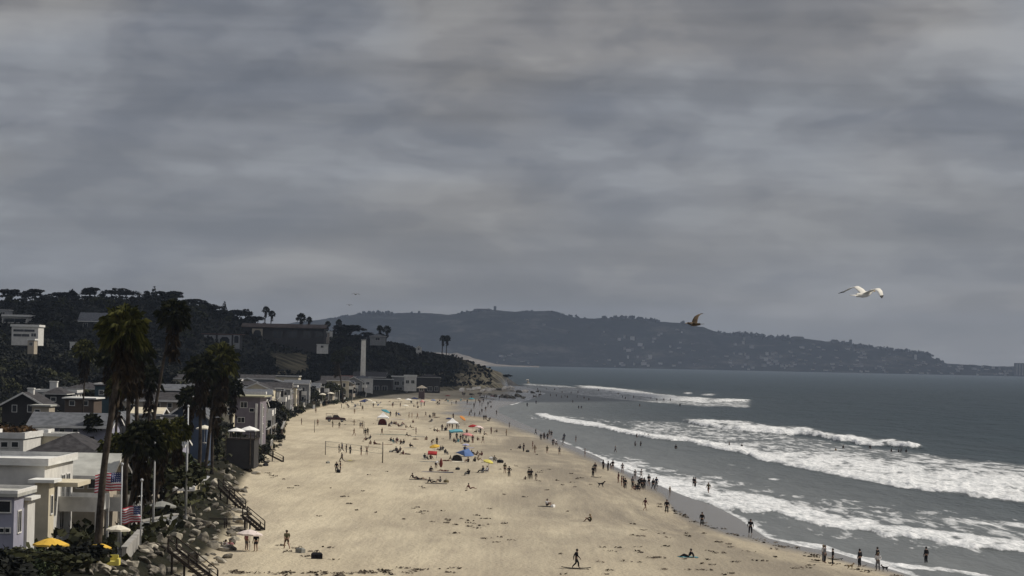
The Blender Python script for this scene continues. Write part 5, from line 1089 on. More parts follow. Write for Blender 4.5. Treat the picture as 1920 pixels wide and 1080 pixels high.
def pose_set(kind):
    if kind in POSES: return POSES[kind]
    J = make_pose(kind); body = skin_mesh('body', J, E_trunk + E_legs + E_arms, 'pelvis')
    body.materials.append(M_skin)
    # nose, ears, lips and eye sockets worked into the head of the same mesh
    hd = Vector(J['head'][:3]); nk = Vector(J['neck'][:3]); up = (hd - nk).normalized(); fw = Vector((0, 1, 0)) if abs(up.y) < .8 else Vector((0, 0, 1)); fw = (fw - up * fw.dot(up)).normalized(); rt = fw.cross(up)
    for v in body.vertices:
        d = v.co - hd
        if d.length < .16:
            f, u, r_ = d.dot(fw), d.dot(up), d.dot(rt)
            if f > .05 and abs(r_) < .03 and -.05 < u < .02: v.co += fw * .022
            if f > .04 and .02 < abs(r_) < .055 and 0 < u < .04: v.co -= fw * .008
            if abs(f) < .03 and abs(r_) > .06 and abs(u) < .04: v.co += rt * (.014 if r_ > 0 else -.014)
    def grow(keys, k, g=1.0): return {n: (*J[n][:3], *[q * g + k for q in J[n][3:]]) for n in keys}
    T = ['pelvis','waist','chest','upper','lsh','rsh','lelbow','relbow']
    top = skin_mesh('top', grow(T, .014), [('pelvis','waist'),('waist','chest'),('chest','upper'),('upper','lsh'),('upper','rsh'),('lsh','lelbow'),('rsh','relbow')], 'chest')
    def part(a, b_, t): return tuple(J[a][i] * (1 - t) + J[b_][i] * t for i in range(3))
    S = grow(['pelvis','lhip','rhip'], .018); S['waist2'] = (*part('pelvis','waist',.4), .135, .105); S['lth'] = (*part('lhip','lknee',.7), .082); S['rth'] = (*part('rhip','rknee',.7), .082)
    sho = skin_mesh('shorts', S, [('waist2','pelvis'),('pelvis','lhip'),('pelvis','rhip'),('lhip','lth'),('rhip','rth')], 'pelvis')
    Pn = grow(['pelvis','lhip','rhip','lknee','rknee','lcalf','rcalf'], .016); Pn['waist2'] = (*part('pelvis','waist',.4), .135, .105); Pn['lan'] = (*part('lcalf','lankle',.85), .05); Pn['ran'] = (*part('rcalf','rankle',.85), .05)
    pan = skin_mesh('trousers', Pn, [('waist2','pelvis'),('pelvis','lhip'),('pelvis','rhip'),('lhip','lknee'),('rhip','rknee'),('lknee','lcalf'),('rknee','rcalf'),('lcalf','lan'),('rcalf','ran')], 'pelvis')
    Lt = grow(T + ['lwrist','rwrist'], .016)
    lng = skin_mesh('jacket', Lt, [('pelvis','waist'),('waist','chest'),('chest','upper'),('upper','lsh'),('upper','rsh'),('lsh','lelbow'),('rsh','relbow'),('lelbow','lwrist'),('relbow','rwrist')], 'chest')
    bm = bmesh.new(); bmesh.ops.create_icosphere(bm, subdivisions=2, radius=.112)
    M_ = Matrix((rt, fw, up)).transposed()
    for v in bm.verts:
        c = v.co.copy()
        if c.y > .02 and c.z < .055: c.y = min(c.y, .045); c.z = max(c.z, .045)
        c.z = c.z * (1.08 if c.z > 0 else 1.15); v.co = M_ @ Vector((c.x * .93, c.y - .018, c.z + .018)) + hd
    hair = bpy.data.meshes.new('hair'); bm.to_mesh(hair); bm.free(); hair.polygons.foreach_set('use_smooth', [True] * len(hair.polygons)); hair.materials.append(HAIR[0])
    bm = bmesh.new()
    for s in (-1, 1):
        bmesh.ops.create_icosphere(bm, subdivisions=1, radius=.012, matrix=Matrix.Translation(hd + fw * .083 + rt * .033 * s + up * .012))
    eyes = bpy.data.meshes.new('eyes'); bm.to_mesh(eyes); bm.free(); eyes.materials.append(M_eye)
    POSES[kind] = dict(body=body, top=top, shorts=sho, trousers=pan, jacket=lng, hair=hair, eyes=eyes)
    for k in ('top', 'shorts', 'trousers', 'jacket'): POSES[kind][k].materials.append(cloth['black'])
    return POSES[kind]
# outfit code -> (top part, colour, bottom part, colour, words)
OUT = {
 'd': ('jacket','black','trousers','black','black-clad'), 'n': ('jacket','navy','trousers','charcoal','navy-jacketed'), 'w': ('top','white','shorts','charcoal','white-shirted'), 'W': ('jacket','white','trousers','grey','white-coated'),
 't': (None,None,'shorts','olive','bare-chested'), 'b': (None,None,'shorts','black','dark-shorted'), 'g': ('top','grey','shorts','black','grey-shirted'), 'r': ('top','maroon','shorts','maroon','maroon-dressed'), 'R': ('top','red','shorts','black','red-shirted'),
 'o': ('top','olive','shorts','brown','olive-dressed'), 'k': ('top','black','shorts','black','black-shirted'), 'B': ('top','blue','shorts','navy','blue-shirted'), 'p': ('top','pink','shorts','grey','pink-shirted'), 'c': ('top','tan','shorts','tan','tan-dressed'), 'G': ('jacket','grey','trousers','charcoal','grey-jacketed')}
VERB = {'stand':'standing','hips':'standing hands on hips','wave':'standing arms raised','hold':'standing holding something','back':'standing one hand up','walk':'walking','stride':'striding','bend':'bending over','sit':'sitting hugging knees','recline':'sitting leaning back','lie':'lying','chair':'sitting in a chair'}
people = []     # gathered first, so that labels can say which one it is
def P_(px, py, pose, out_, zone, rz=None, sc=1.0, extra=None): people.append([px, py, pose, out_, zone, rz, sc, extra])
Z = 'among the far beachgoers past the truck'
for a in [(592,775,'stand','t'),(664.7,776.3,'stand','c'),(679.6,770.4,'walk','o'),(654,765,'sit','k'),(700,765,'stand','k')]: P_(*a, Z)
Z = 'in front of the dark truck'
for a in [(595.6,798.5,'stand','t'),(623.7,801.5,'stand','o'),(636.3,803.7,'walk','o')]: P_(*a, Z)
P_(565.2, 796.7, 'stand', 'k', 'alone left of the far net post')
Z = 'near the far volleyball net'
for a in [(663.7,798.5,'walk','c'),(675.5,803.7,'stand','g'),(679,803.7,'stand','o'),(663.7,817.8,'stride','c'),(685,817.8,'stand','k'),(689.3,817,'stand','olive')]: P_(a[0],a[1],a[2],a[3] if len(a[3])==1 else 'o',Z)
P_(716, 816.3, 'walk', 'o', 'by the long green towel')
Z = 'in the seated group behind the near net'
for a in [(686,826,'sit','k'),(693,825,'chair','d'),(694.8,833.3,'sit','k'),(701.8,833.6,'sit','r'),(707.7,833.6,'lie','c')]: P_(*a, Z)
Z = 'at the near volleyball net'
for a in [(635.5,850.4,'hold','d'),(641.5,848,'walk','n'),(649.3,849.6,'back','d'),(656.6,851.9,'stand','d'),(677,853.8,'stand','k'),(687.7,853.3,'wave','b')]: P_(*a, Z)
P_(641.2, 866.7, 'stride', 'd', 'beside the yellow sail on the sand', 1.2)
P_(630.8, 885.9, 'stand', 'd', 'with a cooler below the near net'); P_(637.8, 886, 'hold', 'k', 'with a cooler below the near net')
Z = 'behind the white pyramid canopy'
for a in [(731.9,781.7,'stand','d'),(743,781.7,'stand','n'),(766.9,784.4,'stand','c'),(772.4,785.4,'stand','c'),(782.6,785.4,'walk','t'),(748,780,'chair','B')]: P_(*a, Z)
Z = 'in the crowd right of the maroon tent'
for a in [(733,797,'chair','d'),(739,796,'sit','k'),(743,798,'chair','r'),(747,800,'sit','r'),(752.7,800.4,'chair','k'),(761,802.5,'sit','o'),(771.5,802.5,'recline','o'),(774.3,792.8,'sit','r'),(755,797,'sit','p'),(729,800,'sit','r')]: P_(*a, Z)
P_(779.8, 815, 'stand', 'r', 'in mid beach beside flat brown towels'); P_(765.2, 818, 'recline', 'k', 'in mid beach left of the brown towels')
P_(814, 808.8, 'sit', 'd', 'left of the pale cyan canopy'); P_(820, 810, 'sit', 'r', 'left of the pale cyan canopy')
Z = 'in the row of chairs at mid beach'
for a in [(734,829.6,'chair','d'),(738.5,831.7,'chair','k'),(744.4,829.6,'chair','r'),(751.3,831.7,'sit','k'),(755.8,833.8,'chair','d')]: P_(*a, Z)
P_(769, 838, 'sit', 'd', 'alone on a grey towel at mid beach'); P_(779, 824.4, 'lie', 'k', 'stretched out behind the yellow umbrella'); P_(799.6, 825.4, 'sit', 'o', 'upright behind the yellow umbrella')
P_(809.4, 834.8, 'bend', 'o', 'just behind the yellow umbrella'); P_(819, 834.8, 'stand', 'd', 'just behind the yellow umbrella')
Z = 'in the dark group above the empty sand'
for a in [(741.3,848.3,'chair','d'),(745.4,850,'sit','d'),(749,849,'chair','k'),(755.8,852.5,'sit','r'),(763,852.5,'lie','k')]: P_(*a, Z)
P_(824.6, 844, 'recline', 'n', 'right of the yellow umbrella'); P_(829, 846, 'chair', 'd', 'right of the yellow umbrella'); P_(836, 852.5, 'chair', 'd', 'in a black chair right of the red tent')
P_(797.5, 861.9, 'chair', 'd', 'under the red canopy'); P_(807.3, 860.8, 'sit', 'r', 'under the red canopy')
P_(847.5, 863, 'recline', 'o', 'under the low dark shelter'); P_(838, 865, 'lie', 'r', 'left of the low dark shelter')
Z = 'by the blue kite shaped shelter'
for a in [(872.5,846,'chair','n'),(884,852.5,'sit','n'),(893.3,853.5,'recline','k'),(903.3,854.6,'sit','r')]: P_(*a, Z)
Z = 'on the sand below the blue shelter'
for a in [(877.7,867,'sit','k'),(890.6,866,'sit','d'),(896.5,864,'sit','c')]: P_(*a, Z)
P_(808, 883.8, 'recline', 'd', 'on the towel with the closed umbrella'); P_(817.3, 878.5, 'bend', 'w', 'on the towel with the closed umbrella'); P_(831, 884, 'lie', 'r', 'on the towel with the closed umbrella')
P_(876.7, 892, 'chair', 'd', 'alone left of the lemon umbrella'); P_(903.8, 886.9, 'chair', 'd', 'under the lemon umbrella'); P_(912, 886.9, 'chair', 'W', 'under the lemon umbrella'); P_(927.7, 866, 'chair', 'd', 'by the black and white gear')
P_(776, 897, 'recline', 'd', 'in the lying pair at mid foreground'); P_(788, 899, 'lie', 'k', 'in the lying pair at mid foreground'); P_(809, 905.6, 'recline', 'd', 'in the foreground pair casting long shadow', -1.4); P_(825.6, 904.6, 'sit', 'g', 'in the foreground pair casting long shadow', 1.4)
P_(882, 917, 'recline', 'r', 'alone nearest in the middle of the sand', -1.3)
P_(946.5, 888, 'stand', 'o', 'in the pair right of the lemon umbrella'); P_(954.4, 895, 'hips', 'd', 'in the pair right of the lemon umbrella')
Z = 'in the dark trio with a child'
for a in [(991.5,899.3,'stand','d'),(995.7,899.3,'hold','d')]: P_(*a, Z)
P_(1005, 901.4, 'walk', 'k', 'beside the dark couple at mid right', None, .7); P_(985.3, 899.3, 'sit', 'k', 'at the feet of the dark couple', None, .6)
P_(1025.6, 948.9, 'sit', 'w', 'alone in white top on open sand'); P_(1106.7, 978.9, 'sit', 'o', 'alone nearest on the lower sand', 1.3)
Z = 'around the white roofed canopy'
for a in [(828.9,808.5,'stand','d'),(835,808.5,'chair','d'),(838.5,807,'hold','k'),(849.7,785.4,'stand','d'),(842.8,803,'stand','k'),(847.9,804,'stand','d'),(856.2,804.8,'stand','k'),(860.4,804.8,'stand','W')]: P_(*a, Z)
Z = 'beneath the cyan canopy'
for a in [(844.2,824.3,'stand','d'),(851.1,828.9,'sit','d'),(856.2,825.2,'stand','d'),(858,830.7,'chair','n'),(863.1,829.8,'stand','k'),(867.8,826,'stand','d'),(870.6,829.8,'sit','d'),(873.8,826,'stand','w')]: P_(*a, Z)
Z = 'around the pink and red umbrellas'
for a in [(878.9,830.3,'sit','k'),(886.3,830.7,'stand','r'),(895.6,826,'sit','o'),(875.2,811.3,'sit','o'),(892.8,811.3,'sit','k'),(898.3,811.3,'chair','w'),(886,831,'stand','k'),(905.3,831.2,'walk','o'),(900.6,814.4,'stand','d'),(908,816,'sit','g')]: P_(*a, Z)
Z = 'behind the white roofed canopy'
for a in [(798.3,781.7,'walk','k'),(806,784,'chair','k'),(808.5,791.9,'chair','d'),(815,783.5,'stand','k'),(812,783.5,'stand','g'),(819.6,783.5,'lie','k'),(795.6,761.3,'stand','d')]: P_(*a, Z)
Z = 'walking up the beach above the canopies'
for a in [(879.8,781.7,'walk','o'),(883.5,776,'stride','d'),(890,781.7,'hips','g'),(899.3,779.8,'walk','d'),(903.4,775,'walk','k'),(907.2,788,'stand','d'),(911,788,'stand','d'),(917,790,'bend','d'),(889,763,'stand','d'),(910.5,771,'stand','k')]: P_(*a, Z)
P_(931, 777.3, 'stand', 'd', 'alone on the wet sand far up'); P_(955, 802.2, 'hold', 'd', 'at the top of the near waterline')
P_(920.8,814.4,'stand','r','on open sand toward the waterline'); P_(931.6,810.6,'sit','o','on open sand toward the waterline'); P_(949.4,817.2,'stand','c','on open sand toward the waterline')
Z = 'in the group by the upper waterline'
for a in [(1004.2,815.3,'walk','d'),(1014,825.6,'stand','d'),(1020,823.8,'stand','d'),(1026.3,824.7,'stand','d'),(1033.8,820,'stand','k'),(1030,818,'walk','g'),(1022,824.5,'bend','k'),(1036.6,836,'stand','d'),(1043,834,'bend','w'),(1057.7,824.7,'stand','n'),(1055.8,832.2,'walk','n')]: P_(*a, Z)
P_(1025.8,851,'walk','o','below the upper waterline group'); P_(1048.8,852.8,'stand','g','below the upper waterline group')
Z = 'on the damp sand right of the lemon umbrella'
for a in [(975.2,841.6,'sit','d'),(981.7,847.2,'stand','d'),(998.6,841.6,'stand','r'),(1002.8,850,'walk','c')]: P_(*a, Z)
Z = 'in the pair near the black dog'
P_(1111.7,894.4,'hold','d',Z); P_(1115.6,881+6,'stand','d',Z)
Z = 'in the trio at the water left of the big group'
for a in [(1131,881,'stand','d'),(1140,883.3,'stand','d'),(1145,879,'bend','k'),(1148.9,881,'hold','k')]: P_(*a, Z)
Z = 'in the big group at the water edge'
for a in [(1159.4,905.6,'stand','r'),(1165.6,912,'stand','r'),(1172.2,917,'stand','d'),(1169,914.4,'hold','k'),(1190.6,898.9,'stand','g'),(1201.7,897.8,'walk','g'),(1186,915.6,'stand','G'),(1191,918.9,'sit','r'),(1196,921,'chair','d'),(1197.8,912,'bend','d'),(1203,917.8,'stand','d'),(1207.8,917.8,'stand','d'),(1216.4,911,'stand','k'),(1224.4,918.9,'walk','d'),(1230.6,914.4,'stand','n')]: P_(*a, Z)
P_(1209.4,957.8,'walk','r','strolling left of the black-clad walker'); P_(1250,962.8,'walk','d','alone on the damp sand at lower right', math.pi); P_(1316,988,'walk','d','alone midway along the lower waterline', math.pi); P_(1407,1002,'stand','d','alone at the lower waterline by the surf', math.pi)
P_(1080,1067,'walk','d','alone at the bottom centre with a surfboard shadow', -1.4); P_(1290,1045,'recline','d','alone on the lowest sand near the kelp', 1.4); P_(1256,926.7,'stand','c','small by the wet sand', None, .7)
P_(462,1033,'stand','p','under the pale sun umbrella by the rocks'); P_(479.4,1034.5,'stand','k','under the pale sun umbrella by the rocks'); P_(537.6,1029.8,'walk','o','alone right of the sun umbrella'); P_(422.7,1029.8,'sit','w','beside the sun umbrella against the rocks'); P_(431,1030.5,'sit','p','beside the sun umbrella against the rocks')
P_(1543.2,1054.8,'stand','W','in the couple at lower right'); P_(1546.5,1056.5,'stand','G','in the couple at lower right'); P_(1561.2,1061,'stand','d','between the couple and the small tan dog'); P_(1611.5,1064.2,'stand','d','between the two dogs at lower right')
P_(1646,1071,'hold','W','with the black dog at lower right', 2.6); P_(1644.8,1058,'stand','d','just behind the dog owner at lower right'); P_(1736.2,1055,'stand','d','wading alone at the lower right edge')
Z = 'wading between the breakers'
for a in [(1191,836.4,'stand','g'),(1201.3,836.4,'stand','d'),(1267.2,841.6,'stand','d'),(1153.9,848,'walk','g'),(1096.6,857.2,'stand','g'),(1303.6,913.2,'stand','d'),(1300.5,912,'stand','k'),(1328.4,924.9,'walk','o'),(1079.7,829,'stand','k'),(1167,886,'stand','g')]: P_(*a, Z)
Z = 'in the foam of the middle breaker'
for a in [(1193.8,820,'stand','k'),(1209,820,'hold','k'),(1215,820,'wave','o'),(1367.4,835.8,'stand','d'),(1390.9,838,'stand','k')]: P_(*a, Z)
Z = 'in the white water of the outer breaker'
for a in [(1581,841,'stand','d'),(1566.8,846,'stand','c'),(1631.4,841,'stand','k'),(1671.3,848,'stand','k'),(1684.9,849,'stand','d'),(1689,849,'wave','d'),(1699,849,'stand','k')]: P_(*a, Z)
Z = 'among the far bathers off the bluff'
for a in [(988.5,762,'stand','n'),(1005,757,'stand','n'),(1084.9,766,'stand','n'),(1090,766,'stand','n'),(1199.5,762,'stand','k'),(1275,762,'stand','k'),(1064,746,'stand','o'),(1070.8,738,'stand','o'),(1082.3,745.7,'stand','o'),(1083.7,737,'stand','k'),(1095,747.8,'walk','k'),(1104,751,'walk','k'),(1074,755,'stand','g'),(1172.4,748.4,'stand','k'),(1167,746,'stand','g'),(1188,746.4,'wave','k'),(1220.5,748.4,'stand','k'),(1231.7,751.8,'stand','k'),(1244.8,751,'stand','g'),(1257,751.8,'stand','d'),(1158.9,740,'stand','o'),(1122,733,'walk','g'),(1007.9,732,'stand','k'),(1024,731,'stand','k'),(1040,732,'walk','k'),(1054,737,'stand','o'),(1013.3,738,'stand','k'),(1032,743.7,'stand','k'),(1043,743.7,'stand','o'),(1052.6,746.4,'stand','o'),(1059.4,745,'stand','k')]: P_(*a, Z)
Z = 'among the far walkers below the bluff'
for a in [(888.7,764,'stand','d'),(891.5,756,'stand','d'),(903.6,762.6,'stand','d'),(906.3,755,'walk','d'),(899.6,758.5,'stand','k'),(912.3,748,'stand','k'),(907.7,747,'stand','d'),(915,761.3,'stand','k'),(918.5,755,'sit','d'),(921,764,'sit','d'),(936,748.7,'stand','d'),(951,747.4,'sit','k'),(867,741,'stand','n'),(869.8,743,'stand','k'),(855,758.5,'stand','k'),(999.8,746,'stand','d'),(1005.2,745,'hips','d'),(1010.6,744.7,'stand','k'),(897,752,'sit','k'),(884,750,'walk','k'),(876,757,'stand','d'),(900,746,'stand','k')]: P_(*a, Z)
Z = 'in the far crowd at the beach end'
for k in range(20):
    q = random.Random(900 + k); P_(q.uniform(640, 850), q.uniform(748, 766), q.choice(['chair', 'sit', 'stand', 'stand', 'lie', 'chair']), q.choice('kdrgonBw'), Z)
tally = {}
info = []
for p in people:
    px, py, pose, ou, zone, rz, sc, ex = p; key = (ou, pose, zone); tally.setdefault(key, []).append(px)
for v in tally.values(): v.sort()
GRP = {}
for n_, p in enumerate(people):
    px, py, pose, ou, zone, rz, sc, ex = p
    x, y, z = ground_pt(px, py); xw, yw = at_z(px, py, 0.0)
    if z < 0.0: x, y = float(xw), float(yw); z = max(gz(x, y), -0.85 if y < 1000 else -0.5)
    row = tally[(ou, pose, zone)]; k = row.index(px)
    lb = '%s person %s %s' % (OUT[ou][4], VERB[pose], zone)
    if len(row) > 1:
        o_s = ('left one' if k == 0 else 'right one') if len(row) == 2 else ordinal(k) + ' from left'
        lb = lb + ', ' + o_s
    ws = lb.split()
    if len(ws) > 16: lb = lb.replace('sitting hugging knees', 'sitting').replace('standing hands on hips', 'standing').replace('sitting leaning back', 'sitting').replace('standing holding something', 'standing').replace('standing arms raised', 'standing').replace('standing one hand up', 'standing')
    if len(lb.split()) > 16: lb = lb.replace(' ' + VERB[pose].split()[0], '', 1)
    if rz is None: rz = rnd.uniform(0, 6.28)
    o = empty('person', (x, y, z), rz, lb, 'person', 'beachgoers ' + zone); s_ = sc * rnd.uniform(.95, 1.06) * (1.0 if y < 900 else 1.08); o.scale = (s_ * rnd.uniform(1.08, 1.28), s_ * 1.1, s_)
    ps = pose_set(pose); b_ = link_mesh('body', ps['body'], None, o)
    if rnd.random() < .25: b_.material_slots[0].link = 'OBJECT'; b_.material_slots[0].material = M_skin2
    tp, tcn, bt, bcn, _ = OUT[ou]
    hr = link_mesh('hair', ps['hair'], None, o); hr.material_slots[0].link = 'OBJECT'; hr.material_slots[0].material = HAIR[0] if ou in 'dnkrG' else rnd.choice(HAIR)
    if y < 420: link_mesh('eyes', ps['eyes'], None, o)
    for part_, cn in ((tp, tcn), (bt, bcn)):
        if part_: c = link_mesh(part_, ps[part_], None, o); c.material_slots[0].link = 'OBJECT'; c.material_slots[0].material = cloth[cn]
    info.append((px, py, pose, x, y, z, rz))
# ------------------------------------------------------------------ beach chairs, towels, bags
def chair(x, y, z, rz, cm, label):
    o = empty('beach_chair', (x, y, z), rz, label, 'beach chair', 'folding beach chairs')
    MB().add([(-.28,-.12,.24),(.28,-.12,.24),(.27,.38,.32),(-.27,.38,.32),(-.28,-.12,.26),(.28,-.12,.26),(.27,.38,.34),(-.27,.38,.34)], [(3,2,1,0),(4,5,6,7),(0,1,5,4),(1,2,6,5),(2,3,7,6),(3,0,4,7)]).build('seat', cm, o)
    b_ = MB(); b_.bar((0,-.14,.27), (0,-.34,.86), .56, .03); b_.build('backrest', cm, o)
    for s in (-1, 1):
        f = MB(); f.bar((s*.30,-.18,0), (s*.30,.36,.46), .03); f.bar((s*.30,.34,0), (s*.30,-.22,.44), .03); f.bar((s*.30,-.24,.46), (s*.30,.30,.47), .05, .03); f.build('frame', M_metal, o)
k = 0; CH = [C_navy, C_blk, C_blue, C_mar, C_grey, C_blk, C_teal]; chn = ['navy', 'black', 'blue', 'maroon', 'grey', 'black', 'teal']
for (px, py, pose, x, y, z, rz), p in zip(info, people):
    if pose == 'chair': chair(x, y, z, rz, CH[k % 7], ' '.join(('%s folding chair under %s sitter %s' % (chn[k % 7], OUT[p[3]][4], p[4])).split()[:16])); k += 1
def towel(px, py, w_, l_, rz, cm, label, name='towel', cat='towel', group='towels and blankets on the sand'):
    x, y, z = ground_pt(px, py); b_ = MB(); n = 8; vs = []; fs = []
    for j in range(n + 1):
        for i in range(n + 1): vs.append(((i/n-.5)*w_, (j/n-.5)*l_, .05 + .025 * math.sin(i*1.3 + px) * math.cos(j*1.7)))
    m_ = len(vs); vs += [(a, b2, c - .02) for a, b2, c in vs]
    for j in range(n):
        for i in range(n): q = j*(n+1)+i; fs.append((q, q+1, q+n+2, q+n+1)); fs.append((m_+q+n+1, m_+q+n+2, m_+q+1, m_+q))
    b_.add(vs, fs); o = b_.build(name, cm, None, True); o.location = (x, y, z); o.rotation_euler = (0, 0, rz); tag(o, label, cat, group)
towel(731, 815, 8.0, 1.6, .03, mat('green_cloth', (0.03, 0.10, 0.09), .9, .2, 2), 'long dark green cloth stretched on the sand behind the near net')
towel(783, 819, 3.4, 2.2, .1, C_grey, 'flat brown grey towel beside the maroon-dressed standing person'); towel(769, 840, 2.6, 1.8, .2, C_grey, 'grey towel under the lone dark sitter at mid beach')
towel(803, 866, 3.0, 1.8, .1, C_grey, 'grey towel in front of the red canopy'); towel(820, 885.5, 5.2, 1.4, .05, C_navy, 'dark blue towel under the closed umbrella'); towel(790, 900, 3.6, 1.2, -.1, C_blk, 'black towel under the lying pair in mid foreground')
towel(818, 907, 3.2, 1.2, -.02, C_blk, 'black towel under the foreground pair'); towel(742, 786, 5.5, 1.4, 0, C_lil, 'lilac towel behind the white pyramid canopy'); towel(745, 805, 4.5, 2.4, 0, C_mar, 'dull maroon blanket below the crowd by the tent')
towel(862, 866, 2.8, 2.0, 0, C_cream, 'pale crumpled towel right of the low dark shelter'); towel(878, 840, 2.5, 1.8, .2, C_lil, 'lilac towel behind the blue shelter'); towel(1022, 950, 1.8, .9, .1, C_blk, 'black mat under the lone person in white top')
towel(1290, 1045, 1.9, 1.0, .2, C_teal, 'dull teal towel under the lone person near the kelp'); towel(810, 799, 2.8, 1.4, 0, C_cream, 'bright cream towel at mid beach left of the white canopy'); towel(724, 833.5, 2.6, 1.2, 0, C_mar, 'maroon towel of the seated group behind the near net')
def bag(px, py, s, cm, label, cat='bag', kind='bag'):
    x, y, z = ground_pt(px, py); o = empty(kind, (x, y, z), rnd.uniform(0, 3), label, cat, 'bags and coolers on the sand')
    b_ = MB(); b_.add([(-.5*s,-.3*s,0),(.5*s,-.3*s,0),(.5*s,.3*s,0),(-.5*s,.3*s,0),(-.52*s,-.32*s,.4*s),(.52*s,-.32*s,.42*s),(.5*s,.3*s,.4*s),(-.5*s,.3*s,.44*s),(-.38*s,-.14*s,.56*s),(.38*s,-.12*s,.58*s),(.36*s,.14*s,.56*s),(-.38*s,.14*s,.57*s)], [(3,2,1,0),(0,1,5,4),(1,2,6,5),(2,3,7,6),(3,0,4,7),(4,5,9,8),(5,6,10,9),(6,7,11,10),(7,4,8,11),(8,9,10,11)])
    b_.build('body', cm, o); MB().tube([(-.25*s,0,.56*s),(-.18*s,0,.74*s),(.18*s,0,.74*s),(.25*s,0,.56*s)], .025, 6).build('handle', C_blk, o)
bag(634.3, 886.4, .9, C_blk, 'black cooler between the two people below the near net', 'cooler', 'cooler'); bag(614.8, 869, .6, C_grey, 'small grey bag left of the yellow sail'); bag(836.5, 904.8, .7, mat('straw', (.16,.13,.07), .9, .3, 9), 'straw bag right of the foreground pair'); bag(858, 881, .7, C_blk, 'small black bag between the closed umbrella and the lone chair')
bag(594, 1048, 1.0, C_blk, 'black bag lying alone on the lower left sand'); bag(563, 1037, .8, C_grey, 'grey bag lying left of the black bag on the lower left sand'); bag(989.2, 847.7, .7, C_blk, 'black bag beside the standing person on damp sand'); bag(1036.7, 951.4, .6, C_wht, 'white bag right of the lone person in white top'); bag(733, 848, .6, C_grey, 'grey bag left of the dark group above the empty sand')
bag(938, 868, 1.0, C_blk, 'black gear bag next to the person by the water side chairs'); bag(922, 862, .9, C_wht, 'white gear bag left of the black gear bag'); bag(846, 812, .9, C_navy, 'navy cooler under the white roofed canopy', 'cooler', 'cooler'); bag(498, 874, .8, C_blk, 'dark bag lying by the stairs below the white umbrellas')
# ------------------------------------------------------------------ umbrellas, canopies and tents on the sand
def bumb(label, px, pyg, rpx, cm, h=2.1, **kw):
    x, y, z = ground_pt(px, pyg); return umbrella(label, x, y, z, rpx / FPX * y, h, cm, name='beach_umbrella', cat='beach umbrella', group='beach umbrellas on the sand', **kw)
bumb('pale pink topped sun umbrella sheltering two people by the rocks', 468, 1034, 25, umbmat('shell', (0.60, 0.52, 0.48)), 2.0, rise=.42, tilt=(0, .04))
bumb('teal umbrella tilted over at the far end of the crowd', 724, 778, 9, C_teal, 1.7, tilt=(.2, .3)); bumb('pink umbrella right of the cyan canopy', 878, 829, 11, C_pink, 2.1, tilt=(.1, .1)); bumb('red umbrella left of the white topped one', 886, 812, 9, C_red, 2.2, tilt=(.1, -.1)); bumb('white pink umbrella right of the red one', 899, 813, 9, umbmat('blush', (.66, .52, .50)), 2.0, tilt=(.1, .2))
bumb('yellow umbrella with dark panel above the red canopy', 814, 852, 10, C_yel, 1.9, tilt=(.15, -.2)); bumb('lemon umbrella tilted over two chairs', 916, 886, 10, C_lemon, 2.1, tilt=(.25, .15)); bumb('lilac umbrella behind the blue shelter', 873, 850, 7, C_lil, 1.9); bumb('orange umbrella half fallen at the far right of the crowd', 869, 790, 7, C_or, 1.3, tilt=(.5, .5))
bumb('navy umbrella against the back of the white roofed canopy', 841, 801, 6, C_navy, 2.6); bumb('pale grey umbrella behind the chairs at mid far beach', 760, 768, 7, C_cream, 1.8)
bumb('cream umbrella in the far crowd left of centre', 700, 762, 6, C_cream, 1.8); bumb('blue umbrella in the far crowd near the shadow line', 812, 757, 5, C_blue, 1.8); bumb('reddish umbrella in the far crowd by the lifeguard hut', 791, 762, 5, C_pink, 2.6, rise=.9)
q = random.Random(4242); mc = {'cream': C_cream, 'grey': C_grey, 'navy': C_navy, 'maroon': C_mar, 'teal': C_teal, 'blue': C_blue, 'black': C_blk, 'white': C_wht}
zf = [(640, 700, 'by the leftmost far houses'), (700, 770, 'in front of the smokestack'), (770, 850, 'below the dark timber restaurant'), (850, 930, 'below the bluff')]
for k in range(30):
    za = zf[k % 4]; px = q.uniform(za[0], za[1]); py = poly_y([(640, 757), (740, 752), (850, 746), (930, 747)], px) + q.uniform(0, 9); cn = q.choice(list(mc)); kk = k // 4; x, y, z = ground_pt(px, py)
    if k % 3 == 0: umbrella('%s far umbrella %s, %s of its row' % (cn, za[2], ordinal(kk)), x, y, z, q.uniform(1.1, 1.6), 2.0, mc[cn], name='beach_umbrella', cat='beach umbrella', group='umbrellas of the far crowd')
    else: chair(x, y, z, q.uniform(0, 6.28), mc[cn], '%s far folding chair %s, %s of its row' % (cn, za[2], ordinal(kk)))
    towel(px + q.uniform(-7, 7), py + q.uniform(-3, 4), q.uniform(2, 5), q.uniform(1.5, 3), q.uniform(-.3, .3), [C_grey, C_blk, C_navy, C_mar][k % 4], '%s far blanket %s, %s of its row' % (['grey', 'black', 'navy', 'maroon'][k % 4], za[2], ordinal(kk)))
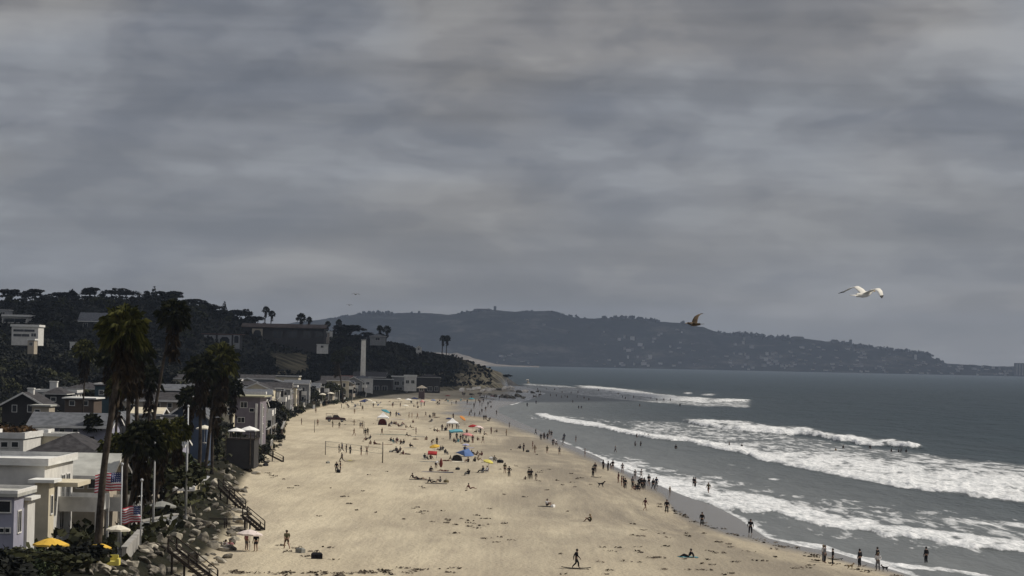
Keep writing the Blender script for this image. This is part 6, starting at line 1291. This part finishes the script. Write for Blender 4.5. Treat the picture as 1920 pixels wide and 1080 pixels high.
def canopy(label, px, pyg, wpx, h, cm, peak=1.0, open_=True, depth=None, cat='canopy', tilt=0):
    x, y, z = ground_pt(px, pyg); r = wpx / 2 / FPX * y; o = empty('beach_canopy', (x, y, z), tilt, label, cat, 'pop up canopies and tents')
    b_ = MB(); d = depth or r; vs = [(0, 0, h + peak)]
    for a, c in ((-r,-d),(r,-d),(r,d),(-r,d)): vs.append((a, c, h))
    for a, c in ((-r,-d),(r,-d),(r,d),(-r,d)): vs.append((a*1.01, c*1.01, h - .28))
    mid_ = [((vs[1+k][0]) * .45, (vs[1+k][1]) * .45, h + peak * .42) for k in range(4)]; vs += mid_
    fs = [(0, 9+k, 9+(k+1)%4) for k in range(4)] + [(9+k, 1+k, 1+(k+1)%4, 9+(k+1)%4) for k in range(4)] + [(1+k, 5+k, 5+(k+1)%4, 1+(k+1)%4) for k in range(4)]
    b_.add(vs, fs).build('roof', cm, o)
    for a, c in ((-r,-d),(r,-d),(r,d),(-r,d)): MB().box(a*.96-.03, a*.96+.03, c*.96-.03, c*.96+.03, 0, h).build('leg', M_metal, o)
    return o
canopy('white peaked roof canopy in the middle of the crowd', 848, 808, 22, 2.1, C_wht, 1.3); cy_ = canopy('cyan tilted canopy in front of the white roofed one', 855.5, 826, 24, 2.3, umbmat('cyan', (.11, .31, .36)), .35); cy_.rotation_euler = (0.10, -.06, .15)
canopy('white low pyramid canopy behind the maroon tent', 718, 788, 21, .9, C_wht, 1.5); rc = canopy('red slanting canopy below the yellow umbrella', 810, 861, 17, 1.3, C_red, .2); rc.rotation_euler = (.25, .06, 0)
def dome(label, px, pyg, wpx, h, cm, kite=False):
    x, y, z = ground_pt(px, pyg); r = wpx / 2 / FPX * y; o = empty('beach_tent', (x, y, z), 0, label, 'tent', 'pop up canopies and tents'); b_ = MB(); n = 14; vs = []; fs = []
    for j in range(7):
        t = j / 6 * math.pi / 2
        for i in range(n + 1):
            a = math.pi * i / n * 1.0; vs.append((r * math.cos(a) * math.cos(t) ** .6, r * .8 * math.sin(a) * math.cos(t) ** .6, h * math.sin(t)))
    for j in range(6):
        for i in range(n): q = j*(n+1)+i; fs.append((q, q+1, q+n+2, q+n+1))
    b_.add(vs, fs).build('shell', cm, o, True); MB().box(-r*.95, r*.95, -.9, .7, .02, .06).build('floor', C_blk, o)
    p = MB(); pts = [(r * math.cos(a), -.01, h * math.sin(a)) for a in np.linspace(0, math.pi, 14)]; p.tube(pts, .03, 6).build('hoop', M_metal, o); return o
dome('maroon dome tent in front of the white pyramid canopy', 717, 797, 17, 1.7, C_mar); dome('low dark brown shelter at mid beach', 857, 864, 20, 1.1, umbmat('taupe', (.10,.085,.07)))
# blue wing shaped shelter
x, y, z = ground_pt(874, 856); u = y / FPX; o = empty('beach_shelter', (x, y, z), 0, 'blue wing shaped fabric shelter sprawled in mid crowd', 'shelter')
MB().add([(-20*u,.5,.7),(-4*u,-1.0,1.1),(4*u,1.4,1.5),(11*u,-.8,.1),(-2*u,-1.8,.1),(15*u,.4,.2)], [(0,4,1),(0,1,2),(1,3,2),(1,4,3),(2,3,5)]).build('fabric', C_blue, o)
for a in ((-19*u,.5,.68),(4*u,1.4,1.45)): MB().tube([(a[0],a[1],0),(a[0],a[1],a[2])], .03, 6).build('pole', M_metal, o)
# closed maroon umbrella planted by the towel
x, y, z = ground_pt(826.7, 880); o = empty('closed_umbrella', (x, y, z), 0, 'closed dark maroon umbrella standing upright on the blue towel', 'beach umbrella')
MB().tube([(0,0,-.1),(0,0,1.9)], .03, 6).build('pole', M_metal, o); MB().tube([(0,0,.35),(0,0,.9),(0,0,1.4),(0,0,1.85)], [.16,.30,.22,.04], 10).build('canopy', C_mar, o, True)
# yellow sail on the sand
x, y, z = ground_pt(656, 866); o = empty('kite_sail', (x, y, z + .03), .1, 'yellow sail lying flat on the sand in front of the near net', 'sail'); u = y / FPX
MB().add([(-9*u,-.5,.1),(0,-1.0,.22),(10*u,-.3,.12),(6*u,1.0,.12),(-6*u,.9,.1),(0,.2,.3)], [(0,1,5),(1,2,5),(2,3,5),(3,4,5),(4,0,5)]).build('cloth', C_lemon, o); MB().tube([(-9*u,-.5,.12),(0,-1.05,.24),(10*u,-.3,.14)], .04, 6).build('spar', C_blk, o)
# ------------------------------------------------------------------ volleyball nets
M_post = mat('net_post', (0.16, 0.14, 0.11), .8, .2, 3); M_net = mat('net_cord', (0.12, 0.12, 0.11), .9); M_tape = mat('net_tape', (0.36, 0.36, 0.31), .9)
def net(label, a, b_, ha, hb, thick=.08, second=None):
    A = ground_pt(*a); B = ground_pt(*b_); o = empty('volleyball_net', A, 0, label, 'volleyball net', 'volleyball nets on the sand'); d = Vector(B) - Vector(A)
    MB().tube([(0,0,-.3),(0,0,ha)], thick, 8).build('post', M_post, o, True); MB().tube([tuple(d + Vector((0,0,-.3))), tuple(d + Vector((0.03,0,hb*.5))), tuple(d + Vector((0,0,hb)))], [thick*1.3, thick*1.3, thick], 8).build('post', M_post, o, True)
    n_ = MB(); t = MB(); z1 = 2.42; z0 = 1.45; zt = ha - .05
    for zz_, w_ in ((zt, .06), (zt - .95, .06)): t.bar((0,0,zz_), tuple(d + Vector((0,0,zz_ + (hb - ha) * 0))), .02, w_)
    t.build('tape', M_tape, o); k = 46
    for i in range(k + 1): p = d * (i / k); n_.bar((p.x,p.y,p.z+zt-.92), (p.x,p.y,p.z+zt-.03), .006)
    for j in range(1, 7): n_.bar((0,0,zt-.95+j*.135), tuple(d + Vector((0,0,zt-.95+j*.135))), .006)
    n_.build('netting', M_net, o); return o
net('near volleyball net with thick right post, dark players behind it', (610, 853), (717, 868), 2.55, 3.6)
net('far volleyball net with thin posts in front of the truck', (589.5, 811), (682, 813), 3.0, 2.9, .07)
# ------------------------------------------------------------------ pickup truck of the beach patrol
x, y, z = ground_pt(629, 791); tr_ = empty('pickup_truck', (x, y, z), R(4), 'dark maroon pickup truck with roof rack parked on the far sand', 'truck'); M_tp = mat('truck_paint', (0.045, 0.012, 0.012), .35, .1, 1, spec=.5); M_tyre = mat('tyre', (.012,.012,.012), .9)
b_ = MB(); b_.prism([(-2.75,.55),(2.75,.55),(2.78,.95),(2.6,1.12),(1.25,1.25),(-2.75,1.25)], -.95, .95); b_.build('body', M_tp, tr_)
b_ = MB(); b_.prism([(-.75,1.253),(1.2,1.253),(.62,1.9),(-.62,1.92)], -.85, .85); b_.build('cab', M_tp, tr_)
MB().prism([(-.6,1.32),(.05,1.32),(.05,1.82),(-.52,1.82)], -.87, -.853).build('window', M_glass, tr_); MB().prism([(.15,1.32),(1.0,1.32),(.58,1.82),(.15,1.82)], -.87, -.853).build('window', M_glass, tr_)
for sx in (-1.75, 1.8):
    for sy in (-.9, .9): wh = MB().tube([(sx,sy-.13,.42),(sx,sy+.13,.42)], .42, 18).build('wheel', M_tyre, tr_); MB().tube([(sx,sy-.145,.42),(sx,sy+.145,.42)], .2, 10).build('rim', M_metal, wh)
b_ = MB(); [b_.box(a-.04,a+.04,c-.04,c+.04,1.253,2.15) for a in (-2.6,-.85) for c in (-.85,.85)]; b_.box(-2.7,.6,-.9,-.8,2.153,2.22); b_.box(-2.7,.6,.8,.9,2.153,2.22); b_.box(-2.7,-2.6,-.79,.79,2.153,2.22); b_.box(-.9,-.8,-.79,.79,2.153,2.22); b_.build('rack', C_blk, tr_)
MB().box(-2.35,-1.1,-.6,.6,1.253,1.75).build('cargo_box', C_cream, tr_); MB().box(2.783,2.84,-.8,-.5,.8,.98).build('headlight', M_trim, tr_); MB().box(2.783,2.84,.5,.8,.8,.98).build('headlight', M_trim, tr_); MB().box(2.5,2.9,-.9,.9,.4,.547).build('bumper', C_blk, tr_)
# ------------------------------------------------------------------ surfboards
def board(px, py, rz, cm, label, flat=True, zoff=.08, L_=2.4):
    x, y, z = ground_pt(px, py); 
    if z < 0: z = 0.0
    b_ = MB(); n = 14; vs = []; fs = []
    for k in range(n + 1):
        t = k / n; w_ = .28 * math.sin(math.pi * min(max(t, .02), .98)) ** .55; zz_ = .10 * (2 * t - 1) ** 2
        for a in (-1, -.6, 0, .6, 1): vs.append((a * w_, (t - .5) * L_, zz_ + .035 * (1 - a * a)))
        for a in (.8, 0, -.8): vs.append((a * w_, (t - .5) * L_, zz_ - .035))
    for k in range(n):
        for i in range(8): j = (i + 1) % 8; fs.append((k*8+i, k*8+j, (k+1)*8+j, (k+1)*8+i))
    b_.add(vs, fs); o = empty('surfboard', (x, y, z + zoff), rz, label, 'surfboard', 'surfboards'); b_.build('deck', cm, o, True); MB().add([(0,-L_*.42,-.02),(0,-L_*.34,-.02),(0,-L_*.45,-.16),(.01,-L_*.42,-.02),(.01,-L_*.34,-.02),(.01,-L_*.45,-.16)], [(0,1,2),(5,4,3),(0,2,5,3),(1,4,5,2)]).build('fin', C_blk, o); return o
board(1080, 1067.5, 1.5, C_blk, 'dark board added as cast shadow at the feet of the lone walker, bottom centre', L_=2.6); board(1566, 1050, 1.5, C_blk, 'dark bodyboard floating right of the couple at lower right', L_=1.6); board(1196, 892, 1.5, C_blk, 'dark surfboard carried low behind the two grey-shirted bathers in the surf', zoff=.75, L_=2.0)  # first board is dark geometry added in place of the walker's cast shadow
board(1118, 895.5, 1.4, C_blk, 'dark board on the sand by the pair near the black dog', L_=1.8); board(1379, 836, 1.5, C_blk, 'dark surfboard between two bathers in the middle breaker', zoff=.1, L_=2.0)
# ------------------------------------------------------------------ dogs
def dog(px, py, rz, m_, label, s=1.0, pose='stand', sc=None):
    x, y, z = ground_pt(px, py); z = max(z, -.05); o = empty('dog', (x, y, z), rz, label, 'dog', 'dogs on the beach')
    J = dict(hip=(0,-.30,.52,.10,.12), belly=(0,-.08,.50,.085,.10), rib=(0,.12,.50,.11,.145), chest=(0,.26,.54,.10,.13), neck=(0,.38,.66,.062,.07), head=(0,.47,.78,.062,.07), muz=(0,.59,.75,.030,.032), nose=(0,.64,.74,.022), tail1=(0,-.42,.58,.026), tail2=(0,-.56,.68,.016), tail3=(0,-.62,.80,.010))
    E = [('hip','belly'),('belly','rib'),('rib','chest'),('chest','neck'),('neck','head'),('head','muz'),('muz','nose'),('hip','tail1'),('tail1','tail2'),('tail2','tail3')]
    for n, sx in (('l',-1),('r',1)):
        w_ = .04 * sx
        J[n+'sh'] = (.09*sx,.24,.44,.055); J[n+'el'] = (.095*sx,.20,.30,.034); J[n+'wr'] = (.095*sx,.24+w_,.12,.022); J[n+'pw'] = (.095*sx,.28+w_,.022,.026)
        J[n+'th'] = (.085*sx,-.28,.42,.075); J[n+'kn'] = (.095*sx,-.20,.30,.042); J[n+'hk'] = (.095*sx,-.40-w_,.17,.022); J[n+'hp'] = (.095*sx,-.35-w_,.022,.026); J[n+'ear'] = (.05*sx,.44,.86,.020); J[n+'ear2'] = (.085*sx,.44,.80,.012)
        E += [('chest',n+'sh'),(n+'sh',n+'el'),(n+'el',n+'wr'),(n+'wr',n+'pw'),('hip',n+'th'),(n+'th',n+'kn'),(n+'kn',n+'hk'),(n+'hk',n+'hp'),('head',n+'ear'),(n+'ear',n+'ear2')]
    if 'body' not in DOG: DOG['body'] = skin_mesh('body', J, E, 'belly'); DOG['body'].materials.append(m_)
    o.scale = (s, s, s); c = link_mesh('body', DOG['body'], None, o); c.material_slots[0].link = 'OBJECT'; c.material_slots[0].material = m_
    MB().tube([(0,.40,.70),(0,.42,.72)], .075, 10).build('collar', C_red, o)
DOG = {}
M_blkfur = mat('black_fur', (0.012,0.011,0.011), .9, .2, 9); M_tanfur = mat('tan_fur', (0.20,0.15,0.085), .9, .2, 9); M_brnfur = mat('brown_fur', (0.06,0.04,0.025), .9, .2, 9)
dog(1127, 914, -1.35, M_blkfur, 'long legged black dog standing alone on the sand by the dark pair', 1.15); dog(1594.5, 1068, -1.2, M_tanfur, 'small tan dog facing the people at lower right', .75); dog(1659, 1072, 1.9, M_blkfur, 'stocky black dog beside its owner at lower right', .8)
dog(1043, 835.5, 1.4, M_brnfur, 'brown dog with the group by the upper waterline', .85); dog(915, 791, 1.2, M_blkfur, 'black dog far up the beach with the walkers', .9)
# ------------------------------------------------------------------ gulls
M_gw = mat('gull_white', (0.62, 0.60, 0.54), .8, .06, 8); M_gg = mat('gull_grey', (0.16, 0.16, 0.16), .8, .1, 8); M_gb = mat('gull_brown', (0.075, 0.050, 0.026), .85, .3, 10); M_tip = mat('wing_tip', (0.02,0.02,0.022), .8); M_beak = mat('beak', (0.5, 0.30, 0.06), .5)
def gull(px, py, Y, rz, label, mb_, mw, wing, tips, name='gull', cat='bird', roll=0.0, s=1.0, bank=(0,0)):
    x, _, z = at_Y(px, py, Y); o = empty(name, (x, Y, z), rz, label, cat); o.scale = (s, s, s); o.rotation_euler = (bank[0], bank[1], rz)
    J = dict(tail=(0,-.26,.01,.018,.05), rump=(0,-.16,.0,.045,.05), body=(0,0,-.01,.075,.072), breast=(0,.13,.0,.068,.065), neck=(0,.21,.03,.042), head=(0,.27,.05,.042), face=(0,.305,.045,.022))
    bd = skin_mesh('body', J, [('tail','rump'),('rump','body'),('body','breast'),('breast','neck'),('neck','head'),('head','face')], 'body', 2); bd.materials.append(mb_); link_mesh('body', bd, None, o)
    MB().tube([(0,.31,.045),(0,.36,.038),(0,.375,.02)], [.014,.011,.004], 6).build('beak', M_beak, o)
    MB().add([(-.03,-.22,.0),(.03,-.22,.0),(.09,-.38,.01),(0,-.40,.015),(-.09,-.38,.01),(-.03,-.22,.02),(.03,-.22,.02),(.09,-.38,.018),(0,-.40,.023),(-.09,-.38,.018)], [(0,4,3,2,1),(5,6,7,8,9),(0,1,6,5),(1,2,7,6),(2,3,8,7),(3,4,9,8),(4,0,5,9)]).build('tail', mw, o)
    for sx in (-1, 1):
        w_ = wing[0] if sx < 0 else wing[1]   # spanwise stations: (span, forward, up, chord)
        V = []; F = []; n = 6
        for (sp_, fw_, up_, ch_) in w_:
            for k in range(n): t = k / (n - 1); V.append((sx * sp_, fw_ - ch_ * t, up_ + .018 * math.sin(math.pi * t) * (ch_ / .2)))
            for k in range(n - 1, -1, -1): t = k / (n - 1); V.append((sx * sp_, fw_ - ch_ * t, up_ - .006 + .012 * math.sin(math.pi * t)))
        m_ = 2 * n
        for j in range(len(w_) - 1):
            for k in range(m_): F.append((j*m_+k, j*m_+(k+1)%m_, (j+1)*m_+(k+1)%m_, (j+1)*m_+k))
        F.append(tuple(range((len(w_)-1)*m_, len(w_)*m_)))
        wb = MB().add(V[: (len(w_)-1) * m_] + V[(len(w_)-1)*m_:], F).build('wing', mw, o, True)
        a = w_[-1]; b2 = w_[-2]; MB().add([(sx*a[0], a[1]+.004, a[2]+.012),(sx*a[0], a[1]-a[3], a[2]+.012),(sx*(a[0]+tips), a[1]-a[3]*1.5, a[2]+(a[2]-b2[2])*.5),(sx*a[0], a[1]+.004, a[2]-.012),(sx*a[0], a[1]-a[3], a[2]-.012)], [(0,2,1),(3,4,2),(0,3,2),(1,2,4)]).build('wing_tip', M_tip, wb)
    return o
up_w = [(.04,.14,.03,.22),(.18,.17,.10,.21),(.32,.20,.14,.18),(.46,.12,.10,.14),(.60,.02,.02,.09)]
up_w2 = [(.04,.14,.03,.22),(.18,.18,.10,.21),(.30,.20,.13,.19),(.42,.14,.09,.15),(.52,.06,.0,.11)]
gull(1620, 552, 52, R(-50), 'white gull with arched outstretched wings high over the bay at right', M_gw, M_gw, (up_w, up_w2), .10, s=.95, bank=(R(8), R(4)))
fl = [(.04,.14,.03,.24),(.16,.16,.16,.22),(.30,.14,.30,.18),(.44,.08,.38,.12),(.56,.0,.42,.07)]; fl2 = [(.04,.14,.02,.22),(.14,.16,.05,.21),(.24,.12,.06,.17),(.33,.06,.03,.12),(.40,.0,-.01,.08)]
gull(1302, 608, 92, R(62), 'brown juvenile gull with raised wing just above the far hills', M_gb, M_gb, (fl2, fl), .08, s=.98)
for px, py, Y_, lb in ((667, 552, 260, 'tiny dark bird high above the left end of the far hills'), (655, 572, 330, 'faint far bird below the tiny dark one')):
    gull(px, py, Y_, R(30), lb, M_gg, M_gg, (up_w, up_w2), .08, s=.8)
# gulls' cousins on the wet sand
# ------------------------------------------------------------------ houses on the far hills
M_fh = mat('far_house_wall', (0.20, 0.195, 0.19), .9, .2, .05); M_fh2 = mat('far_house_white', (0.36, 0.35, 0.34), .9); M_fr = mat('far_house_roof', (0.14, 0.12, 0.11), .9)
def far_house(px, py, w_, h_, label, m_, group, D=None, name='distant_house', cat='house'):
    a_ = float(at_Y(px, py, 1.0)[0])
    if D is None:
        Ds = np.linspace(9260, 10450, 120); best = None
        zz_ = np.array([far_h(a_, q) for q in Ds]); _, qy = project(a_ * Ds, Ds, zz_); k = int(np.argmin(np.abs(qy - py))); D = float(Ds[k]); z = float(zz_[k])
    else: z = 2.0
    wm = w_ / FPX * D; hm_ = h_ / FPX * D; o = empty(name, (a_ * D, D, z), 0, label, cat, group); MB().box(-wm/2, wm/2, -8, 8, -14, hm_).build('wall', m_, o)
    MB().prism([(-wm/2-1, hm_+.1), (wm/2+1, hm_+.1), (wm*.3, hm_+2.6), (-wm*.3, hm_+2.6)], -9, 9).build('roof', M_fr, o)
q = random.Random(77)
HZN = [(930, 1100, 20, 'on the left shoulder of the far hills'), (1100, 1300, 44, 'on the middle slope of the far hills'), (1300, 1500, 66, 'on the built up slope left of the ridge towers'), (1500, 1740, 70, 'on the falling right slope of the far hills'), (1740, 1900, 26, 'on the low far coast at right')]
for a, b_, n_, zn in HZN:
    for k in range(n_):
        px = q.uniform(a, b_); sky_ = poly_y(_fh, px); sea_ = 684 + (px - 950) * 0.0245; t = q.random() ** .75 if a >= 1100 else q.random(); py = sky_ + 6 + (sea_ - 1 - sky_ - 6) * t
        if px > 1760: py = q.uniform(sky_ + 3, sea_ - 1)
        wq = q.uniform(2.5, 9); hq = q.uniform(1.6, 3.4); mq = q.choice([M_fh, M_fh, M_fh2])
        far_house(px, py, wq, hq, ('long ' if wq > 6.5 else ('tiny ' if wq < 4 else 'small ')) + ('white' if mq is M_fh2 else 'grey') + ' house ' + zn, mq, 'pale houses ' + zn)
for px, py, w_, h_, lb, nm in [(1219, 672, 7, 7, 'brightest little white house low on the middle far hills', 'distant_house'), (1207, 683, 10, 4, 'pale beach club block at the foot of the far hills', 'distant_house'), (1716.5, 676, 3.4, 11, 'slim white tower on the right slope of the far hills', 'distant_tower'), (1594.5, 650, 5, 12, 'square dark tower standing on the far ridge', 'distant_tower'), (1582, 647, 2.5, 7, 'thin tower left of the square one on the far ridge', 'distant_tower'), (1566, 645, 12, 5, 'blocky rooftop with twin horns on the far ridge', 'distant_building'), (1495, 637, 24, 5, 'long flat building on the far ridge left of the towers', 'distant_building'), (905, 584, 34, 4, 'flat building on the very top of the far hills', 'distant_building'), (928, 583, 5, 8, 'small mast block on the top of the far hills', 'distant_building')]:
    far_house(px, py, w_, h_, lb, M_fh2 if 'white' in lb or 'pale' in lb else mat('far_dark_wall', (.07,.07,.07), .9), 'buildings on the far hills', name=nm, cat='tower' if 'tower' in nm else 'building')
a_ = at_Y(1914, 705, 9300); o = empty('tower_block', (a_[0], 9300, 0), 0, 'big square apartment tower by the sea at the right edge', 'tower block'); MB().box(-24, 24, -12, 12, -3, 50).build('wall', mat('far_dark_wall', (.07,.07,.07), .9), o)
for k in range(4):
    MB().box(-20 + k*11, -15 + k*11, -12.4, -12.05, 4, 46).build('balcony_column', M_fh, o)
# woods along the far ridge
tc_ = []; r_ = np.random.default_rng(12)
for k in range(420):
    px = r_.uniform(620, 1770); a_ = at_Y(px, 600, 1.0)[0]; D = r_.uniform(10380, 10500); z = far_h(a_, D); s = r_.uniform(5, 15) * (1 if px > 1060 else .5)
    if fbm(vn1, px / 30.0, 0.0, 3) < -0.1: continue
    d = r_.normal(size=(16, 3)); d /= np.linalg.norm(d, axis=1)[:, None]; tc_.append(np.array([a_ * D, D, z + s * .3]) + d * s * .55)
fw_ = link_mesh('distant_woods', leaf_mesh('distant_woods', np.concatenate(tc_), 9.0, None, 4), M_leafdark); tag(fw_, kind='stuff')

# ------------------------------------------------------------------ air
hb = MB().box(-9000, 9000, -60, 14500, -6, 330); 
hm = bpy.data.materials.new('haze_air'); hm.use_nodes = True; nt = hm.node_tree; nt.nodes.clear()
vo = nt.nodes.new('ShaderNodeVolumePrincipled'); vo.inputs['Density'].default_value = 3.2e-5; vo.inputs['Color'].default_value = (0.62, 0.76, 1.0, 1)
mo = nt.nodes.new('ShaderNodeOutputMaterial'); nt.links.new(vo.outputs[0], mo.inputs['Volume'])
hz_o = hb.build('haze', hm); tag(hz_o, kind='stuff')
